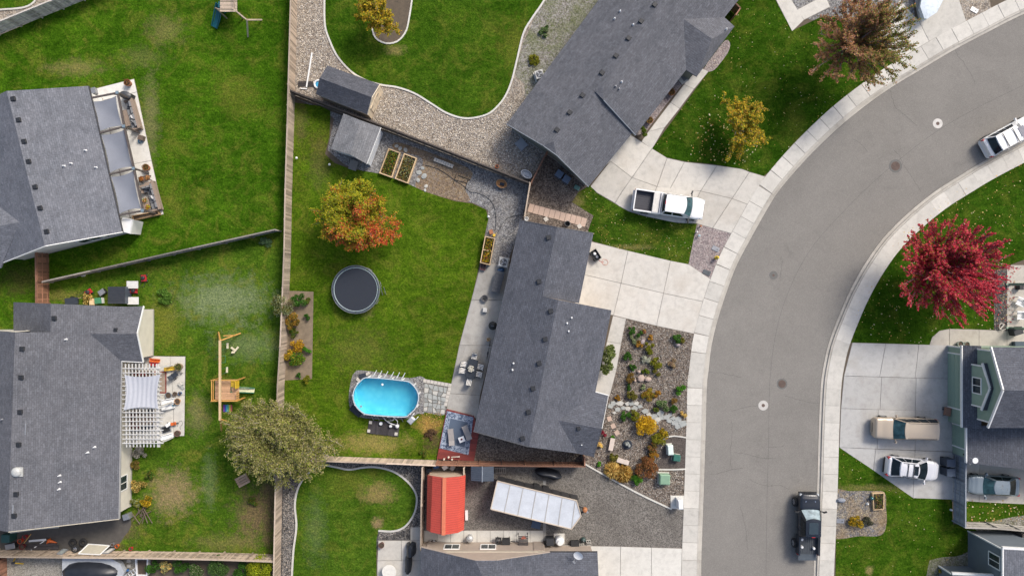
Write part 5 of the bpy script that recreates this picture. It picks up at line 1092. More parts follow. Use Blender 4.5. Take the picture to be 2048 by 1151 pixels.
def car(name, label, px, py, zref, ang, L, W, spec, body, glass=None, extras=()):
    x, y = g(px,py,zref); t = thing(name, label, spec.get('cat','car'), (x,y,spec.get('z',0.0)), R(ang)); h = L / 2; w_ = W / 2; hz, bz, tz = spec['hood'], spec['belt'], spec['tail']; zb = spec.get('zb',.28); c0, c1 = spec['cab0'], spec['cab1']
    wt = [(-h,w_ * .8),(-h + .12,w_ * .92),(-h + .5,w_ * .98),(-h * .3,w_),(h * .4,w_),(h - .75,w_ * .97),(h - .35,w_ * .87),(h - .12,w_ * .7),(h,w_ * .45)]
    zt = [(-h,tz * .72),(-h + .06,tz * .93),(-h + .2,tz),(c0,bz),(c1 - .2,bz),(c1 + .35,hz + .03),(h - .5,hz - .04),(h - .15,hz - .13),(h - .03,hz * .72),(h,hz * .62)]
    if spec.get('blunt'): wt[-1] = (h,w_ * .8); wt[-2] = (h - .08,w_ * .9); wt[-3] = (h - .25,w_ * .95); wt[0] = (-h,w_ * .93); zt[-3] = (h - .15,hz - .06); zt[-2] = (h - .04,hz * .86); zt[0] = (-h,tz * .9)
    loft(-h,h,72,wt,zt,zb,.045).build('body', body, t, smooth=62)
    cab = Cab(spec['cab0'],spec['cab1'],w_ * .94,bz,spec['roof0'],spec['roof1'],w_ * spec.get('rw',.72),spec['top'],spec.get('bow',.16),.07); cab_parts(t,cab,body,glass or mCarGl,spec['panes'])
    r_ = spec.get('wr',.34)
    for sx_ in (-h + spec.get('ra',.95),h - spec.get('fa',.9)):
        for sg in (-1,1): wheel(t,sx_,sg * (w_ - .1),r_,.24,sg)
    for sg in (-1,1):
        mirror(t,c1 - .25,sg * w_ * .9,bz + .06,sg,body,spec.get('ms',1))
        mb = MB(); mb.box(h - .3, sg * w_ * .66, hz * .64, .34, w_ * .2, hz * .2, -sg * .45, tx=.8); mb.build('headlight', mClearL, t, smooth=40)
        mb = MB(); mb.box(-h + .1, sg * w_ * .82, tz * .62, .2, w_ * .22, tz * .3, sg * .2); mb.build('taillight', mRedL, t, smooth=40)
        mb = MB(); mb.box(lerp(c0,c1,.45), sg * (w_ * .99), bz - .18, .2, .05, .04); mb.box(lerp(c0,c1,.8), sg * (w_ * .99), bz - .18, .2, .05, .04); mb.build('door_handle', body, t)
    mb = MB(); mb.box(h - .05, 0, .36, .14, W * .42, .2); mb.build('grille', mBlk, t)
    for s_, nm in ((h - .06,'front_bumper'),(-h + .05,'rear_bumper')): mb = MB(); mb.box(s_, 0, .3, .2, W * (.5 if s_ > 0 else .74), .2, tx=.8); mb.build(nm, spec.get('bump',mBlk), t, smooth=40)
    for f_ in extras: f_(t,cab,h,w_)
    return t
def rails(mat, cross=()):
    def f(t, cab, h, w_):
        for sg in (-1,1):
            mb = MB(); mb.tube([(cab.rr + .2,sg * cab.wr * .9,cab.zr + .01),(cab.rr + .35,sg * cab.wr * .9,cab.zr + .06),(cab.rf - .45,sg * cab.wr * .9,cab.zr + .06),(cab.rf - .3,sg * cab.wr * .9,cab.zr + .01)],.018,6); mb.build('roof_rail', mat, t)
        for c in cross: mb = MB(); mb.box(c, 0, cab.zr + .09, .06, cab.wr * 1.84, .035); mb.build('cross_bar', mBlk, t)
    return f
def sunroof(x0, x1, mat=None):
    def f(t, cab, h, w_): mb = MB(); mb.box((x0 + x1) / 2, 0, cab.zr + .04, x1 - x0, cab.wr * 1.25, .035, tx=.97, ty=.97); mb.build('sunroof', mat or mCarGl, t)
    return f
def ribs(n):
    def f(t, cab, h, w_):
        for k in range(n): yy = cab.wr * (-.7 + 1.4 * k / (n - 1)); mb = MB(); mb.box((cab.rr + cab.rf) / 2 - .1, yy, cab.zr + .058 - .055 * yy * yy, (cab.rf - cab.rr) * .8, .03, .016); mb.build('roof_rib', pTan, t)
    return f
pTan = paint('paint_champagne', (.46,.385,.3), .3, .35); pSil = paint('paint_silver_white', (.66,.66,.68), .28, .25); pGrey = paint('paint_steel_grey', (.25,.3,.33), .3, .5); pW = paint('paint_white', (.78,.78,.77), .3); pBlk = paint('paint_black_blue', (.012,.016,.024), .22)
car('suv', 'tan sport utility vehicle with ribbed roof on the right hand driveway', 1815,858,1.2,178.4,5.75,2.02,dict(cat='car',hood=1.12,belt=1.15,tail=1.15,cab0=-2.78,cab1=1.35,roof0=-2.52,roof1=.62,top=1.88,rw=.75,panes=[(-.93,-.5),(-.45,-.02),(.03,.42),(.47,.86)],blunt=True,bump=pTan,wr=.38,zb=.32,fa=1.0,ra=1.15,bow=.12), pTan, mCarGlL, [rails(mBlk),ribs(6)])
car('crossover', 'silver white crossover with roof rails beside the blue grey fence', 1829,938,1.1,-6.5,4.85,1.9,dict(hood=1.02,belt=1.05,tail=1.1,cab0=-2.2,cab1=1.27,roof0=-1.6,roof1=.16,top=1.66,rw=.69,panes=[(-.85,-.42),(-.36,.08),(.13,.6)],bump=mBlk,wr=.36,bow=.2), pSil, mCarGl, [rails(mBlk,(-.95,-.42)),sunroof(-.34,.02)])
def grime(t, cab, h, w_):
    mb = MB(); mm_ = M('dust_mark', (.2,.22,.24), .8)
    for k in range(14): mb.lathe(rng.uniform(-.9,-.1), rng.normal() * .13, [(rng.uniform(.03,.12),cab.zr + .045),(rng.uniform(.02,.05),cab.zr + .062)], 7)
    mb.build('roof_decal', mm_, t, kind='stuff')
car('sedan', 'steel grey sedan behind the blue grey fence, right edge', 1988,971,.9,177.5,4.75,1.82,dict(hood=.92,belt=.95,tail=1.0,cab0=-2.05,cab1=1.15,roof0=-1.1,roof1=.35,top=1.42,rw=.68,panes=[(-.78,-.12),(-.06,.62)],bump=pGrey,wr=.32,bow=.2), pGrey, mCarGlL, [grime])
car('suv', 'white sport utility vehicle with roof bars parked on the bend, right edge', 2026,270,1.1,28.5,5.0,1.98,dict(z=ROADZ,hood=1.05,belt=1.08,tail=1.12,cab0=-2.3,cab1=1.2,roof0=-1.85,roof1=.45,top=1.74,rw=.74,panes=[(-.88,-.45),(-.38,.08),(.13,.62)],bump=pW,wr=.37,bow=.18,blunt=True), pW, mCarGl, [rails(pW,(-1.2,-.2)),sunroof(.25,.42 + .4,M('sunroof_grey',(.2,.2,.23),.3,bmp=0))])
def pickup(name, label, px, py, zref, ang, W, body, tail_open, tool, glass, hood, cabl, bed, z=0.0, wr=.41, top=1.92, liner=None, lift=0.0, rw=.76):
    """front +x; cab and hood as a shell, bed of separate walls and floor"""
    L = hood + cabl + bed; x, y = g(px,py,zref); t = thing(name, label, 'pickup truck', (x,y,z), R(ang)); h = L / 2; w_ = W / 2; bz = 1.22 + lift; hz = 1.24 + lift; zb = .45 + lift; cb = -h + bed
    wt = [(cb,w_ * .98),(h * .3,w_),(h - .7,w_ * .98),(h - .3,w_ * .92),(h - .1,w_ * .8),(h,w_ * .66)]; zt = [(cb,bz),(h - hood,bz),(h - hood + .12,hz + .03),(h - .5,hz - .02),(h - .15,hz - .1),(h - .02,hz * .85),(h,hz * .78)]
    loft(cb + .03,h,56,wt,zt,zb,.06).build('body', body, t, smooth=62)
    cab = Cab(cb + .05,h - hood + .12,w_ * .93,bz,cb + .22,h - hood - .62,w_ * rw,top + lift,.18,.05); cab_parts(t,cab,body,glass,[(-.9,-.3),(-.22,.5)],.07)
    zf = .78 + lift; mB = liner or mBlk
    mb = MB(); mb.box(cb - bed / 2, 0, zf - .12, bed - .04, W * .9, .12); fl = mb.build('bed_floor', mB, t)
    for k in range(9): mb = MB(); mb.box(cb - bed / 2, W * .4 * (k - 4) / 4, zf, bed - .16, .07, .028); mb.build('floor_rib', mB, fl)
    for sg in (-1,1):
        mb = MB(); mb.box(cb - bed / 2, sg * (w_ - .07), zb, bed - .02, .13, bz - zb, tx=1, ty=.85); sd = mb.build('bed_side', body, t)
        mb = MB(); mb.box(cb - bed / 2, sg * (w_ - .155), zf, bed - .1, .03, bz - zf - .02); mb.build('bed_liner', mB, sd)
        mb = MB(); mb.box(cb - bed + .03, sg * (w_ - .08), zb + .25, .08, .16, .4); mb.build('taillight', mRedL, t)
    mb = MB(); mb.box(cb - .06, 0, zf, .08, W * .88, bz - zf); mb.build('bed_front', body, t)
    mb = MB()
    if tail_open: mb.box(-h - .3, 0, zf - .08, .58, W * .84, .07)
    else: mb.box(-h + .03, 0, zf - .1, .09, W * .86, bz - zf + .1)
    mb.build('tailgate', body if not tail_open else M('tailgate_inner', (.07,.085,.1), .45), t)
    mb = MB(); mb.box(-h - (.04 if not tail_open else -.05), 0, zb, .18, W * .9, .16); mb.build('rear_bumper', mChrome if not tail_open else mBlk, t)
    mb = MB(); mb.box(h - .05, 0, zb + .02, .16, W * .84, .18); mb.build('front_bumper', mBlk, t); mb = MB(); mb.box(h - .05, 0, zb + .28, .1, W * .5, .34); mb.build('grille', mBlk, t)
    if tool: mb = MB(); mb.box(cb - .5, 0, bz - .14, .62, W * .92, .2, tx=.92, ty=.99); mb.build('toolbox', M('toolbox_aluminium', (.62,.6,.56), .4, .3), t); mb = MB(); mb.box(cb - .16, 0, bz - .05, .06, W * .9, .22); mb.build('cargo_rack', mChrome, t)
    for sx_ in (-h + bed * .48,h - .98):
        for sg in (-1,1): wheel(t,sx_,sg * (w_ - .1 + (.14 if lift else 0)),wr,.27,sg)
    for sg in (-1,1):
        mirror(t,h - hood - .12,sg * w_ * .93,bz + .08,sg,mBlk,1.45); mb = MB(); mb.box(h - .14, sg * w_ * .74, hz * .68, .2, w_ * .26, .22, -sg * .3); mb.build('headlight', mClearL, t)
        for q in (.25,.62): mb = MB(); mb.box(cb + cabl * q, sg * w_ * .995, bz - .16, .22, .05, .05); mb.build('door_handle', body, t)
    mb = MB(); mb.box(cab.rr - .02, 0, cab.zr + .0, .06, .3, .05); mb.build('brake_light', mRedL, t)
    return t, cab, h, cb, bz, zf
mLiner = M('bed_liner_grey', (.055,.055,.065), .7)
pickup('pickup_truck', 'white crew cab pickup with aluminium toolbox on the angled driveway', 1339,408.5,1.2,-8.4,2.03,pW,False,True,mCarGlL,1.2,2.75,2.5,0.0,.4,1.92,mLiner)
tb, cab, h, cb, bz, zf = pickup('pickup_truck', 'black pickup with lowered tailgate parked at the kerb, lower right', 1620,1049,1.2,89.0,1.96,pBlk,True,False,m_glass('car_glass_bright', (.2,.25,.27), .05),1.42,2.45,1.75,ROADZ,.42,1.95,M('bed_dark', (.05,.058,.068), .6),.12,.7)
sunroof(cab.rr + .25,cab.rf - .3,M('roof_panel_dark',(.03,.045,.055),.2,coat=.5,bmp=0))(tb,cab,h,.98)
for sg in (-1,1): mb = MB(); mb.box(h - .75, sg * .42, 1.36, .3, .1, .04); mb.build('hood_scoop', mChrome, tb)
for (xx,yy) in ((-.35,.62),(-1.05,.6),(-1.15,-.5)):
    x_, y_ = g(1620,1049,1.2); p = XF[tb.name] @ Vector((cb + xx,yy,zf + .03)); q = thing('paint_can', ('pale can in the truck bed nearest the cab','pale can in the truck bed at the left rear','pale can in the truck bed at the right rear')[[-.35,-1.05,-1.15].index(xx)], 'can', p); mb = MB(); mb.lathe(0,0,[(.13,0),(.13,.2),(.11,.22),(.07,.2)],14); mb.build('can', M('can_pale', (.55,.56,.56), .4), q); mb = MB(); mb.lathe(0,0,[(.1,.205),(.1,.235),(.05,.24)],14); mb.build('lid', mPipe, q)
# ---- white cargo trailer with ribbed roof
ht = 2.15; A_, B_, Cc_, N_, D_ = [g3(*p,ht) for p in ((994.5,961),(981.5,1017),(1143,1057),(1162,1031),(1153,1000))]
tT = thing('cargo_trailer', 'long white roofed cargo trailer with dark side on the gravel', 'trailer', ((A_.x + Cc_.x) / 2,(A_.y + Cc_.y) / 2,0)); out = [A_,B_,Cc_,N_,D_]
mb = MB(); mb.prism(inset_poly(plan(out),.03), .45, ht - .03); mb.build('body', M('trailer_charcoal', (.035,.035,.038), .5, var=.3), tT, True)
mb = MB(); mb.slab3(out, .06); rT = mb.build('roof', M('trailer_roof', (.5,.53,.57), .45, var=.16, scale=1.1, bmp=.3), tT, True)
mFrm = M('trailer_frame', (.5,.42,.33), .6)
for k in range(0,7): t_ = k / 6; mb = MB(); mb.beam(A_.lerp(D_,t_ * .985) + Vector((0,0,.012)), B_.lerp(Cc_,t_) + Vector((0,0,.012)), .07, .03); mb.build('roof_seam', M('seam_grey', (.36,.35,.33), .6), rT, True)
for a, b in zip(out,out[1:] + out[:1]): mb = MB(); mb.beam(a + Vector((0,0,.0)), b + Vector((0,0,.0)), .09, .1); mb.build('roof_edge', mFrm, rT, True)
for k in range(9): # slatted dark north side
    p, q = A_.lerp(D_,k / 8.6), A_.lerp(D_,(k + .85) / 8.6); mb = MB(); up = (Vector((0,0,1)).cross(D_ - A_)).normalized() * .05; mb.poly3([p + up - Vector((0,0,.1)),q + up - Vector((0,0,.1)),q + up - Vector((0,0,1.6)),p + up - Vector((0,0,1.6))]); mb.build('side_panel', MATS['trailer_charcoal'], tT, True)
for k in (.5,.62):
    for a, b, s_ in ((A_,D_,1),(B_,Cc_,-1)):
        p = XF[tT.name].inverted() @ a.lerp(b,k); ang_ = math.atan2((b - a).y,(b - a).x); mb = MB(); n = 18; vs = [(p.x + math.cos(2 * math.pi * j / n) * .33 * math.cos(ang_) - o * math.sin(ang_),p.y + math.cos(2 * math.pi * j / n) * .33 * math.sin(ang_) + o * math.cos(ang_),.34 + math.sin(2 * math.pi * j / n) * .33) for o in (-.1,.1) for j in range(n)]; mb.add(vs,[(j,(j + 1) % n,n + (j + 1) % n,n + j) for j in range(n)] + [tuple(range(n)),tuple(range(n,2 * n))]); mb.build('wheel', mTyre, tT)
nose = XF[tT.name].inverted() @ N_; mb = MB()
mb.beam((nose.x - .3,nose.y + .45,.5),(nose.x + .75,nose.y + .05,.5),.1,.12); mb.beam((nose.x - .35,nose.y - .5,.5),(nose.x + .75,nose.y + .02,.5),.1,.12); mb.build('drawbar', mBlk, tT)
mb = MB(); mb.lathe(nose.x + .5,nose.y + .12,[(.2,.55),(.24,.7),(.2,.95),(.08,1.0)],14); mb.build('gas_bottle', M('rust_orange', (.4,.16,.06), .6), tT); mb = MB(); mb.lathe(nose.x + .72,nose.y - .05,[(.05,.1),(.05,.9),(.1,.92),(.1,.98)],10); mb.build('jack', mLead, tT)
# ---- boat under a black cover, bottom left
def tarp(name, label, cat, px, py, z, ang, pts, mat, group=None):
    """rows of (x, halfwidth, height): a covered shape with a soft ridge"""
    x, y = g(px,py,z); t = thing(name, label, cat, (x,y,0), R(ang), group); mb = MB(); vs = []; fs = []; k = 9
    for (xx,w_,zz) in pts:
        for j in range(k): u = -1 + 2 * j / (k - 1); vs.append((xx + rng.normal() * .02,u * w_,max(.05,zz * (1 - abs(u) ** 3.2) * (1 - .12 * abs(u)) + rng.normal() * .05)))
    n = len(pts)
    for i in range(n - 1):
        for j in range(k - 1): fs.append((i * k + j,(i + 1) * k + j,(i + 1) * k + j + 1,i * k + j + 1))
    mb.add(vs,fs); mb.build('cover', mat, t, smooth=50); return t
mTarp = M('tarp_black', (.016,.019,.026), .38, var=.35, scale=2, bmp=.4)
tq = tarp('covered_boat', 'boat under a shiny black cover on pale gravel, bottom left', 'boat', 176,1148,1.4,0,[(-2.7,.3,.9),(-2.45,.85,1.2),(-2.0,1.15,1.5),(-1.2,1.25,1.75),(-.2,1.25,1.85),(.9,1.2,1.8),(1.7,1.0,1.6),(2.2,.7,1.35),(2.45,.3,1.1)],mTarp)
mb = MB(); mb.prism([(-2.6,-1.25),(1.7,-1.3),(2.6,-.8),(3.0,0),(2.6,.8),(1.7,1.3),(-2.6,1.25)], .4, .95, inset=-.05); mb.build('hull', M('hull_grey', (.4,.42,.44), .35), tq)
mb = MB(); mb.tube([(2.9,0,.6),(3.6,0,.55)],.06,8); mb.build('trailer_tongue', mLead, tq); mb = MB(); mb.lathe(3.2,.1,[(.1,.55),(.12,.7),(.06,.8)],10); mb.build('winch', M('blue_plastic', (.02,.09,.25), .5), tq)
# boat on the driveway, top right
xb_ = g3(1868,-14,1.2); tq = thing('motorboat', 'pale blue motorboat with outboard on the driveway, top right', 'boat', (xb_.x,xb_.y,0), R(-108)); mb = MB(); vs = []; rows = [(-2.3,.85,.5),(-2.2,1.0,.5),(0,1.05,.45),(1.6,.8,.5),(2.5,.1,.7)]
for (xx,w_,zb_) in rows: vs += [(xx,-w_,1.2),(xx,-w_ * .8,zb_ + .1),(xx,0,zb_),(xx,w_ * .8,zb_ + .1),(xx,w_,1.2),(xx,0,1.32)]
mb.add(vs,[(i * 6 + j,(i + 1) * 6 + j,(i + 1) * 6 + (j + 1) % 6,i * 6 + (j + 1) % 6) for i in range(4) for j in range(6)] + [tuple(range(6)),tuple(range(24,30))]); mb.build('hull', M('boat_ice', (.55,.62,.68), .3), tq, smooth=40)
mb = MB(); mb.tube([(-.4,-.7,1.3),(-.1,-.6,1.6),(-.1,.6,1.6),(-.4,.7,1.3)],.03,6); mb.build('windscreen_frame', mChrome, tq); mb = MB(); mb.box(-2.45,0,.55,.35,.35,.6); mb.box(-2.5,0,1.15,.42,.4,.3,tx=.8,ty=.8); mb.build('outboard_motor', mBlk, tq, smooth=40)
for sg in (-1,1): wheel(tq,-.6,sg * .95,.3,.2,sg)
mb = MB(); mb.beam((-2.2,-.6,.4),(2.0,0,.42),.08,.1); mb.beam((-2.2,.6,.4),(2.0,0,.42),.08,.1); mb.build('trailer_frame', mBlk, tq)
# ================================================================ THINGS IN THE YARDS
def P3(px, py, z=0.0): return g3(px,py,z)
def ang(a, b):
    """heading (radians) of the pixel direction a -> b"""
    return math.atan2(-(b[1] - a[1]),b[0] - a[0])
def simple(name, label, cat, px, py, z=0.0, rz=0.0, group=None, base=0.0):
    x, y = g(px,py,z); return thing(name, label, cat, (x,y,base), rz, group)
mWood = M('cedar_wood', (.4,.26,.14), .75, var=.3, scale=7, rnd=.2); mWoodG = M('grey_wood', (.2,.19,.18), .85, var=.3, scale=9); mWoodO = M('orange_wood', (.55,.3,.08), .7, var=.2, scale=6, rnd=.2); mWoodP = M('pale_wood', (.52,.38,.22), .75, var=.25, scale=7, rnd=.2); mDeck = M('deck_red', (.2,.035,.028), .65, var=.25, scale=6, rnd=.2); mWoodD = M('dark_wood', (.045,.04,.042), .8, var=.5, scale=3, rnd=.35)
mTerra = M('terracotta', (.33,.14,.07), .8, var=.25); mNavy = M('navy_fabric', (.022,.03,.045), .7); mCush = M('cushion_grey', (.2,.205,.215), .9, var=.15); mCushL = M('cushion_light', (.55,.55,.56), .9); mCushR = M('cushion_maroon', (.13,.018,.02), .9); mWick = M('wicker_brown', (.13,.095,.075), .85, var=.35, scale=12); mWickL = M('wicker_taupe', (.27,.21,.17), .85, var=.3, scale=12); mSteel = M('steel_grey', (.3,.31,.33), .4, .5); mBlue = M('bin_blue', (.05,.085,.14), .55); mTeal = M('teal_plastic', (.012,.11,.14), .4); mOrg = M('orange_plastic', (.6,.12,.02), .5); mRedP = M('red_plastic', (.4,.025,.03), .4); mYelP = M('yellow_plastic', (.6,.4,.03), .5); mGrnP = M('green_plastic', (.03,.16,.1), .5); mUtil = M('utility_green', (.19,.31,.21), .5, var=.12); mUtilD = M('utility_dark_green', (.03,.13,.1), .45); mPalePk = M('paver_pink', (.47,.35,.28), .85, var=.18, scale=5); mFlag = M('flagstone', (.33,.345,.33), .85, var=.28, scale=4); mStoneL = M('stone_pale', (.5,.47,.42), .85, var=.22, scale=5); mWhiteP = M('white_plastic', (.72,.73,.73), .4, var=.08); mDirtS = M('planter_soil', (.07,.05,.036), .95, var=.4)
def pot(px, py, r, h, label, mat=None, plant=None, name='flower_pot', cat='pot', group='plant pots'):
    t = simple(name, label, cat, px, py, h * .7, 0, group); mb = MB(); mb.lathe(0,0,[(r * .72,0),(r * .95,h * .85),(r * 1.04,h * .86),(r * 1.04,h),(r * .9,h),(r * .86,h * .82)],18); mb.build('pot', mat or mTerra, t, smooth=40)
    mb = MB(); mb.lathe(0,0,[(r * .87,h * .78),(r * .86,h * .84),(r * .4,h * .87)],14); mb.build('soil', mDirtS, t)
    if plant:
        n = 110; a = rng.uniform(0,6.28,n); q = rng.uniform(0,1,n) ** .6 * r * 1.1; leaf_mesh('plant', np.stack([np.cos(a) * q,np.sin(a) * q,h * .9 + rng.uniform(0,.25,n)],1), .05, pal(plant,n), t)
    return t
def crate(name, label, cat, px, py, sx, sy, h, rz, mat, lidmat=None, z=None, group=None, lip=.03, base=0.0):
    """closed bin: tapered body and a lid"""
    t = simple(name, label, cat, px, py, (h * .9 if z is None else z) + base, rz, group, base); mb = MB(); mb.box(0,0,0,sx * .9,sy * .9,h * .9,0,tx=1.08,ty=1.08); mb.build('body', mat, t); mb = MB(); mb.box(0,0,h * .9,sx,sy,h * .1,0,tx=.93,ty=.93); mb.build('lid', lidmat or mat, t)
    return t
# ---------------------------------------------------------------- trampoline
t = simple('trampoline', 'round black trampoline with blue grey padded rim on the back lawn', 'trampoline', 711.5,578.5,.9); Rt = 2.19
mb = MB(); mb.lathe(0,0,[(Rt - .24,.87),(Rt - .24,.885),(.02,.872)],48); mb.build('jump_mat', M('trampoline_mat', (.016,.021,.032), .75, var=.25, scale=1.2), t)
mPad = M('pad_bluegrey', (.045,.062,.075), .6)
for k in range(12):
    a0, a1 = 2 * math.pi * k / 12 + .015, 2 * math.pi * (k + 1) / 12 - .015; mb = MB(); vs = []; n = 6
    for j in range(n + 1):
        a = lerp(a0,a1,j / n)
        for (rr,zz) in ((Rt - .2,.9),(Rt - .17,.94),(Rt - .04,.94),(Rt,.9)): vs.append((rr * math.cos(a),rr * math.sin(a),zz))
    mb.add(vs,[(j * 4 + i,j * 4 + 4 + i,j * 4 + 5 + i,j * 4 + 1 + i) for j in range(n) for i in range(3)]); mb.build('rim_pad', mPad, t, smooth=60, fix=False)
for rr, zz, nm, mt_ in ((Rt - .2,.915,'spring_ring',M('ring_pale', (.45,.55,.57), .4)),(Rt + .01,.9,'outer_ring',mSteel)):
    mb = MB(); mb.tube([(rr * math.cos(2 * math.pi * k / 40),rr * math.sin(2 * math.pi * k / 40),zz) for k in range(40)],.022,6,closed=True); mb.build(nm, mt_, t)
for k in range(8):
    a = 2 * math.pi * (k + .3) / 8; mb = MB(); mb.tube([(Rt * .97 * math.cos(a - .12),Rt * .97 * math.sin(a - .12),.88),(Rt * math.cos(a - .1),Rt * math.sin(a - .1),.03),(Rt * math.cos(a + .1),Rt * math.sin(a + .1),.03),(Rt * .97 * math.cos(a + .12),Rt * .97 * math.sin(a + .12),.88)],.025,6); mb.build('leg', mSteel, t)
mb = MB()
for k in range(96): a = 2 * math.pi * k / 96; mb.tube([((Rt - .25) * math.cos(a),(Rt - .25) * math.sin(a),.885),((Rt - .19) * math.cos(a),(Rt - .19) * math.sin(a),.905)],.012,4)
mb.build('springs', mSteel, t, kind='stuff'); mb = MB(); mb.beam((Rt + .05,.25,.75),(Rt + .12,-.5,.05),.05,.05); mb.beam((Rt + .35,.2,.75),(Rt + .42,-.45,.05),.05,.05); mb.build('ladder', mSteel, t)
# ---------------------------------------------------------------- swimming pool
pz = 1.12; PO = [(738,754.5),(812,761.5),(823,767),(832,777),(837,790),(836,803),(830,817),(819,827),(806,833),(738,828.5),(724,823.5),(713,813),(707,800),(706.5,786),(712,772),(723,760)]
po = smooth_path([g(a,b,pz) for a,b in PO],.3,True); cx_ = sum(p[0] for p in po) / len(po); cy_ = sum(p[1] for p in po) / len(po); t = thing('swimming_pool', 'oval above ground pool with bright blue water', 'pool', (cx_,cy_,0))
def nd_col(n, v):
    x = nd(n,'ShaderNodeTexNoise'); x.inputs['Scale'].default_value = 1.5; n.links.new(v,x.inputs['Vector']); return x.outputs['Color']
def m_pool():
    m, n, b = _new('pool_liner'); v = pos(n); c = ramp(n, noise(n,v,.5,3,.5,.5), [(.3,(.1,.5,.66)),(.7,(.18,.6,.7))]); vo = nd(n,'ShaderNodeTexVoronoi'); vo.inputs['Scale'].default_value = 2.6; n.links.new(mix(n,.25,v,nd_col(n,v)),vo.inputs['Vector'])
    c = mix(n,.3,c,ramp(n,vo.outputs['Distance'],[(.1,(.25,.68,.76)),(.7,(.08,.48,.64))])); n.links.new(c,b.inputs['Base Color']); b.inputs['Roughness'].default_value = .5; return m  # voronoi cells paint caustic light ripples into the liner colour
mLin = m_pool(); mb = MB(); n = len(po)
mb.add([(p[0],p[1],0) for p in po] + [(p[0],p[1],pz) for p in po],[(i,(i + 1) % n,n + (i + 1) % n,n + i) for i in range(n)]); mb.build('wall', M('pool_wall', (.2,.22,.25), .5), t, True, fix=False)
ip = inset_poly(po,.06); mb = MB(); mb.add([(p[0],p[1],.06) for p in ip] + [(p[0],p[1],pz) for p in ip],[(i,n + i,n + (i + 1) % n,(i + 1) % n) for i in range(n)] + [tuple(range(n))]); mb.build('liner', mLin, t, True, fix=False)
m, nn_, b = _new('pool_water'); b.inputs['Base Color'].default_value = (.62,.95,1,1); b.inputs['Roughness'].default_value = .03; b.inputs['Transmission Weight'].default_value = 1.0; b.inputs['IOR'].default_value = 1.33; bump(nn_,b,noise(nn_,pos(nn_),4,5,.6,.8),.45,.05)
m.use_backface_culling = False
mb = MB(); mb.sheet(ip,.98); mb.build('water', m, t, True)
mRail = M('pool_rail', (.5,.55,.58), .4)
seg = resample(po,1.05,True)
for i in range(len(seg)):
    j0 = int(i * n / len(seg)); j1 = int((i + 1) * n / len(seg)); path = [po[k % n] for k in range(j0,j1 + 1)]; mb = MB(); mb.strip(path,-.035,.045,pz - .01,pz + .03); mb.build('top_rail', mRail, t, True)
    p = Vector(po[j0]); q = Vector((cx_,cy_)); d_ = (p - q).normalized(); mb = MB(); mb.box(p.x + d_.x * .05,p.y + d_.y * .05,0,.12,.09,pz,math.atan2(d_.y,d_.x)); mb.build('upright', mWhiteP, t, True)
for px in (743,754,766,778,790,801): # steel buttresses on the upper long side
    a = Vector(g(px,755 + (px - 738) * .09,pz)); mb = MB(); mb.beam((a.x + .25,a.y + .55,.05),(a.x,a.y + .05,.8),.04,.06); mb.beam((a.x + .25,a.y + .6,.04),(a.x,a.y,.04),.04,.05); mb.build('buttress', MATS['pool_rail'], t, True)
for px in (740,752,764,776,788,800):
    a = Vector(g(px,829 + (px - 738) * .05,pz)); mb = MB(); mb.beam((a.x + .1,a.y - .65,.05),(a.x,a.y - .05,.8),.06,.08); mb.build('buttress', mLead, t, True)
mb = MB(); p = g(764.7,768.5,1.0); mb.lathe(p[0],p[1],[(.1,.97),(.11,1.03),(.06,1.07)],12); mb.build('floating_dispenser', mWhiteP, t, True); mb = MB(); p = g(722,812,1.0); mb.lathe(p[0],p[1],[(.11,.96),(.12,1.02),(.07,1.02)],14); mb.build('skimmer', mLead, t, True)
t = simple('pool_ladder', 'white ladder leaning from the pool edge to the lawn', 'ladder', 824,838,.5, ang((833,826),(815,846))); mb = MB()
for s_ in (-.24,.24): mb = MB(); mb.tube([(-.75,s_,1.25),(-.6,s_,1.5),(-.45,s_,1.4),(.55,s_,.02)],.03,7); mb.build('side_rail', mWhiteP, t)
for k in range(5): q = k / 5 + .1; mb = MB(); mb.box(lerp(-.45,.55,q),0,lerp(1.4,.02,q),.16,.46,.03); mb.build('step', mWhiteP, t)
# pump platform
t = simple('pump_platform', 'dark weathered plank platform beside the pool holding the pump', 'platform', 767,856,.12, ang((737,841),(798,848)))
for k in range(18): mb = MB(); mb.box(-1.36 + k * .16,random.uniform(-.02,.02),.06,.148,1.25,.05); mb.build('plank', mWoodD, t)
for s_ in (-.5,.5): mb = MB(); mb.box(0,s_,0,2.85,.1,.06); mb.build('bearer', mWoodD, t)
for i, (px, py) in enumerate(((741,844),(737.5,861),(792,867))):
    t = simple('paver_weight', ('pale square paver on the upper left platform corner','pale square paver on the lower left platform corner','pale square paver on the lower right platform corner')[i], 'paver', px, py, .15, -.12, 'pavers on the platform', .112); mb = MB(); mb.box(0,0,0,.28,.28,.06,tx=.96,ty=.96); mb.build('paver', mStoneL, t)
t = simple('pool_pump', 'small white pool pump with hoses on the dark platform', 'pump', 794,852,.4,0,None,.112); mb = MB(); mb.lathe(0,0,[(.16,0),(.17,.3),(.12,.36),(.06,.42)],14); mb.build('tank', mWhiteP, t, smooth=40); mb = MB(); mb.box(-.28,0,0,.3,.18,.2); mb.build('motor', mBlk, t)
mb = MB(); mb.tube([(0,.1,.3),(.1,.5,.5),(-.2,.9,.75),(-.4,1.1,.9)],.03,7); mb.tube([(-.3,.1,.15),(-.9,.35,.12),(-1.3,.9,.4),(-1.25,1.05,.8)],.03,7); mb.tube([(-.1,.12,.3),(-.6,.3,.3),(-.9,.5,.3),(-.3,.6,.5),(-.15,1.0,.85)],.025,7); mb.build('hose', mWhiteP, t, kind='stuff')
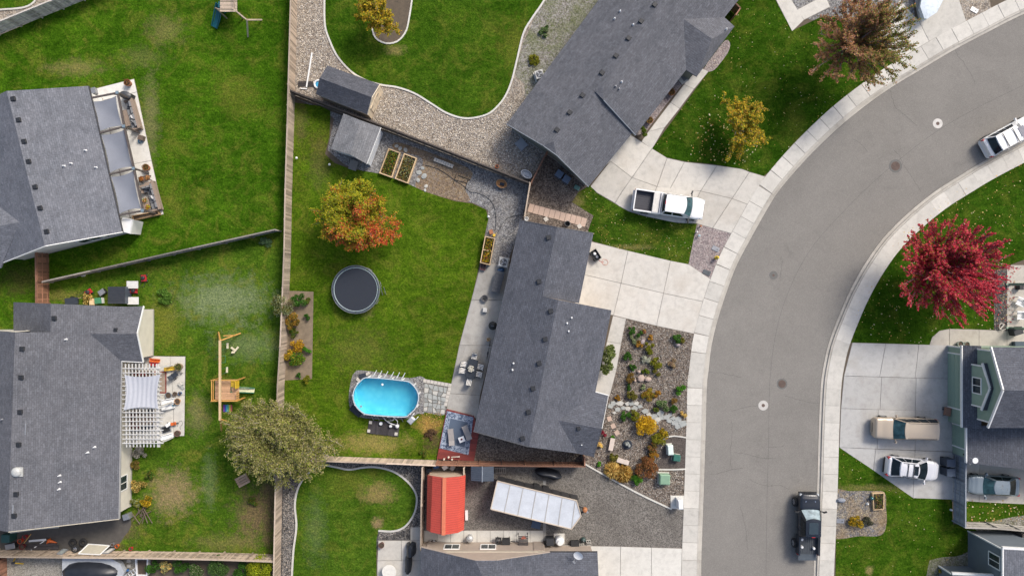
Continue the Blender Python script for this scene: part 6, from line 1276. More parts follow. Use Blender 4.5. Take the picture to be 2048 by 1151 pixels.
t = simple('sand_filter', 'grey round filter bucket on the dark platform', 'filter', 781.5,851,.3,0,None,.112); mb = MB(); mb.lathe(0,0,[(.15,0),(.16,.25),(.13,.3)],14); mb.build('bucket', mSteel, t); mb = MB(); mb.lathe(0,0,[(.13,.29),(.12,.34),(.05,.36)],12); mb.build('lid', mPipe, t)
t = simple('chlorine_tub', 'pale blue tub on the dark platform, left of the filter', 'tub', 762,846,.2,0,None,.112); mb = MB(); mb.lathe(0,0,[(.14,0),(.16,.2),(.14,.21)],14); mb.build('tub', M('tub_blue', (.35,.43,.5), .5), t); mb = MB(); mb.lathe(0,0,[(.15,.2),(.14,.23)],14); mb.build('lid', mPipe, t)
for i, (px, py, w_, r_) in enumerate(((726,752,.75,.2),(735,747,.4,.6),(716,759,.4,-.5),(713,820,1.2,-.7))):
    t = simple('boulder', ('dark slab of stone at upper left of the pool','pale block above the pool edge, upper left','pale stone at the left shoulder of the pool','dark slab under the lower left pool edge')[i], 'stone', px, py, .1, r_); mb = MB(); mb.box(0,0,0,w_,w_ * .7,.16,tx=.85,ty=.8); mb.build('stone', (mNavy if i in (0,3) else mStoneL), t)
area('pool_gravel', [(706,748),(742,742),(815,755),(850,756),(851,822),(838,826),(800,838),(706,826)], .004, mgG, .5)
# grey tiles along the upper side of the pool
def tiles(name, polys, mat, z0, z1, jit=.004, gap=.012, mats=None):
    mb = MB()
    for p in polys: mb.prism(inset_poly(gp(p),-.015), z0 - .03, z0)
    base = struct(mb.build(name, mJ))
    for i, p in enumerate(polys): mb = MB(); mb.prism(inset_poly(gp(p),gap), z0 - .03, z1 + random.uniform(-jit,jit), inset=.006); mb.build('stone', (mats[i % len(mats)] if mats else mat), base)
    return base
tiles('pool_tile_row', gridslabs((743,747),(813,756),(814,764),(742,757), 6, 1), M('tile_grey', (.27,.27,.28), .8), .006, .035)
tiles('paver_border_top', gridslabs((847,757),(904,767),(902,774),(846,764), 8, 1), mStoneL, .006, .04); tiles('paver_border_right', gridslabs((903,774),(894,812),(887,811),(896,773), 5, 1), mStoneL, .006, .04)
# ---- irregular flagstones: a shaken grid of polygons
def crazy(name, a, b, c, d, nu, nv, mats, z=.01, shake=.3, gap=.02):
    A, B, Cc, D = (Vector(p) for p in (a,b,c,d)); G = {}
    for i in range(nu + 1):
        for j in range(nv + 1):
            u = (i + (random.uniform(-shake,shake) if 0 < i < nu else 0)) / nu; v = (j + (random.uniform(-shake,shake) if 0 < j < nv else 0)) / nv; p = A.lerp(B,u).lerp(D.lerp(Cc,u),v); G[i,j] = (p.x,p.y)
    polys = []
    for i in range(nu):
        for j in range(nv):
            q = [G[i,j],G[i+1,j],G[i+1,j+1],G[i,j+1]]
            if random.random() < .5: k = random.randrange(4); p0, p1, p2 = Vector(q[k-1]), Vector(q[k]), Vector(q[(k+1) % 4]); q[k:k+1] = [tuple(p1.lerp(p0,.3)),tuple(p1.lerp(p2,.3))]
            polys.append(q)
    return tiles(name, polys, None, z, z + .025, .008, gap, mats)
mFl2 = M('flagstone_light', (.46,.45,.41), .85, var=.25, scale=4); mFl3 = M('flagstone_dark', (.24,.25,.24), .85, var=.25, scale=4)
area('flagstone_bed', [(838,760),(898,772),(893,812),(893,828),(880,830),(847,823),(838,822)], .006, mgG)
crazy('flagstone_patio', (849,766),(894,775),(889,828),(847,821), 5, 6, [mFlag,mFl2,mFlag,mFl3], .012)
# ---------------------------------------------------------------- red deck, rug, loungers
dk = [(893.5,817),(948,831),(958,864),(948,921),(873.5,917)]
dp = [Vector(g(a,b,.15)) for a,b in dk]; t = thing('wooden_deck', 'low red wooden deck behind the central house', 'deck', (dp[4].x,dp[4].y,0)); e = (Vector(g(948,921,.15)) - Vector(g(873.5,917,.15))).normalized(); nrm = Vector((-e.y,e.x)); poly = [(p.x,p.y) for p in dp]
def clipband(poly, o, nrm, lo_, hi_):
    def half(P, val, sg):
        out = []
        for i in range(len(P)):
            a, b = P[i], P[(i + 1) % len(P)]; da = sg * ((a - o).dot(nrm) - val); db = sg * ((b - o).dot(nrm) - val)
            if da >= 0: out.append(a)
            if (da >= 0) != (db >= 0): out.append(a.lerp(b,da / (da - db)))
        return out
    P = half([Vector(p) for p in poly],lo_,1); return half(P,hi_,-1) if len(P) > 2 else []
o_ = dp[4]; hi = max((p - o_).dot(nrm) for p in dp); k = 0.0
while k < hi:
    q = clipband(poly,o_,nrm,k,min(hi,k + .135))
    if len(q) > 2: mb = MB(); mb.prism([(p.x,p.y) for p in q],.1,.15 + random.uniform(0,.004)); mb.build('board', mDeck, t, True)
    k += .145
mb = MB(); mb.prism(inset_poly(poly,.05),0,.1); mb.build('frame', mWoodD, t, True)
def m_rug():
    m, n, b = _new('rug_blue'); v = pos(n); f = noise(n,v,3.2,4,.55,2.2); c = ramp(n,f,[(.44,(.075,.105,.165)),(.5,(.17,.21,.28)),(.56,(.33,.38,.46))]); n.links.new(mix(n,.3,c,ramp(n,noise(n,v,40,2),[(.3,.6),(.7,1.2)]),'MULTIPLY'),b.inputs['Base Color']); b.inputs['Roughness'].default_value = .95; return m
rug = [g(a,b,.17) for a,b in ((894,821),(947,833.5),(937,909),(879,895.5))]; t = thing('outdoor_rug', 'blue patterned outdoor rug on the red deck', 'rug', (rug[3][0],rug[3][1],.155))
mb = MB(); mb.prism(rug,.156,.168); mb.build('border', m_rug(), t, True); cn = (sum(p[0] for p in rug) / 4,sum(p[1] for p in rug) / 4)
def shrink(poly, k): return [(cn[0] + (p[0] - cn[0]) * k,cn[1] + (p[1] - cn[1]) * k) for p in poly]
mb = MB(); mb.prism(shrink(rug,.66),.16,.172); mb.build('centre_field', M('rug_centre', (.085,.115,.165), .95, var=.15, scale=12), t, True); mb = MB(); mb.ring(shrink(rug,.7),.05,.16,.174); mb.build('inner_stripe', M('rug_pale', (.3,.35,.42), .95), t, True)
def lounger(label, head, foot, w_=.52):
    a, b = Vector(g(*head,.5)), Vector(g(*foot,.5)); c = (a + b) / 2; L = (b - a).length; t = thing('sun_lounger', label, 'lounger', (c.x,c.y,.175), math.atan2((b - a).y,(b - a).x), 'loungers on the rug'); mF_ = M('lounger_taupe', (.29,.27,.26), .8)
    mb = MB(); mb.box(-L * .14,0,.3,L * .7,w_,.05); mb.build('seat', mF_, t); mb = MB(); mb.beam((L * .22,0,.33),(L * .5,0,.52),w_,.05); mb.build('backrest', mF_, t)
    for sx_ in (-L * .44,L * .15):
        for sg in (-1,1): mb = MB(); mb.box(sx_,sg * w_ * .42,0,.05,.05,.31); mb.build('leg', mSteel, t)
    return t
lounger('taupe sun lounger on the left of the blue rug', (900.5,856.5),(904,889.5)); lounger('taupe sun lounger on the right of the blue rug, angled', (928,851),(939.5,878))
t = simple('side_table', 'small white square table between two loungers', 'table', 923.5,877.5,.45, ang((918,880),(931,875)), None, .175); mb = MB(); mb.box(0,0,.38,.55,.5,.04); mb.build('table_top', mWhiteP, t)
for sx_ in (-1,1):
    for sg in (-1,1): mb = MB(); mb.box(sx_ * .22,sg * .2,0,.04,.04,.38); mb.build('leg', mWhiteP, t)
t = simple('centrepiece', 'dark red centrepiece on the white side table', 'ornament', 923.5,877,.5,0,None,.6); mb = MB(); mb.lathe(0,0,[(.05,0),(.09,.05),(.06,.11)],10); mb.build('bowl', mCushR, t)
for i, (px, py) in enumerate(((888,917.5),(897,913.5),(904,918),(912,913))):
    t = simple('garden_ornament', ('small white ornament at the deck edge, leftmost of four','small white ornament at the deck edge, second from left','small white ornament at the deck edge, third from left','long white ornament at the deck edge, rightmost')[i], 'ornament', px, py, .3, -.4, None, .155); mb = MB()
    if i < 3: mb.lathe(0,0,[(.07,0),(.1,.1),(.06,.2),(.09,.28),(.04,.36)],10)
    else: mb.tube([(-.4,-.2,.05),(.1,.05,.12),(.3,.15,.14)],[.03,.05,.09],7)
    mb.build('figure', M('ceramic_cream', (.65,.58,.48), .5), t, smooth=50)
# ---------------------------------------------------------------- patio of the central house
mStripe = M('stripe_white', (.8,.78,.74), .8)
def stripchair(label, px, py, rz):
    t = simple('patio_chair', label, 'chair', px, py, .6, rz, 'striped chairs round the dining table', .032); mb = MB(); mb.box(0,0,.4,.5,.5,.07,tx=.95,ty=.95); mb.build('seat_cushion', mNavy, t)
    for k in range(4): mb = MB(); mb.box(0,-.19 + .127 * k,.472,.46,.075,.012); mb.build('seat_stripe', mStripe, t)
    mb = MB(); mb.beam((-.24,0,.42),(-.36,0,.92),.5,.06,up=(1,0,.3)); mb.build('backrest', mNavy, t)
    for k in range(4): mb = MB(); y_ = -.19 + .127 * k; mb.beam((-.215,y_,.47),(-.325,y_,.93),.075,.03,up=(1,0,.3)); mb.build('back_stripe', mStripe, t)
    for sx_ in (-.21,.21):
        for sg in (-.21,.21): mb = MB(); mb.box(sx_,sg,0,.04,.04,.4); mb.build('leg', mBlk, t)
at_ = ang((943,715),(934,758)); 
t = simple('dining_table', 'dark rectangular dining table on the back patio', 'table', 943,737,.75, ang((939,757),(948,717)), None, .032); mb = MB(); mb.box(0,0,.68,1.75,.92,.05,tx=.99,ty=.99); mb.build('table_top', M('table_dark', (.024,.03,.04), .5), t)
for sx_ in (-1,1):
    for sg in (-1,1): mb = MB(); mb.box(sx_ * .78,sg * .38,0,.07,.07,.68); mb.build('leg', mBlk, t)
tr_ = ang((939,757),(948,717))
stripchair('striped chair at the upper end of the dining table',948.5,713,tr_ + math.pi); stripchair('striped chair at the lower end of the dining table',938.5,762,tr_)
stripchair('striped chair on lawn side of the dining table, upper',929,728,tr_ - math.pi / 2); stripchair('striped chair on lawn side of the dining table, lower',926,741,tr_ - math.pi / 2)
stripchair('striped chair on house side of the dining table, upper',960,733,tr_ + math.pi / 2); stripchair('striped chair on house side of the dining table, lower',957,748,tr_ + math.pi / 2)
t = simple('flower_arrangement', 'white dried flower arrangement on the dark dining table', 'flowers', 942,737,.85,0,None,.762); mb = MB(); mb.lathe(0,0,[(.06,0),(.08,.1),(.05,.14)],10); mb.build('vase', mWhiteP, t); n = 160; a = rng.uniform(0,6.28,n); q = rng.uniform(0,.3,n); leaf_mesh('blooms', np.stack([np.cos(a) * q,np.sin(a) * q,.12 + rng.uniform(0,.14,n)],1), .06, pal([(.6,.56,.46),(.7,.67,.6)],n), t)
t = simple('fire_pit', 'round dark fire bowl on the back patio', 'fire pit', 969,596.5,.3,0,None,.032); mb = MB(); mb.lathe(0,0,[(.2,0),(.3,.22),(.33,.24),(.33,.3),(.27,.3),(.24,.2),(.1,.16)],22); mb.build('bowl', M('firebowl', (.09,.09,.095), .7), t, smooth=40); mb = MB(); mb.beam((-.16,-.05,.22),(.17,.06,.25),.07,.07); mb.beam((-.05,.16,.22),(.08,-.16,.24),.07,.07); mb.build('log', mBlk, t, kind='stuff')
t = simple('stool', 'small white cube stool below the fire bowl', 'stool', 970,619.5,.45,-.1,None,.032); mb = MB(); mb.box(0,0,.05,.42,.42,.37,tx=.92,ty=.92); mb.build('seat', M('stool_white', (.56,.55,.52), .7), t)
for sx_ in (-.15,.15): mb = MB(); mb.box(sx_,0,0,.06,.36,.05); mb.build('foot', mWoodG, t)
t = simple('kettle_grill', 'black round grill half under the eave', 'grill', 985.5,651,.9,0,None,.032); mb = MB(); mb.lathe(0,0,[(.12,.5),(.36,.68),(.4,.75),(.38,.88),(.24,1.0),(.05,1.05)],20); mb.build('kettle', mBlk, t, smooth=40); mb = MB(); mb.tube([(-.12,0,1.05),(0,0,1.12),(.12,0,1.05)],.02,6); mb.build('handle', mLead, t)
for k in range(3): a = k * 2.1; mb = MB(); mb.tube([(.12 * math.cos(a),.12 * math.sin(a),.55),(.35 * math.cos(a),.35 * math.sin(a),0)],.02,6); mb.build('leg', mSteel, t)
t = simple('storage_box', 'long dark grey storage box against the house wall', 'box', 996,563,.8, ang((990,588),(1003,540)), None, .032); mb = MB(); mb.box(0,0,0,1.95,.75,.65); mb.build('body', M('storage_grey', (.07,.075,.085), .6), t)
for k in range(6): mb = MB(); mb.box(-.82 + .33 * k,0,.65,.3,.8,.05); mb.build('lid_slat', MATS['storage_grey'], t)
t = simple('blue_sack', 'blue tarpaulin bundle between storage box and air conditioner', 'bundle', 1001,541,.3,.4,None,.032); mb = MB(); mb.lathe(0,0,[(.3,0),(.34,.15),(.22,.32),(.05,.38)],10,sx=1.2,sy=.8); mb.build('bundle', M('tarp_blue', (.03,.09,.2), .5), t, smooth=50)
def aircon(label, px, py, s_, rz, base=0.0):
    t = simple('air_conditioner', label, 'air conditioner', px, py, .75, rz, 'outdoor air conditioners', base); mb = MB(); mb.box(0,0,0,s_ * 1.25,s_ * 1.25,.06); mb.build('pad', mCs, t); mb = MB(); mb.box(0,0,.06,s_,s_,.66); mb.build('cabinet', M('aircon_grey', (.5,.5,.48), .5), t)
    mb = MB(); mb.lathe(0,0,[(s_ * .42,.722),(s_ * .42,.735),(s_ * .1,.735)],22); mb.build('fan_well', mBlk, t); mb = MB()
    for k in range(3): a = k * 2.09; mb.beam((0,0,.745),(s_ * .38 * math.cos(a),s_ * .38 * math.sin(a),.745),s_ * .16,.012)
    mb.build('fan', mLead, t)
    for rr in (.2,.32,.43): mb = MB(); mb.tube([(s_ * rr * math.cos(2 * math.pi * k / 20),s_ * rr * math.sin(2 * math.pi * k / 20),.765) for k in range(20)],.008,4,closed=True); mb.build('guard_ring', mPipe, t)
aircon('square air conditioner beside the central house and planter',1007,524,.8,-.2); aircon('white air conditioner at the side of the angled house',1079,148,.75,.3)
def planter(label, corners, h, board, soil, plants, n, name='raised_bed', base=0.0, bw=.07, divider=False):
    P = [g(a,b,h) for a,b in corners]; c = (sum(p[0] for p in P) / 4,sum(p[1] for p in P) / 4); t = thing(name, label, 'planter', (c[0],c[1],base))
    for i in range(4):
        a, b = Vector(P[i]), Vector(P[(i + 1) % 4]); e = (b - a).normalized(); q = inset_poly(P,bw / 2); p0, p1 = Vector(q[i]), Vector(q[(i + 1) % 4]); ext = e * (bw / 2 if i % 2 == 0 else -bw / 2); mb = MB(); mb.beam((p0.x - ext.x,p0.y - ext.y,base + h / 2),(p1.x + ext.x,p1.y + ext.y,base + h / 2),bw,h); mb.build('board', board, t, True)
    mb = MB(); mb.prism(inset_poly(P,bw),base,base + h * .62); mb.build('soil', soil, t, True)
    if divider: a = (Vector(P[0]) + Vector(P[3])) / 2; b = (Vector(P[1]) + Vector(P[2])) / 2; mb = MB(); mb.beam((a.x,a.y,base + h * .6),(b.x,b.y,base + h * .6),bw,h * .7); mb.build('divider', board, t, True)
    if plants:
        X, Y = scatter(inset_poly(P,.18),n); n = len(X); leaf_mesh('plants', np.stack([X - c[0],Y - c[1],h * .65 + rng.uniform(0,.28,n)],1), .07 * rng.uniform(.6,1.4,n), pal(plants,n,.3), t, kind='stuff')
    return t
planter('raised bed with green and yellow plants, left of two beside the coop', [(777,296),(801,305),(784,355.5),(758,346)], .4, mWoodP, mDirtS, GRN + YGR + BRO, 520, bw=.1); planter('raised bed with olive plants, right of two beside the coop', [(808,306),(834,316),(816,367),(789.5,357)], .4, mWoodP, mDirtS, OLV + BRO + SAGE, 480, bw=.1)
planter('tall wooden planter of autumn plants at the patio top', [(970,472),(990,476),(980,530),(960,525)], .75, mWoodP, mDirtS, YEL + OLV + RUST + GRN, 620, 'wooden_planter', bw=.07, divider=True)
planter('small square wooden bed in the gravel patch by the kerb', [(1745,985.5),(1769,984),(1768,1018),(1747,1020)], .3, mWoodP, mDirtS, GRN + BRO, 170, base=.008, bw=.08)
planter('white framed raised box at the bottom left bed', [(270,1116),(296,1116),(294,1151),(272,1151)], .5, mWhiteP, mDirtS, None, 0, bw=.1)
t = simple('tool_crate', 'dark red crate at the foot of the tall planter', 'crate', 966,534,.25,-.2,None,.032); mb = MB(); mb.box(0,0,0,.45,.5,.22); mb.ring([(-.24,-.27),(.24,-.27),(.24,.27),(-.24,.27)],.05,.18,.3); mb.build('crate', M('crate_maroon', (.1,.03,.03), .6), t)
for k, s_ in enumerate((-.1,.1)): mb = MB(); mb.box(s_,0,.22,.12,.34,.03); mb.build('tray', mBlk, t)
t = simple('watering_can', 'yellow watering can above the tall planter', 'watering can', 988,470,.3,.6); mb = MB(); mb.lathe(0,0,[(.12,0),(.14,.24),(.1,.26)],14); mb.build('body', mYelP, t); mb = MB(); mb.tube([(.1,0,.1),(.3,.05,.3)],.025,6); mb.build('spout', mYelP, t)
t = simple('rusty_stand', 'rust brown stand above the tall planter', 'stand', 982,463,.4,.3); mb = MB(); mb.box(0,0,.3,.34,.4,.04); mb.box(0,0,0,.3,.36,.3,tx=.7,ty=.7); mb.build('stand', mTerra, t)
t = simple('bicycle', 'dark bicycle leaning under the eave by the dining table', 'bicycle', 977,700,.5, R(78), None, .032)
for s_ in (-.5,.5): mb = MB(); mb.tube([(s_ + .33 * math.cos(2 * math.pi * k / 20),.0,.34 + .33 * math.sin(2 * math.pi * k / 20)) for k in range(20)],.022,6,closed=True); mb.build('wheel', mTyre, t)
mb = MB(); mb.tube([(-.5,0,.34),(-.1,0,.32),(.35,0,.75),(-.2,0,.8),(-.1,0,.32)],.02,6); mb.tube([(.5,0,.34),(.36,0,.92)],.02,6); mb.build('frame', mBlk, t); mb = MB(); mb.box(-.22,0,.88,.24,.13,.05); mb.build('saddle', mBlk, t); mb = MB(); mb.tube([(.35,-.28,.95),(.38,0,.96),(.35,.28,.95)],.016,6); mb.build('handlebar', mChrome, t)
pot(977,678,.17,.35,'cream flower pot with dried stems under the eave',M('ceramic_cream'),[(.5,.42,.3),(.4,.25,.12)])
# ---------------------------------------------------------------- gravel yard objects north of the central house
def brickrow(label, a, b, n, w_, h, mat, name, cat, z=0.0, gap=.02, dz=.0):
    A, B = Vector(g(*a,h)), Vector(g(*b,h)); e = (B - A).normalized(); L = (B - A).length / n; t = thing(name, label, cat, (A.x,A.y,z), math.atan2(e.y,e.x))
    for k in range(n): mb = MB(); mb.box((k + .5) * L,random.uniform(-.015,.015),0,L - gap,w_,h + random.uniform(0,dz),random.uniform(-.04,.04),tx=.96,ty=.96); mb.build('block', mat, t)
brickrow('row of pale concrete blocks behind the raised beds', (868,318),(906,333), 8, .34, .2, mStoneL, 'block_row', 'blocks', dz=.05)
t = simple('stepping_stone_path', 'row of pink square pavers beside the central house roof', 'path', 1058,415,0, ang((1064,417),(1174,446))); mb = MB()
for k in range(11): mb = MB(); mb.box(.2 + k * .505,random.uniform(-.02,.02),-.02,.47,.78 if k < 10 else .8,.045,random.uniform(-.02,.02)); mb.build('paver', mPalePk, t)
def oval_tub(label, px, py, rz, mat, inmat, L=.75, W=.5, h=.45, name='oval_tub', cat='tub'):
    t = simple(name, label, cat, px, py, h, rz); mb = MB(); mb.lathe(0,0,[(.8,0),(.95,h * .8),(1.0,h),(.9,h),(.84,h * .75),(.74,.1)],22,sx=L,sy=W); mb.build('tub', mat, t, smooth=40); mb = MB(); mb.box(.05,0,.1,L * .8,W * .7,.16,tx=.9,ty=.9); mb.build('contents', inmat, t)
oval_tub('brown oval tub with dark contents on grey gravel',1003,367,-.35,M('tub_wood', (.45,.24,.1), .6),mNavy,.52,.4,.4)
oval_tub('white old bathtub beside the red fence corner',1053,348,-.55,mWhiteP,M('tub_inner', (.5,.53,.57), .4),.56,.36,.5,'bathtub')
pot(994,333,.16,.3,'small orange pot on tan gravel above dark fence',mOrg)
for i, (px, py) in enumerate(((1118.5,348),(1133,358.5))): t = crate('recycling_bin', ('blue bin beside the angled house, upper of two','blue bin beside the angled house, lower of two')[i], 'bin', px, py, .68,.68,.95, ang((1118,348),(1133,358)), mBlue, M('bin_blue_lid', (.09,.125,.18), .5), group='blue bins'); mb = MB(); mb.tube([(-.3,-.36,.85),(.3,-.36,.85)],.025,6); mb.build('handle', mBlk, t)
crate('meter_box', 'flat green box on the grass edge by angled house', 'box', 1154,375, .55,.4,.18, -.5, M('box_teal', (.1,.2,.17), .6))
for i, (px, py, mt_) in enumerate(((1092,438,mStoneL),(1159,452,mStoneL))):
    t = simple('loose_paver', ('loose cream paver beside the pink paver row','loose white paver near roof corner and black barrel')[i], 'paver', px, py, .05, .6); mb = MB(); mb.box(0,0,0,.38,.38,.05,tx=.97,ty=.97); mb.build('paver', mt_, t)
t = simple('barrel', 'open black barrel beside the pink paver row', 'barrel', 1135,447,.7); mb = MB(); mb.lathe(0,0,[(.24,0),(.27,.4),(.25,.7),(.21,.7),(.2,.3)],20); mb.build('barrel', mBlk, t, smooth=40); mb = MB(); mb.tube([(.25 * math.cos(2 * math.pi * k / 20),.25 * math.sin(2 * math.pi * k / 20),.68) for k in range(20)],.02,5,closed=True); mb.build('hoop', mLead, t)
t = simple('bucket', 'white open bucket at the roof corner by the fence', 'bucket', 1053,437,.35); mb = MB(); mb.lathe(0,0,[(.15,0),(.2,.35),(.17,.35),(.13,.08)],18); mb.build('bucket', mWhiteP, t); mb = MB(); mb.tube([(-.19,0,.34),(0,.02,.42),(.19,0,.34)],.01,5); mb.build('handle', mLead, t)
mHose = M('hose_dark', (.03,.035,.04), .6)
def hose(label, pts, r=.02, mat=None, z=.03, name='garden_hose', cat='hose', px=True):
    P = smooth_path(gp(pts),.15); t = thing(name, label, cat, (P[0][0],P[0][1],0)); mb = MB(); mb.tube([(p[0],p[1],z) for p in P],r,5); mb.build('hose', mat or mHose, t, True)
hose('dark hose curving over the grey gravel to the planter', [(990,462),(992,440),(988,412),(975,395),(955,386),(940,383),(925,370),(912,362),(880,340),(850,330)]); hose('second dark hose from the fence to the planter', [(1047,430),(1030,431),(1014,437),(1003,450),(996,465)])
t = simple('metal_trellis', 'dark metal frame lying on the dirt behind dark fence', 'frame', 922,361,.05,-.3); mb = MB()
for a, b in (((-.6,-.5,.05),(-.6,.4,.06)),((-.6,-.1,.05),(.6,-.05,.06)),((.6,-.7,.05),(.6,.4,.06)),((-.4,.4,.05),(.9,.3,.06))): mb = MB(); mb.tube([a,b],.025,5); mb.build('bar', mBlk, t)
for i, (px, py, r_) in enumerate(((793,292,.2),(800,297,.22),(811,300,.24),(838,345,.28),(848,352,.3),(836,360,.22),(845,336,.2),(852,372,.2),(850,380,.16))):
    t = simple('flat_stone', ('round flat stone above the left raised bed','middle flat stone above the raised beds','right flat stone above the raised beds','large pale stone right of the raised beds, upper','large pale stone right of the raised beds, middle','pale stone touching the right raised bed','small pale stone near the bed corner, top','white round stone at the lawn edge, upper','white round stone at the lawn edge, lower')[i], 'stone', px, py, .04, i); mb = MB(); mb.lathe(0,0,[(r_,0),(r_ * .95,.05),(r_ * .6,.07)],9,sx=1,sy=.8); mb.build('stone', mFlag if i < 7 else mFl2, t, smooth=30)
for i, (px, py) in enumerate(((593,316),(659,329),(977,433))):
    t = simple('solar_light', ('white globe light by the long fence','white globe light below the coop','white globe light at the lawn corner near gravel')[i], 'lamp', px, py, .3); mb = MB(); mb.lathe(0,0,[(.02,0),(.02,.2)],6); mb.build('stake', mLead, t); mb = MB(); mb.lathe(0,0,[(.04,.2),(.11,.28),(.12,.34),(.07,.42),(.02,.44)],12); mb.build('globe', mWhiteP, t, smooth=60)
# gravel yard of the angled house
t = simple('entry_step', 'grey slab step at the back door of angled house', 'step', 1043,288,.2,-.85); mb = MB(); mb.box(0,0,0,.95,.85,.18,tx=.97,ty=.97); mb.build('step', M('step_grey', (.3,.31,.33), .8), t); mb = MB(); mb.box(0,-.3,.0,1.0,.3,.09); mb.build('lower_step', MATS['step_grey'], t)
t = simple('white_post', 'white post lying across gravel beside the garden shed', 'post', 616,143,.1,0); a = XF[t.name].inverted(); mb = MB(); mb.beam(a @ P3(624,106,.08),a @ P3(613,175,.08),.12,.1); mb.build('post', mWhiteP, t); mb = MB(); mb.beam(a @ P3(601,177,.05),a @ P3(614,178,.05),.1,.08); mb.build('offcut', mWhiteP, t)
t = simple('dark_plank', 'dark plank on the gravel left of the garden shed', 'plank', 611,168,.05,0); mb = MB(); mb.box(0,0,.0,1.4,.5,.05); mb.build('plank', mWoodD, t); mb = MB(); mb.box(0,.12,.05,1.3,.08,.03); mb.build('batten', mWoodD, t)
t = simple('paddling_pool', 'small blue and white paddling pool beside the garden shed', 'paddling pool', 636,168,.2); mb = MB(); mb.tube([(.36 * math.cos(2 * math.pi * k / 20),.36 * math.sin(2 * math.pi * k / 20),.1) for k in range(20)],.09,8,closed=True); mb.build('ring', mWhiteP, t, smooth=60); mb = MB(); mb.lathe(0,0,[(.3,.02),(.3,.08),(.1,.08)],20); mb.build('floor', M('pool_blue', (.05,.3,.5), .3), t)
pot(1343,185,.3,.45,'brown half barrel planter on the purple gravel, upper',mTerra,BRO + RUST); pot(1299,241,.3,.45,'brown half barrel planter near the hedge',mTerra,BRO)
t = simple('entry_mat', 'pale stone threshold under the hip roof of angled house', 'threshold', 1372,152,.1,-.95); mb = MB(); mb.box(0,0,0,.9,1.5,.1); mb.build('stone', mStoneL, t); mb = MB(); mb.box(.0,0,.1,.6,.9,.02); mb.build('mat', mWoodG, t)
# ---------------------------------------------------------------- front yards
t = simple('wheeled_cart', 'black plastic cart with red handle on the main driveway', 'cart', 1191,510,.4,-1.0); mb = MB(); mb.ring([(-.5,-.33),(.5,-.33),(.5,.33),(-.5,.33)],.05,.25,.6); mb.box(0,0,.2,.95,.6,.06); mb.build('tray', mBlk, t); mb = MB(); mb.lathe(-.15,0,[(.12,.27),(.16,.42),(.1,.5)],12); mb.build('white_bag', mWhiteP, t); mb = MB(); mb.lathe(.2,.05,[(.14,.27),(.15,.4),(.1,.42)],12); mb.build('pot', mSteel, t)
mb = MB(); mb.tube([(.5,.0,.35),(.85,.1,.5),(.95,.3,.52)],.025,6); mb.build('handle', mRedP, t)
for sg in (-1,1):
    for s_ in (-.35,.35): wheel(t,s_,sg * .34,.13,.07,sg)
hose('thin orange cord ring beside the black cart', [(1207,518),(1214,520),(1216,526),(1211,530),(1205,527),(1204,521),(1207,518)], .012, mOrg, .03, 'cord_ring','cord')
def hydrant(label, px, py, mat, s_=1.0):
    t = simple('fire_hydrant', label, 'hydrant', px, py, .6); mb = MB(); mb.lathe(0,0,[(.16 * s_,0),(.16 * s_,.05),(.11 * s_,.07),(.11 * s_,.5),(.15 * s_,.52),(.15 * s_,.56),(.11 * s_,.66),(.04,.72)],14); mb.build('barrel', mat, t, smooth=40)
    for a in (0,2.1,4.2): mb = MB(); mb.tube([(.08 * math.cos(a),.08 * math.sin(a),.42),(.2 * s_ * math.cos(a),.2 * s_ * math.sin(a),.42)],.06 * s_,8); mb.build('outlet', mWhiteP if a == 0 else mat, t)
hydrant('yellow fire hydrant at the pink gravel by the sidewalk',1436,514.5,M('hydrant_yellow', (.62,.45,.05), .45))
for i, (px, py, rz, mt_) in enumerate(((1431.5,497,-.45,mSteel),(1413.5,544.5,-.35,M('lid_dark', (.08,.09,.1), .7)),(1681,1041,0,mSteel),(1949,20,-.5,mSteel))):
    t = simple('ground_vault', ('grey utility lid in pink gravel beside the hydrant','dark utility lid at the tip of pink gravel','grey utility lid at the kerb of the gravel bed','grey utility lid at top right verge')[i], 'utility lid', px, py, .05, rz); mb = MB(); mb.box(0,0,0,.72,.42,.045,tx=.98,ty=.98); mb.build('lid', mt_, t); mb = MB(); mb.box(.15,0,.045,.1,.06,.015); mb.build('lift_slot', mBlk, t)
for i, (px, py, mt_, r_) in enumerate(((1398,471,M('pipe_bluegrey', (.3,.38,.4), .5),.13),(1394,464,mWhiteP,.08),(1401,452,mTerra,.1))):
    t = simple('garden_stake', ('blue grey lawn spike at the edge of pink gravel','white lawn spike at the edge of pink gravel','brown lawn spike below the white pickup')[i], 'stake', px, py, .2); mb = MB(); mb.lathe(0,0,[(.05,0),(.05,.2),(r_,.24),(r_,.32),(.03,.36)],10); mb.build('head', mt_, t); mb = MB(); mb.beam((0,0,.1),(.12,.1,.12),.04,.04); mb.build('arm', mBlk, t)
# rock garden furniture
def gbench(label, px, py, rz, L=1.15): 
    t = simple('garden_bench', label, 'bench', px, py, .4, rz, 'stone benches'); mb = MB(); mb.box(0,0,.34,L,.42,.08,tx=.985,ty=.97); mb.build('seat', M('bench_stone', (.55,.47,.41), .8), t)
    for s_ in (-1,1): mb = MB(); mb.box(s_ * L * .34,0,0,.14,.36,.34); mb.build('leg', MATS['bench_stone'], t)
gbench('pale stone bench standing upright beside the small green clump',1223.5,888,R(79)); gbench('pale stone bench above the straw grasses',1246,922,R(-17))
for i, (px, py) in enumerate(((1219,837),(1226.5,851.5),(1234,865))):
    t = simple('stepping_stone', ('pink stepping stone nearest the flagstone path','middle pink stepping stone of three','pink stepping stone nearest the upright bench')[i], 'paver', px, py, .06, .3 + i * .1); mb = MB(); mb.box(0,0,0,.43,.43,.06,tx=.97,ty=.97); mb.build('stone', mPalePk, t)
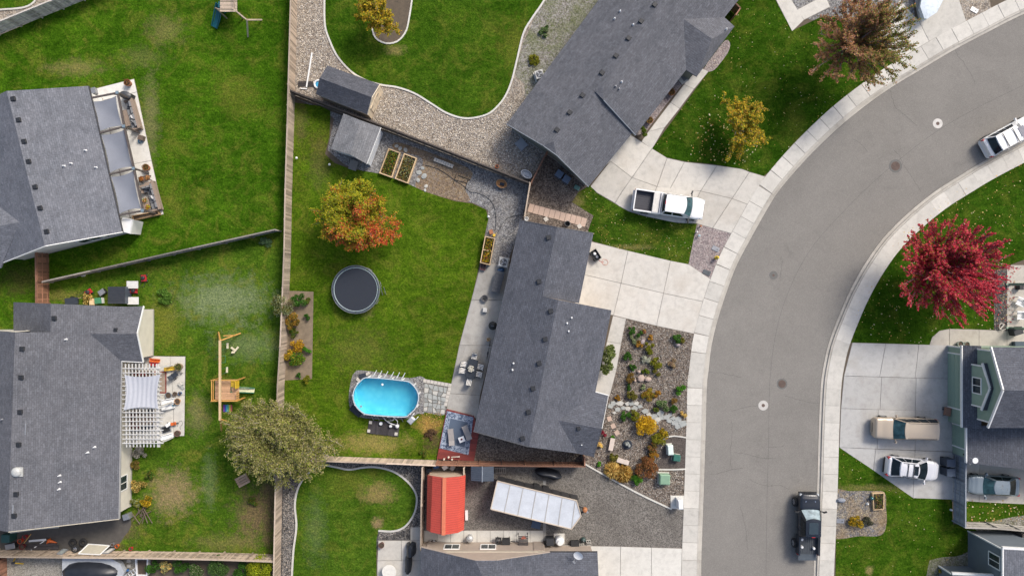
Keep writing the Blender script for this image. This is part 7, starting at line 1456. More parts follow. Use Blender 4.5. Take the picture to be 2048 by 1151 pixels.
t = simple('fountain', 'small dark stone fountain in the rock garden centre', 'fountain', 1256,890,.5); mb = MB(); mb.lathe(0,0,[(.42,0),(.46,.1),(.4,.16),(.3,.12),(.2,.14)],12); mb.build('basin', mNavy, t)
for (dx,dy,r_,h_) in ((-.12,.06,.16,.5),(.1,-.04,.17,.62),(.02,.16,.12,.4)): mb = MB(); mb.lathe(dx,dy,[(r_,.08),(r_ * .95,h_ * .6),(r_ * .6,h_),(r_ * .2,h_ * 1.05)],7); mb.build('rock', M('stone_grey', (.26,.28,.27), .85), t, smooth=30)
def boulder(label, px, py, r_, mat, k=1.0): t = simple('boulder', label, 'stone', px, py, .15, px % 3); mb = MB(); mb.lathe(0,0,[(r_,0),(r_ * 1.03,.12),(r_ * .78,.24),(r_ * .3,.3)],7,sx=1,sy=k); mb.build('stone', mat, t, smooth=25)
mBo = M('boulder_mauve', (.33,.28,.28), .85, var=.25); boulder('flat mauve boulder among yellow shrubs',1285,683,.3,mBo,.7); boulder('grey mauve boulder by the dark green shrub near sidewalk',1356,689,.26,mBo,.7); boulder('large pinkish boulder in the rock garden middle',1282,756,.38,M('boulder_pink', (.4,.31,.26), .85),.9); boulder('low pinkish boulder right of the large pinkish one',1296,758,.34,MATS['boulder_pink'],.7); boulder('small tan boulder above the large pinkish boulder',1278,743,.2,MATS['boulder_pink'],.8); boulder('small tan boulder by the brown olive shrub',1270,761,.16,MATS['boulder_pink'],.8)
# flagstone path across the rock garden
mb = MB(); fp = [(1221,812,8),(1227,806,7),(1235,818,7),(1240,806,8),(1247,815,6),(1255,807,7),(1256,816,6),(1263,807,7),(1270,816,8),(1273,806,7),(1280,812,6),(1291,822,8),(1298,829,7),(1308,832,8),(1320,826,9),(1315,838,7),(1312,843,6),(1323,834,7),(1333,833,7),(1340,829,6),(1347,836,7),(1357,838,8),(1350,845,8),(1366,846,11),(1355,852,7),(1339,841,6),(1229,825,5)]
t = simple('flagstone_path', 'winding path of flat grey stones across the rock garden', 'path', 1290,822,0)
for (px,py,r_) in fp:
    c = Vector(g(px,py,.05)); n_ = random.randint(4,6); a0 = random.uniform(0,6); rr = r_ / S; mb = MB(); mb.prism([(c.x + math.cos(a0 + 2 * math.pi * k / n_) * rr * random.uniform(.8,1.2),c.y + math.sin(a0 + 2 * math.pi * k / n_) * rr * random.uniform(.6,.95)) for k in range(n_)],.0,.07 + random.uniform(0,.04),inset=.02); mb.build('stone', random.choice((mFlag,mFl2,mFlag)), t, True)
area('round_brown_bed', [(1318,936),(1316,905),(1322,885),(1338,875),(1358,873),(1376,876),(1374,936)], -.004, m_gravel('gravel_fine_brown', [(.12,.1,.09),(.09,.075,.068),(.15,.13,.115),(.07,.06,.055)], 16, None, .4), .3)
def cabinet(name, label, px, py, sx, sy, h, rz, mat, base=0.0, pad=True):
    t = simple(name, label, 'utility box', px, py, h, rz, None, base)
    if pad: mb = MB(); mb.box(0,0,-.02,sx * 1.15,sy * 1.15,.08); mb.build('pad', mCs, t)
    mb = MB(); mb.box(0,0,.05,sx,sy,h - .13,tx=.98,ty=.98); mb.build('body', mat, t); mb = MB(); mb.box(0,0,h - .08,sx * 1.05,sy * 1.05,.08,tx=.8,ty=.8); mb.build('lid', mat, t); mb = MB(); mb.box(sx * .2,-sy * .5,h * .5,.1,.03,.16); mb.build('latch', mLead, t)
cabinet('utility_box', 'pale mint utility box in the round brown bed', 1341.5,900,.5,.88,.75,R(4),M('utility_mint', (.62,.72,.66), .45)); cabinet('utility_box', 'dark green dome utility box beside the pale one', 1354,916,.66,.55,.6,R(-8),mUtilD); cabinet('transformer_box', 'large sage green transformer box on brown stones', 1330,959,.92,.92,.75,R(-2),mUtil)
cabinet('meter_cabinet', 'white cabinet on concrete pad at the sidewalk', 1361.5,1009,.42,.85,1.1,R(3),mWhiteP,.018,False)
# ---------------------------------------------------------------- yard behind the tan house
t = tarp('covered_motorbike','motorbike under a wrinkled black cover by the rail fence','motorbike',1097,949,.6,-12,[(-1.25,.15,.5),(-1.0,.35,.8),(-.5,.5,1.0),(0,.48,.95),(.5,.5,1.1),(.9,.4,.95),(1.2,.15,.6)],mTarp)
mb = MB(); mb.box(.9,.1,.0,.5,.16,.5); mb.build('wheel', mTyre, t)
t = simple('metal_rack', 'light metal rack leaning on the fence beside plastic shed', 'rack', 1001,941,.8,0); mb = MB()
for k in range(6): mb = MB(); mb.tube([(-.42 + .17 * k,.4,1.2),(-.42 + .17 * k,-.4,.1)],.02,5); mb.build('bar', M('rack_beige', (.45,.41,.36), .5), t)
for zz, yy in ((1.1,.33),(.2,-.33)): mb = MB(); mb.tube([(-.5,yy,zz),(.5,yy,zz)],.022,5); mb.build('cross_bar', MATS['rack_beige'], t)
t = simple('blue_sheet', 'faded blue sheet on gravel below the trailer', 'tarp', 1072.5,1048,.02,-.25); mb = MB(); vs = [(-.42 + .84 * i / 6,-.36 + .72 * j / 6,.025 + .03 * random.random()) for j in range(7) for i in range(7)]; mb.add(vs,[(j * 7 + i,j * 7 + i + 1,j * 7 + i + 8,j * 7 + i + 7) for j in range(6) for i in range(6)]); mb.build('sheet', M('tarp_dustblue', (.07,.11,.18), .7), t, smooth=50, fix=False)
t = simple('trash_can', 'round grey metal trash can beside the tan wall', 'bin', 939,1078,.8); mb = MB(); mb.lathe(0,0,[(.25,0),(.29,.7),(.31,.71),(.31,.74),(.24,.82),(.05,.86)],20); mb.build('body', M('galvanised', (.42,.43,.43), .4, .3), t, smooth=40); mb = MB(); mb.tube([(-.08,0,.86),(0,0,.92),(.08,0,.86)],.014,6); mb.build('handle', mLead, t)
t = simple('smoker_grill', 'black offset smoker grill against the tan wall', 'grill', 1006,1083,.8,0); mb = MB(); mb.box(.28,0,.5,.75,.62,.35,tx=.95,ty=.8); mb.build('chamber', mBlk, t); mb = MB(); mb.ring([(-.7,-.28),(-.15,-.28),(-.15,.3),(-.7,.3)],.1,.4,.72); mb.build('firebox', mBlk, t); mb = MB(); mb.box(.28,-.4,.62,.9,.14,.04); mb.build('side_shelf', mBlk, t)
mb = MB(); mb.tube([(.7,0,.6),(1.1,-.02,.65)],.04,7); mb.build('handle', mBlk, t)
for s_ in (-.5,.6):
    for y_ in (-.22,.22): mb = MB(); mb.box(s_,y_,0,.05,.05,.5); mb.build('leg', mBlk, t)
t = simple('slatted_cart', 'black slatted cart holding red bricks by the tan wall', 'cart', 1046.5,1080,.9,0); 
for k in range(6): mb = MB(); mb.box(0,-.42 + .15 * k,.8,.92,.11,.04); mb.build('slat', mWoodD, t)
for s_ in (-.42,.42):
    for y_ in (-.4,.4): mb = MB(); mb.box(s_,y_,0,.05,.05,.8); mb.build('leg', mBlk, t)
for k, (dx,dy) in enumerate(((-.08,.2),(.15,.22),(.02,.34))): q = simple('brick', ('red brick on the slatted cart, left','red brick on the slatted cart, right','red brick on the slatted cart, rear')[k], 'brick', 1046.5 + dx * 21,1080 - dy * 21,.9,.1 * k,None,.84); mb = MB(); mb.box(0,0,0,.24,.11,.08); mb.build('brick', M('brick_red', (.3,.09,.06), .85), q)
t = simple('gas_grill', 'dark covered gas grill at the corner of the tan house', 'grill', 1100,1084,.9,.02); mb = MB(); mb.box(0,0,.0,.7,.62,.85,tx=.95,ty=.9); mb.build('cabinet', M('cover_charcoal', (.028,.03,.036), .6), t); mb = MB(); mb.box(0,0,.85,.75,.7,.16,tx=.85,ty=.7); mb.build('hood', MATS['cover_charcoal'], t)
t = simple('propane_tank', 'white round propane tank beside the covered grill', 'tank', 1119.5,1082,.7); mb = MB(); mb.lathe(0,0,[(.3,0),(.42,.15),(.44,.55),(.36,.78),(.2,.86),(.2,.95),(.12,.98)],22); mb.build('tank', mWhiteP, t, smooth=40); mb = MB(); mb.lathe(.0,-.05,[(.2,.86),(.22,1.0),(.17,1.0)],16); mb.build('collar', mWhiteP, t); mb = MB(); mb.box(0,0,-.01,1.0,1.0,.05); mb.build('pad', mCs, t)
crate('black_box', 'open black box on the paving by the white propane tank', 'box', 1150,1087, .78,.6,.4, .02, mBlk)
t = simple('gas_ball', 'dark green round bottle beside the cinder blocks', 'bottle', 1167,1080,.4); mb = MB(); mb.lathe(0,0,[(.12,0),(.23,.12),(.25,.25),(.17,.4),(.06,.45)],14); mb.build('bottle', M('bottle_green', (.03,.06,.055), .4), t, smooth=50); mb = MB(); mb.lathe(0,0,[(.05,.44),(.05,.52)],8); mb.build('valve', mLead, t)
for i, (px, py) in enumerate(((1177,1082),(1178,1088),(1163,1089))):
    t = simple('cinder_block', ('cinder block farthest from the wall','cinder block right beside the driveway','cinder block beside the black box')[i], 'block', px, py, .2, .05, 'cinder blocks'); mb = MB(); mb.ring([(-.2,-.11),(.2,-.11),(.2,.11),(-.2,.11)],.035,0,.2); mb.box(0,0,0,.04,.15,.2); mb.build('block', M('block_grey', (.42,.4,.36), .9), t)
t = simple('satellite_dish', 'white satellite dish on the tan house roof', 'satellite dish', 1157,1113,4.0, .8, None, 3.1); mb = MB(); vs = []; fs = []
for i in range(5):
    for j in range(18): r_ = .42 * i / 4; a = 2 * math.pi * j / 18; vs.append((r_ * math.cos(a) * .9,r_ * math.sin(a),.55 + .5 * r_ * r_ + math.cos(a) * r_ * .5))
for i in range(4):
    for j in range(18): fs.append((i * 18 + j,i * 18 + (j + 1) % 18,(i + 1) * 18 + (j + 1) % 18,(i + 1) * 18 + j))
mb.add(vs,fs); mb.build('dish', mWhiteP, t, smooth=60, fix=False); mb = MB(); mb.tube([(0,0,-.4),(0,0,.5)],.03,7); mb.build('mast', mLead, t); mb = MB(); mb.tube([(-.35,0,.4),(-.55,0,.95)],.02,6); mb.box(-.58,0,.92,.12,.3,.08); mb.build('receiver_arm', mLead, t)
crate('white_crate', 'white box leaning on the side of red barn', 'box', 933,1030, .25,.9,.4, .02, mWhiteP); 
t = simple('hose_reel', 'dark hose reel on the tan wall below barn', 'hose reel', 868,1081,.5); mb = MB(); mb.tube([(-.25,0,.5),(-.1,.06,.55),(.1,.06,.55),(.25,0,.5)],.06,7); mb.build('reel', mBlk, t); mb = MB(); mb.lathe(0,.05,[(.06,.45),(.08,.6)],8); mb.build('hub', mPipe, t)
for i, (px, py, mt_) in enumerate(((858,940,mNavy),(872,932,M('blue_plastic')),(890,934,mWhiteP),(905,935,mSteel))):
    crate('storage_tub', ('dark tub squeezed between fence and red barn','blue tub behind the red barn','white tub behind the red barn','grey tub behind the red barn, right')[i], 'tub', px, py, .5,.4,.5, .3 * i, mt_)
pot(763,1089,.26,.45,'brown empty pot on the pale patio corner',M('pot_brown', (.14,.075,.06), .7))
t = simple('round_table', 'white round patio table at the bottom edge', 'table', 778,1143,.75); mb = MB(); mb.lathe(0,0,[(.64,.7),(.66,.73),(.64,.75)],32); mb.build('table_top', M('table_white', (.66,.64,.58), .5), t); mb = MB(); mb.lathe(0,0,[(.25,0),(.05,.1),(.05,.7)],12); mb.build('pedestal', mWhiteP, t)
t = tarp('covered_grill','grill under black cover against the tan house, upper','grill',820,1102,.9,90,[(-.62,.1,.8),(-.5,.42,1.05),(0,.46,1.12),(.5,.42,1.05),(.66,.1,.8)],mTarp,'covered grills'); mb = MB(); mb.box(0,0,0,.9,.7,.6); mb.build('body', mBlk, t)
t = tarp('covered_grill','long grill under black cover on patio, lower','grill',815,1132,.8,88,[(-.8,.1,.6),(-.68,.26,.85),(0,.32,.95),(.65,.3,.9),(.8,.1,.6)],mTarp,'covered grills'); mb = MB(); mb.box(0,0,0,1.3,.5,.5); mb.build('body', mBlk, t)
# ================================================================ LEFT YARDS: patios, pergolas, playsets, clutter; right porch
# ---- patio frame with three shade sails
N_ = [(235.6,185.6),(248.6,253),(268,337),(286,421)]; W_ = [(182,196),(200,266),(220,348.5),(238.5,430)]; zf_ = 2.5
t = simple('pergola_frame', 'dark timber frame carrying grey shade sails over the upper left patio', 'pergola', 250,300,0); mFrame = M('frame_umber', (.085,.07,.065), .7, var=.3)
for a, b in zip(N_,W_): mb = MB(); mb.beam(P3(*a,zf_),P3(*b,zf_),.14,.16); mb.build('cross_beam', mFrame, t, True)
for a, b in zip(N_,N_[1:]): mb = MB(); mb.beam(P3(*a,zf_ + .01),P3(*b,zf_ + .01),.15,.18); mb.build('outer_beam', mFrame, t, True)
for a in N_:
    p = P3(*a,zf_); mb = MB(); mb.box(p.x,p.y,0,.14,.14,zf_ - .08); mb.build('post', mFrame, t, True); mb = MB(); mb.box(p.x,p.y,zf_ + .1,.26,.26,.05); mb.build('bracket', M('bracket_blue', (.2,.27,.32), .5, .3), t, True)
    for dx in (-.45,): mb = MB(); mb.beam((p.x,p.y,zf_ - .7),(p.x + dx,p.y - .1,zf_ - .08),.09,.09); mb.build('brace', mFrame, t, True)
def sail(label, c, z, mat, sag=.22, pull=.1, n=12, fold=0.0):
    """cloth hung from four corners: edges drawn in, belly hanging"""
    A, B, Cc, D = (Vector(P3(*p,z)) for p in c); ce = (A + B + Cc + D) / 4; t = thing('shade_sail', label, 'shade sail', ce); mb = MB(); vs = []
    for j in range(n + 1):
        for i in range(n + 1):
            u, v = i / n, j / n; e = lambda s_: 1 - (2 * s_ - 1) ** 2; uu = .5 + (u - .5) * (1 - pull * e(v)); vv = .5 + (v - .5) * (1 - pull * e(u)); p = A.lerp(B,uu).lerp(D.lerp(Cc,uu),vv) - ce; p.z -= sag * e(u) * e(v) + fold * math.sin(u * 44); vs.append(p)
    k = n + 1; mb.add(vs,[(j * k + i,j * k + i + 1,(j + 1) * k + i + 1,(j + 1) * k + i) for j in range(n) for i in range(n)]); mb.build('cloth', mat, t, smooth=80)
    for q in (A,B,Cc,D): mb = MB(); d_ = (q - ce); mb.tube([d_ * .985,d_ * 1.05],.015,5); mb.build('cord', mPipe, t)
mSail = M('sail_grey', (.2,.215,.25), .85, var=.12, scale=1.0)
sail('grey shade sail over the upper end of the patio', [(186,203),(232,192),(245,252),(199,263)],2.42,mSail); sail('grey shade sail in the middle of the patio frame', [(202,269),(251,258),(265,334),(220,346)],2.42,mSail); sail('grey shade sail over the lower end of the patio', [(222,353),(267,341),(282,417),(239,428)],2.42,mSail)
def sofa(label, a, b, depth, mat, cush, side, z=.022, seats=3, pil=()):
    """sofa whose back runs a -> b (pixels), seat to `side` (+1 left of travel)"""
    A, B = Vector(g(*a,.6)), Vector(g(*b,.6)); e = (B - A).normalized(); L = (B - A).length; t = thing('patio_sofa', label, 'sofa', (A.x,A.y,z), math.atan2(e.y,e.x)); s = side
    mb = MB(); mb.box(L / 2,s * depth / 2,.05,L,depth,.3); mb.build('base', mat, t); mb = MB(); mb.box(L / 2,s * .1,.3,L,.2,.42); mb.build('back', mat, t)
    for x_ in (.09,L - .09): mb = MB(); mb.box(x_,s * depth / 2,.3,.18,depth,.26); mb.build('arm', mat, t)
    w_ = (L - .4) / seats
    for k in range(seats):
        mb = MB(); mb.box(.2 + w_ * (k + .5),s * (depth / 2 + .1),.35,w_ - .03,depth - .25,.13,tx=.94,ty=.94); mb.build('seat_cushion', cush, t); mb = MB(); mb.box(.2 + w_ * (k + .5),s * .26,.46,w_ - .05,.16,.32,tx=.92); mb.build('back_cushion', cush, t)
    for i, (f_,m_) in enumerate(pil): mb = MB(); mb.box(L * f_,s * .42,.5,.38,.16,.3,.5 * (i - .5),tx=.85,ty=.8); mb.build('pillow', m_, t)
sofa('brown wicker sofa with grey cushions, upper end of the patio', (264,196),(281,256),.85,mWickL,mCush,-1,pil=((.2,mNavy),(.6,mCushL),(.75,mCush)),seats=4)
sofa('brown wicker sofa with grey cushions, lower end of the patio', (306,361),(322,418),.85,mWickL,mCush,-1,pil=((.3,mNavy),(.55,mCushL)),seats=4)
sofa('grey corner seat facing down, lower end of the patio', (279,372),(303,366),.7,mWickL,mCush,-1,seats=2,pil=((.6,mNavy),))
def table(label, px, py, sx, sy, h, rz, top, leg, z=.022, name='coffee_table'):
    t = simple(name, label, 'table', px, py, h, rz, None, z); mb = MB(); mb.box(0,0,h - .05,sx,sy,.05,tx=.98,ty=.98); mb.build('table_top', top, t)
    for a in (-1,1):
        for b in (-1,1): mb = MB(); mb.box(a * sx * .43,b * sy * .42,0,.06,.06,h - .05); mb.build('leg', leg, t)
table('dark framed low table in front of the upper sofa',253,236,1.55,.62,.42,R(-76),mWickL,mBlk); table('low table with flowers in front of the lower sofa',292,407,1.0,.62,.42,R(-76),mWickL,mBlk); table('brown side table with pumpkins above the lower sofa',288,357,1.05,.5,.5,R(14),mWick,mBlk,name='side_table')
for i, (px,py,c) in enumerate(((283,357,[(.4,.16,.04)]),(296,355,[(.45,.25,.1),(.3,.14,.06)]),(289,400,[(.5,.35,.15),(.1,.25,.05),(.4,.1,.05)]),(295,414,[(.55,.35,.03),(.5,.15,.05),(.2,.3,.03)]))):
    t = simple('flower_bowl', ('orange flowers on the brown side table, left','dried flowers on the brown side table, right','mixed flowers on the low table, upper','bright yellow orange flowers on the low table, lower')[i], 'flowers', px, py, .6,0,None,.5 if i < 2 else .42); mb = MB(); mb.lathe(0,0,[(.1,0),(.16,.08),(.14,.1)],10); mb.build('bowl', mTerra, t); n = 110; a = rng.uniform(0,6.28,n); q = rng.uniform(0,.24,n); leaf_mesh('flowers', np.stack([np.cos(a) * q,np.sin(a) * q,.1 + rng.uniform(0,.12,n)],1), .05, pal(c,n), t)
t = simple('barbecue_grill', 'black covered grill at the upper corner of the patio frame', 'grill', 250,190,.9,R(-15)); mb = MB(); mb.box(0,0,0,.9,.55,.75); mb.build('body', mBlk, t); mb = MB(); mb.lathe(0,0,[(.5,.75),(.48,.9),(.3,1.02),(.05,1.05)],18,sx=1.1,sy=.75); mb.build('hood', M('grill_hood', (.05,.052,.058), .4), t, smooth=40)
crate('cooler_box', 'dark box with blue lid on the upper left patio', 'box', 281,275, .5,.45,.5, R(-15), mWick, base=.022); t = simple('water_bowl', 'blue bowl below the dark box on the patio', 'bowl', 280.5,282,.1,0,None,.022); mb = MB(); mb.lathe(0,0,[(.15,0),(.2,.14),(.17,.14),(.1,.04)],14); mb.build('bowl', M('bowl_blue', (.06,.25,.4), .4), t); mb = MB(); mb.lathe(0,0,[(.15,.09),(.05,.1)],12); mb.build('contents', mPipe, t)
pot(256,166,.3,.5,'brown barrel planter at the top corner of the patio',mTerra,RUST); pot(293,335,.3,.5,'brown barrel planter on the patio edge between the sofas',mTerra,BRO); crate('hose_box', 'small grey box by the roof corner at the patio top', 'box', 186,181, .45,.55,.5, R(15), mSteel)
planter('long wooden trough along the lower end of patio', [(263,431),(316,421),(319,429),(266,441)], .4, mWood, mDirtS, None, 0, 'wooden_trough', .022)
crate('house_wall_part', 'white upright box standing for the house wall below the patio', 'cabinet', 254,451, 1.0,1.35,1.9, R(-12), mWall_w, mWhiteP)  # lidded box stands in for a visible piece of the house wall
# ---- white pergola over the lower left patio
mPerg = M('pergola_white', (.56,.56,.55), .6, var=.1)
t = simple('white_pergola', 'white lattice pergola against the lower left house', 'pergola', 285,805,0); zp = 2.45
for k in range(10): x_ = 251 + 6.9 * k; mb = MB(); mb.beam(P3(x_,727,zp),P3(x_ - (x_ - 251) * .0 + 2.5,893,zp),.06,.14); mb.build('rafter', mPerg, t, True)
for k in range(18): y_ = 736 + 8.8 * k; mb = MB(); mb.beam(P3(245,y_,zp + .12),P3(326 + (1 if y_ > 820 else -3),y_,zp + .12),.055,.1); mb.build('slat', mPerg, t, True)
for (px,py) in ((318,735),(320,885),(248,885),(319,812)): p = P3(px,py,zp); mb = MB(); mb.box(p.x,p.y,0,.13,.13,zp - .07); mb.build('post', mPerg, t, True)
mb = MB(); mb.beam(P3(317,727,zp - .13),P3(319,893,zp - .13),.09,.18); mb.build('header', mPerg, t, True)
sail('pale shade cloth stretched over the white pergola', [(249,749),(321,748),(317,817),(247,820)],zp + .3,M('cloth_pale', (.42,.435,.475), .9, var=.08),.1,.13,36,.018)
sofa('maroon sofa under the white pergola, upper', (262,742),(300,742),.8,mWick,mCushR,-1,seats=3); sofa('maroon sofa under the white pergola, lower', (262,822),(262,860),.8,mWick,mCushR,1,seats=3)
table('dark table under the lower white pergola',287,838,1.6,.9,.7,0,mWickL,mBlk,name='patio_table')
for i, (px,py) in enumerate(((275,853),(288,855),(300,852),(300,822))): t = simple('patio_stool', ('stool at the pergola table, lower left','stool at the pergola table, lower middle','stool at the pergola table, lower right','stool at the pergola table, upper right')[i], 'stool', px, py, .45); mb = MB(); mb.box(0,0,.4,.4,.4,.06); mb.build('seat', mNavy, t); mb = MB(); mb.box(0,0,0,.3,.3,.4,tx=.8,ty=.8); mb.build('base', mBlk, t)
rg = [g(a,b,.03) for a,b in ((262,742),(333,742),(333,786),(262,786))]; t = thing('patio_rug', 'red bordered rug under the edge of white pergola', 'rug', (rg[0][0],rg[0][1],.03)); mb = MB(); mb.prism(rg,.022,.03); mb.build('field', M('rug_tan', (.35,.28,.22), .95), t, True); mb = MB(); mb.ring(rg,.12,.022,.036); mb.build('border', M('rug_red', (.22,.05,.04), .95), t, True)
# ---- toys and clutter on the lower left patio
def slide(label, a, b, za, zb, w_, mat, name='toy_slide', rail=None, cat='slide', group=None):
    A, B = P3(*a,za), P3(*b,zb); t = thing(name, label, cat, (A.x,A.y,0), 0, group); e = (B - A).normalized(); sd = e.cross(Vector((0,0,1))).normalized(); mb = MB(); k = 8
    for i in range(k):
        p, q = A.lerp(B,i / k), A.lerp(B,(i + 1) / k); f = lambda s_: -.25 * math.sin(math.pi * s_) * min(1,za); p = p + Vector((0,0,f(i / k))); q = q + Vector((0,0,f((i + 1) / k))); mb.beam(p,q,w_,.03)
    mb.build('chute', mat, t, True, kind='stuff')
    for s_ in (-1,1): mb = MB(); mb.beam(A + sd * (s_ * w_ / 2) + Vector((0,0,.06)),B + sd * (s_ * w_ / 2) + Vector((0,0,.06)),.05,.14); mb.build('side_rail', rail or mat, t, True)
    if za > .35: mb = MB(); mb.box(A.x,A.y,0,.12,w_,za); mb.build('support', rail or mat, t, True)
slide('orange toy slide lying at the gable corner',(299,719),(320,721),.35,.15,.26,mOrg); slide('red toy slide beside the orange one',(299,727),(317,728),.3,.12,.24,mRedP); slide('yellow toy slide beside the stroller',(329,738),(352,735),.4,.12,.28,mYelP); slide('white plastic slide on the patio, upper',(323,804),(351,799),.5,.12,.4,mWhiteP); slide('white plastic slide on the patio, lower',(324,816),(350,810),.45,.12,.36,mWhiteP); slide('long white slide at the bottom of the patio',(322,876),(347,868),.5,.1,.36,mWhiteP)
pot(358,733,.33,.5,'large clay pot with green plant at the patio corner',M('pot_tan', (.3,.22,.16), .8),GRN + YGR)
t = simple('stroller', 'navy stroller with red wheels on the patio', 'stroller', 347,750,.6,.7); mb = MB(); mb.box(0,0,.35,.6,.45,.14,tx=.9); mb.beam((-.25,0,.5),(-.45,0,.85),.42,.08,up=(1,0,.4)); mb.build('seat', mNavy, t); mb = MB(); mb.tube([(.3,-.2,.4),(.5,-.2,.15),(.5,.2,.15),(.3,.2,.4)],.025,6); mb.build('frame', mSteel, t)
for (a,b) in ((.45,-.25),(.45,.25),(-.3,-.28),(-.3,.28)): wheel(t,a,b,.12,.05,1 if b > 0 else -1)
t = simple('stone_pile', 'pile of flat grey stones at the right edge of the patio', 'stones', 363,768,.1)
for k in range(6): mb = MB(); mb.box(rng.normal() * .18,rng.normal() * .3,.03 * k,.35,.3,.06,k * 1.1,tx=.85,ty=.85); mb.build('stone', (mFlag,mFl2)[k % 2], t)
for i, (px,py,r_,m_) in enumerate(((337,790,.3,M('basket_grey', (.2,.22,.25), .8)),(350,787,.2,mWick),(355,802,.28,M('basket_tan', (.36,.2,.09), .8)),(360,786,.15,M('blue_plastic')),(348,808,.16,M('bowl_blue')))): pot(px,py,r_,.3,('grey wire basket on the patio','small brown basket on the patio','round tan wicker basket by the white slides','little blue bucket near the baskets','blue bucket beside the white slides')[i],m_,None,'basket','basket','baskets and buckets on the patio')
t = simple('tricycle', 'orange and white ride-on toy on a dark mat', 'tricycle', 342,848,.3,.2); mb = MB(); mb.box(.2,0,.2,.5,.3,.16,tx=.8,ty=.8); mb.build('body', mOrg, t); mb = MB(); mb.box(-.3,0,.15,.45,.35,.25,.4,tx=.8,ty=.8); mb.build('tank', mWhiteP, t); mb = MB(); mb.tube([(.4,-.2,.5),(.45,0,.55),(.4,.2,.5)],.02,6); mb.build('handlebar', mBlk, t)
for b in (-.2,.2): wheel(t,-.3,b,.12,.06,1 if b > 0 else -1)
wheel(t,.45,0,.15,.06,1); hose('black hoop cord at the patio edge beside the ride-on toy', [(355,852),(359,842),(364,841),(365,848),(360,853),(362,858)], .015)
pot(355,866,.28,.35,'brown wheel-shaped pot at the lower patio corner',M('pot_brown'),None)
t = simple('floor_mat', 'dark mat at the lower end of the patio', 'mat', 332,858,.03,.3,None,.02); mb = MB(); mb.box(0,0,0,.9,.7,.02); mb.build('mat', mSteel, t); mb = MB(); mb.box(0,0,.02,.7,.5,.006); mb.build('centre', mBlk, t)
# ---- wooden swing set of the lower left yard
t = simple('swing_set', 'orange wooden swing set with long beam, fort and slide on the lawn', 'swing set', 455,760,0)
mb = MB(); mb.beam(P3(440,680,2.5),P3(440,840,2.5),.16,.2); mb.build('main_beam', mWoodP, t, True)
for a, b in (((440,681,2.45),(437,664,.0)),((440,681,2.45),(481,666,.0)),((441,838,2.45),(443,860,0)),((441,838,2.45),(478,850,0))): mb = MB(); mb.beam(P3(*a),P3(*b),.11,.13); mb.build('leg', mWoodO, t, True)
mb = MB(); mb.beam(P3(447,671,1.0),P3(468,670,1.0),.08,.12); mb.build('cross_brace', mWoodO, t, True)
x0_, y0_ = g(430,758,1.4); x1_, y1_ = g(478,799,1.4)
for k in range(11): mb = MB(); mb.box((x0_ + x1_) / 2,lerp(y0_,y1_,(k + .5) / 11),1.35,x1_ - x0_,abs(y1_ - y0_) / 11 - .015,.05); mb.build('deck_board', M('fort_board', (.5,.3,.17), .7, var=.2, rnd=.2), t, True)
for (a,b) in ((x0_,y0_),(x1_,y0_),(x0_,y1_),(x1_,y1_)): mb = MB(); mb.box(a,b,0,.1,.1,2.2 if a == x0_ else 2.0); mb.build('post', mWoodO, t, True)
for zz in (1.75,2.1):
    for a, b in (((x0_,y0_),(x0_,y1_)),((x0_,y0_),(x1_,y0_)),((x0_,y1_),(x1_,y1_))): mb = MB(); mb.beam((a[0],a[1],zz),(b[0],b[1],zz),.05,.1); mb.build('guard_rail', mWoodO, t, True)
mb = MB(); mb.beam((x1_ + .02,y0_ - .1,1.9),(x1_ + .02,y0_ - .75,1.9),.05,.75,up=(0,0,1)); mb.build('climbing_panel', mYelP, t, True); mb = MB(); mb.box(x1_ - .35,y0_ - .4,1.41,.75,.7,.03); mb.build('yellow_floor', mYelP, t, True)
for k in range(4): mb = MB(); mb.box(x1_,lerp(y1_ + .1,y1_ + .7,k / 3),1.4,.05,.08,.55); mb.build('baluster', mWoodO, t, True)
for k, (px,py) in enumerate(((455,691),(454,739))):
    p = P3(px,py,.5); mb = MB(); mb.box(p.x,p.y,.48,.18,.52,.04); s_ = mb.build('swing_seat', M('seat_cream', (.62,.56,.4), .5), t, True); q = P3(440,py,2.4)
    for d_ in (-.24,.24): mb = MB(); mb.tube([(p.x,p.y + d_,.5),(q.x,p.y + d_,2.4)],.012,4); mb.build('chain', mGrnP, s_, True)
p = P3(448,718,1.5); mb = MB(); mb.tube([(p.x - .3,p.y + .3,2.3),(p.x,p.y + .3,1.2),(p.x,p.y - .3,1.2),(p.x - .3,p.y - .3,2.3)],.02,5); mb.build('trapeze', mGrnP, t, True)
slide('pale slide with green rails from the wooden fort',(462,778),(509,780),1.4,.15,.45,M('slide_cream', (.62,.62,.42), .4),'fort_slide',mGrnP)
t = simple('glider_swing', 'cream toy glider seat hanging on the grass side of the swing set', 'toy', 472,699,.3,.9); mb = MB(); mb.box(0,0,.25,.7,.16,.1); mb.box(-.1,.25,.25,.18,.5,.06); mb.build('seat', M('seat_cream'), t); mb = MB(); mb.lathe(-.4,.1,[(.1,.2),(.13,.3),(.08,.38)],10); mb.build('head', M('seat_cream'), t)
t = simple('picnic_mat', 'rainbow striped mat below the wooden fort', 'mat', 455,816,.05,0); 
for k, c in enumerate(((.2,.05,.25),(.05,.08,.4),(.05,.35,.5),(.1,.4,.2),(.5,.4,.05),(.45,.1,.1))): mb = MB(); mb.box(-.35 + .14 * k,0,.01,.138,.65,.02); mb.build('stripe', M('mat_stripe_%d' % k, c, .7), t)
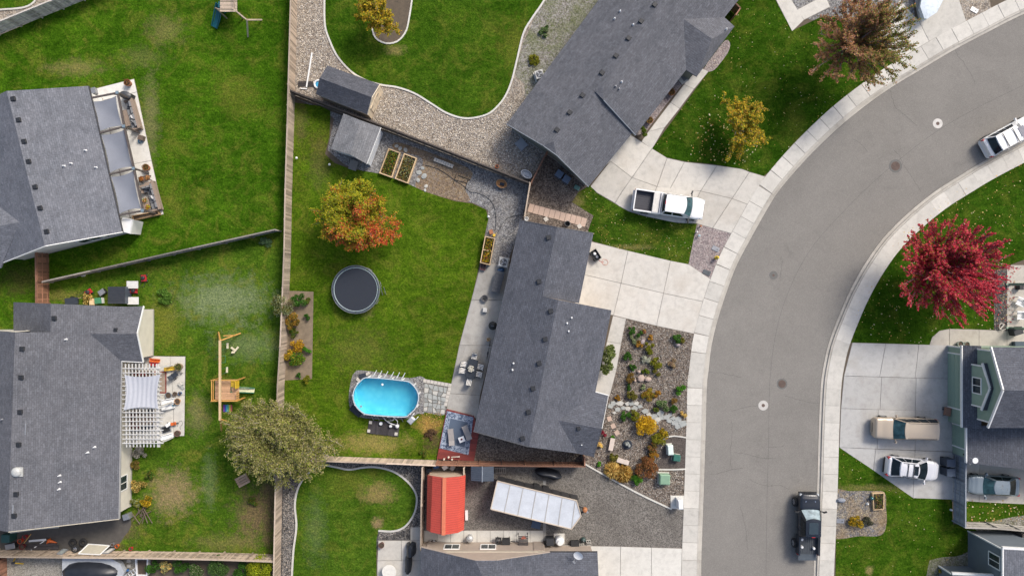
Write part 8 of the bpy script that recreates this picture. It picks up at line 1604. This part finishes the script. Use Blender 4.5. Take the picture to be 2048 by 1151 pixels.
# ---- playset at the top edge
t = simple('playset', 'weathered playset with blue slide at the top edge', 'playset', 458,5,0); x0_, y0_ = g(440,-30,1.5); x1_, y1_ = g(474,24,1.5)
for k in range(8): mb = MB(); mb.box((x0_ + x1_) / 2,lerp(y0_,y1_,(k + .5) / 8),1.45,x1_ - x0_,abs(y1_ - y0_) / 8 - .03,.05); mb.build('deck_board', mF, t, True)
for (a,b) in ((x0_,y0_),(x1_,y0_),(x0_,y1_),(x1_,y1_)): mb = MB(); mb.box(a,b,0,.1,.1,2.4); mb.build('post', mF, t, True)
for a, b in (((x0_,y1_),(x1_,y1_)),((x1_,y0_),(x1_,y1_))): mb = MB(); mb.beam((a[0],a[1],2.1),(b[0],b[1],2.1),.06,.12); mb.build('guard_rail', mF, t, True)
mb = MB(); mb.beam(P3(462,14,2.4),P3(494,40,2.4),.1,.14); mb.build('swing_beam', mFl, t, True)
for b in ((524,40),(496,74)): mb = MB(); mb.beam(P3(494,40,2.38),P3(*b,0),.09,.11); mb.build('leg', mFl, t, True)
slide('wavy blue slide from the weathered playset',(438,9),(429,55),1.4,.15,.55,mTeal,'blue_slide')
# ---- side of the lower left house: bins, mowers, open box
t = simple('garden_locker', 'charcoal storage locker with two open white lids', 'locker', 232,590,1.2,0); mb = MB(); mb.box(0,0,0,1.5,1.55,1.1); mb.build('body', mPl, t)
for k in range(6): mb = MB(); mb.box(0,-.65 + .26 * k,1.1,1.55,.24,.05); mb.build('roof_panel', M('locker_dark', (.03,.035,.045), .55), t)
for s_, (px,py) in ((1,(264,569)),(-1,(265,601))): p = XF[t.name].inverted() @ P3(px,py,.6); mb = MB(); mb.box(p.x,p.y,.5,1.05,.68,.05); mb.build('open_door', M('door_white', (.6,.6,.58), .5), t)
def mower(label, px, py, rz, mat):
    t = simple('lawn_mower', label, 'lawn mower', px, py, .3, rz, 'lawn mowers'); mb = MB(); mb.box(0,0,.1,.65,.48,.16,tx=.85,ty=.85); mb.build('deck', mat, t); mb = MB(); mb.lathe(.02,0,[(.17,.25),(.18,.4),(.1,.46)],12); mb.build('engine', mBlk, t); mb = MB(); mb.tube([(-.3,-.2,.25),(-.85,-.2,.75),(-.85,.2,.75),(-.3,.2,.25)],.018,5); mb.build('handle', mBlk, t)
    for a in (-.26,.26):
        for b in (-.26,.26): wheel(t,a,b,.1,.06,1 if b > 0 else -1)
mower('red lawn mower on the grass beside open lids',286,556,R(95),mRedP); mower('red and grey lawn mower in the dry weeds',175,584,R(35),mRedP); mower('red machine standing between the open white lids',266,581,0,mRedP)
crate('generator', 'white and green generator beside the charcoal locker', 'generator', 196,601, .65,.55,.55, .1, mWhiteP, M('gen_green', (.05,.2,.1), .5)); crate('engine_block', 'black engine part above the white generator', 'engine', 203,584, .6,.5,.5, .6, mBlk, mSteel); crate('wood_box', 'tan wooden box left of the white generator', 'box', 184,603, .5,.6,.35, 0, mWoodP)
t = simple('wheelbarrow', 'dark wheelbarrow tipped at the roof edge', 'wheelbarrow', 144,602,.4,.1); mb = MB(); mb.box(0,0,.2,1.0,.5,.3,tx=1.2,ty=1.3); mb.build('tray', mNavy, t); wheel(t,-.1,.4,.17,.08,1); mb = MB(); mb.tube([(.4,.2,.35),(.9,.25,.45)],.02,5); mb.build('handle', mWoodP, t)
t = simple('fence_bucket', 'white bucket at the foot of the dividing fence', 'bucket', 166,549.5,.2); mb = MB(); mb.lathe(0,0,[(.13,0),(.16,.3),(.13,.3),(.11,.06)],14); mb.build('bucket', mWhiteP, t)
t = simple('wooden_pallet', 'small tilted wooden pallet table on the grass near olive tree', 'pallet', 485,960,.3,.5)
for k in range(4): mb = MB(); mb.box(0,-.36 + .24 * k,.3,1.15,.2,.04); mb.build('board', M('pallet_tan', (.36,.25,.17), .8, var=.25, rnd=.2), t)
for s_ in (-.45,.45): mb = MB(); mb.box(s_,0,0,.1,.85,.3); mb.build('leg', mWood, t)
crate('garden_tins', 'pair of pale tins on the grass by the olive tree', 'tin', 479,913, .25,.4,.3, .2, M('can_pale')) ; t = simple('firewood_pile', 'pile of dark branches at the house corner', 'firewood', 285,1026,.2)
for k in range(12): a = rng.uniform(0,3.1); mb = MB(); c = rng.normal(size=2) * .35; mb.tube([(c[0] - math.cos(a) * .6,c[1] - math.sin(a) * .6,.05 + .03 * k),(c[0] + math.cos(a) * .6,c[1] + math.sin(a) * .6,.08 + .03 * k)],.04,5); mb.build('branch', mWick, t)
crate('wheelie_bin', 'dark grey bin beside the branch pile', 'bin', 252,1033, .6,.55,.7, .3, mSteel)
# ---- clutter along the bottom left fence
crate('trash_cart', 'dark green wheeled bin at the bottom left corner', 'bin', 12,1076, .8,.75,1.0, 0, M('bin_green', (.02,.07,.06), .5)); crate('motor_part', 'black engine under the green bin', 'engine', 20,1092, .9,.5,.5, .2, mBlk, mSteel)
for i, (px,py,r_) in enumerate(((50,1073,.2),(41,1081,.22),(45,1092,.24))): pot(px,py,r_,.4,('red bucket nearest the house, bottom left','red orange bucket in the middle of the heap','dark red bucket against the bottom fence')[i],(mRedP,M('bucket_redorange', (.55,.08,.02), .5),mCushR)[i],None,'bucket','bucket','red buckets')
t = simple('traffic_cone', 'orange traffic cone lying by the bottom fence', 'cone', 105,1083,.2,-.3); mb = MB(); mb.tube([(-.35,0,.18),(.35,0,.1)],[.18,.03],12); mb.build('cone', mOrg, t, smooth=60); mb = MB(); mb.box(-.38,0,0,.05,.42,.4); mb.build('base', mOrg, t)
def boards(label, lst, mat, name='loose_boards', z=.06):
    t = simple(name, label, 'boards', lst[0][0], lst[0][1], 0)
    for i, (x0,y0,x1,y1,w_) in enumerate(lst): mb = MB(); mb.beam(P3(x0,y0,z + .05 * i),P3(x1,y1,z + .05 * i + .1),w_,.05); mb.build('board', mat, t, True)
boards('pale trim boards along the lower left roof edge', [(20,1064,62,1058,.16),(62,1058,118,1053,.14)], M('trim_tan'), 'trim_boards', 2.2); boards('white boards lying by the bottom fence', [(58,1081,92,1078,.18),(62,1099,88,1081,.08)], mWhiteP); boards('orange brown pole beside the red buckets', [(48,1085,62,1067,.06)], mWoodO, 'wooden_pole', .5); boards('dark timber stack against the bottom fence', [(52,1093,118,1091,.3),(52,1096,116,1095,.2),(55,1090,112,1087,.2)], mWoodD, 'timber_stack')
for i, (px,py,rim_) in enumerate(((143,1086,0),(166,1084,0),(152.5,1096,1))):
    t = simple('tyre', ('black tyre leaning left of the bright wheel','black tyre leaning right of the bright wheel','tyre with bright alloy wheel against the bottom fence')[i], 'tyre', px, py, .3,.3 * i); mb = MB(); mb.tube([(.27 * math.cos(2 * math.pi * k / 20),.27 * math.sin(2 * math.pi * k / 20),.12 + .3 * i / 2) for k in range(20)],.115,9,closed=True); mb.build('rubber', mTyre, t, smooth=60)
    if rim_: mb = MB(); mb.lathe(0,0,[(.21,.3),(.22,.46),(.17,.49),(.06,.5)],18); rm_ = mb.build('wheel_rim', mRim, t, smooth=40)
    if rim_:
        for k in range(5): a = k * 1.257; mb = MB(); mb.box(.12 * math.cos(a),.12 * math.sin(a),.485,.06,.05,.02,a); mb.build('hole', mBlk, t)
def panel(label, c, z, mat, inner):
    q = [P3(*p,zz) for p, zz in zip(c,z)]; ce = sum(q,Vector()) / 4; t = thing('leaning_panel', label, 'panel', (ce.x,ce.y,0)); mb = MB()
    for i in range(4): mb = MB(); mb.beam(q[i],q[(i + 1) % 4],.09,.06); mb.build('frame', mat, t, True)
    mb = MB(); mb.slab3([ce.lerp(p,.97) - Vector((0,0,.02)) for p in q],.02); mb.build('sheet', inner, t, True)
panel('white framed panel leaning on the bottom fence', [(177,1087),(219,1090),(200,1108),(157,1106)], [.1,.1,1.2,1.2], mWhiteP, M('sheet_weathered', (.45,.42,.34), .8)); panel('grey glass pane leaning on the bottom fence', [(126,1097),(136,1098),(124,1108),(114,1106)], [.2,.2,1.1,1.1], mLead, M('sheet_grey', (.3,.34,.34), .4)); panel('narrow white panel leaning beside the white framed one', [(222,1096),(230,1096),(216,1106),(205,1105)], [.2,.2,1.0,1.0], mLead, M('sheet_pale', (.55,.53,.48), .6))
for i, (px,py,m_) in enumerate(((234,1091,mOrg),(262,1096,mRedP),(225,1088,mSteel))): pot(px,py,.17,.3,('orange bucket beside the leaning panels','small red bucket by the bottom fence','grey bucket behind the narrow panel')[i],m_,None,'bucket','bucket','buckets by the bottom fence')
t = simple('sawhorse', 'yellow tripod stand on pale gravel, bottom left', 'stand', 31,1122,.5,.3)
for a in ((-.35,.35),(-.1,.5),(.25,-.5)): mb = MB(); mb.beam((0,0,.8),(a[0],a[1],0),.07,.07); mb.build('leg', mYelP, t)
mb = MB(); mb.box(0,0,.76,.3,.2,.1); mb.build('head', mBlk, t)
t = simple('white_ladder', 'white ladder lying at the bottom edge near the boat', 'ladder', 258,1149,.1,.6)
for s_ in (-.2,.2): mb = MB(); mb.box(0,s_,.05,1.6,.06,.05); mb.build('side_rail', mWhiteP, t)
for k in range(5): mb = MB(); mb.box(-.6 + .3 * k,0,.05,.06,.4,.04); mb.build('rung', mWhiteP, t)
for i, (px,py) in enumerate(((257,1121),(257,1131))): crate('vent_box', ('dark square vent box on gravel beside the raised box, upper','dark square vent box on gravel beside the raised box, lower')[i], 'box', px, py, .35,.3,.15, 0, M('block_grey'))
# ---- right side: porch, bins, dish
def adirondack(label, px, py, rz):
    t = simple('adirondack_chair', label, 'chair', px, py, .4, rz, 'white porch chairs', .02)
    for k in range(5): mb = MB(); mb.box(-.02,-.22 + .11 * k,.34,.5,.095,.03); mb.build('seat_slat', mWhiteP, t)
    for k in range(5): mb = MB(); y_ = -.22 + .11 * k; mb.beam((-.26,y_,.34),(-.5,y_ * 1.1,1.0 - abs(y_) * .5),.095,.03,up=(1,0,.4)); mb.build('back_slat', mWhiteP, t)
    for s_ in (-.33,.33):
        mb = MB(); mb.box(0,s_,.55,.8,.12,.03); mb.build('arm', mWhiteP, t)
        for x_ in (.3,-.3): mb = MB(); mb.box(x_,s_,0,.07,.05,.55); mb.build('leg', mWhiteP, t)
adirondack('white slatted chair on the porch, upper and turned',2039,603,R(155)); adirondack('white slatted chair on the porch, lower',2040,630,R(178))
t = simple('wooden_ornament', 'pale bent wood ornament on the porch gravel', 'ornament', 2005,653,.2,.6); mb = MB(); mb.tube([(.3 * math.cos(k * .3),.3 * math.sin(k * .3),.1 + .01 * k) for k in range(18)],.035,6); mb.build('hoop', mStoneL, t); mb = MB(); mb.beam((-.3,-.1,.1),(.3,.1,.15),.1,.08); mb.build('bar', mStoneL, t)
crate('porch_grill', 'dark covered lump on the porch edge', 'grill', 2036,662, .9,.7,.8, .3, MATS['cover_charcoal']); crate('porch_chest', 'dark blue chest at the porch wall', 'chest', 2042,688, 1.2,.5,.5, 0, M('chest_blue', (.05,.075,.1), .6)); crate('porch_lantern', 'black lantern at the porch top', 'lantern', 2043,575, .4,.4,.6, 0, mBlk)
for i, (px,py) in enumerate(((1920,687),(1933,688))): pot(px,py,.26,.4,('grey green pot at the garage corner, left','grey green pot at the garage corner, right')[i],M('pot_sage', (.3,.34,.3), .6),None)
t = simple('utility_cart', 'brown tool cart beside the white garage door frame', 'cart', 1897,823,.6,R(80)); mb = MB(); mb.box(0,0,.3,.75,.5,.3); mb.build('body', M('cart_brown', (.25,.14,.1), .7), t); mb = MB(); mb.tube([(.37,-.2,.5),(.6,-.45,.7)],.02,5); mb.tube([(-.3,.2,.6),(-.45,.5,.6)],.02,5); mb.build('handle', mBlk, t)
for b in (-.24,.24): wheel(t,.2,b,.13,.06,1 if b > 0 else -1)
for i, (px,py) in enumerate(((1901,925),(1901,944))):
    t = crate('wheeled_bin', ('dark blue wheeled bin by the silver car, upper of two','dark blue wheeled bin by the silver car, lower of two')[i], 'bin', px, py, .8,.72,1.1, 0, M('bin_navy', (.03,.045,.07), .5), M('bin_navy_lid', (.045,.065,.1), .45), group='wheeled bins')
    for s_ in (-.35,.35): wheel(t,-.25,s_,.12,.06,1 if s_ > 0 else -1)
    mb = MB(); mb.tube([(-.42,-.3,1.02),(-.42,.3,1.02)],.025,6); mb.build('handle', mBlk, t)
t = simple('roof_dish', 'small white dish on the green house lower roof', 'satellite dish', 1946,923,3.2,.5,None,2.75); mb = MB(); mb.lathe(.25,0,[(.05,.3),(.2,.36),(.26,.44)],14); mb.build('dish', mWhiteP, t, smooth=60); mb = MB(); mb.tube([(-.3,-.2,.25),(.25,0,.32),(.1,.3,.1)],.02,5); mb.build('arm', mLead, t)
t = simple('gazing_ball', 'dark green glass ball beside the small wooden bed', 'ornament', 1744,996,.3); mb = MB(); mb.lathe(0,0,[(.03,.06),(.14,.12),(.19,.26),(.14,.4),(.03,.46)],14); mb.build('ball', M('ball_green', (.02,.1,.1), .1, coat=1), t, smooth=70); mb = MB(); mb.lathe(0,0,[(.12,0),(.08,.1)],12); mb.build('stand', mBlk, t)
boulder('small white stone in the kerb side gravel bed',1735,1007,.14,mWhiteP,.6); boulder('pale blue grey slab in kerb side gravel bed',1683,1000,.42,M('slab_bluegrey', (.22,.24,.28), .8),.5)
boulder('pale blue round stone on the grass by the blue grey fence',1903,1019,.1,mWhiteP,.9)
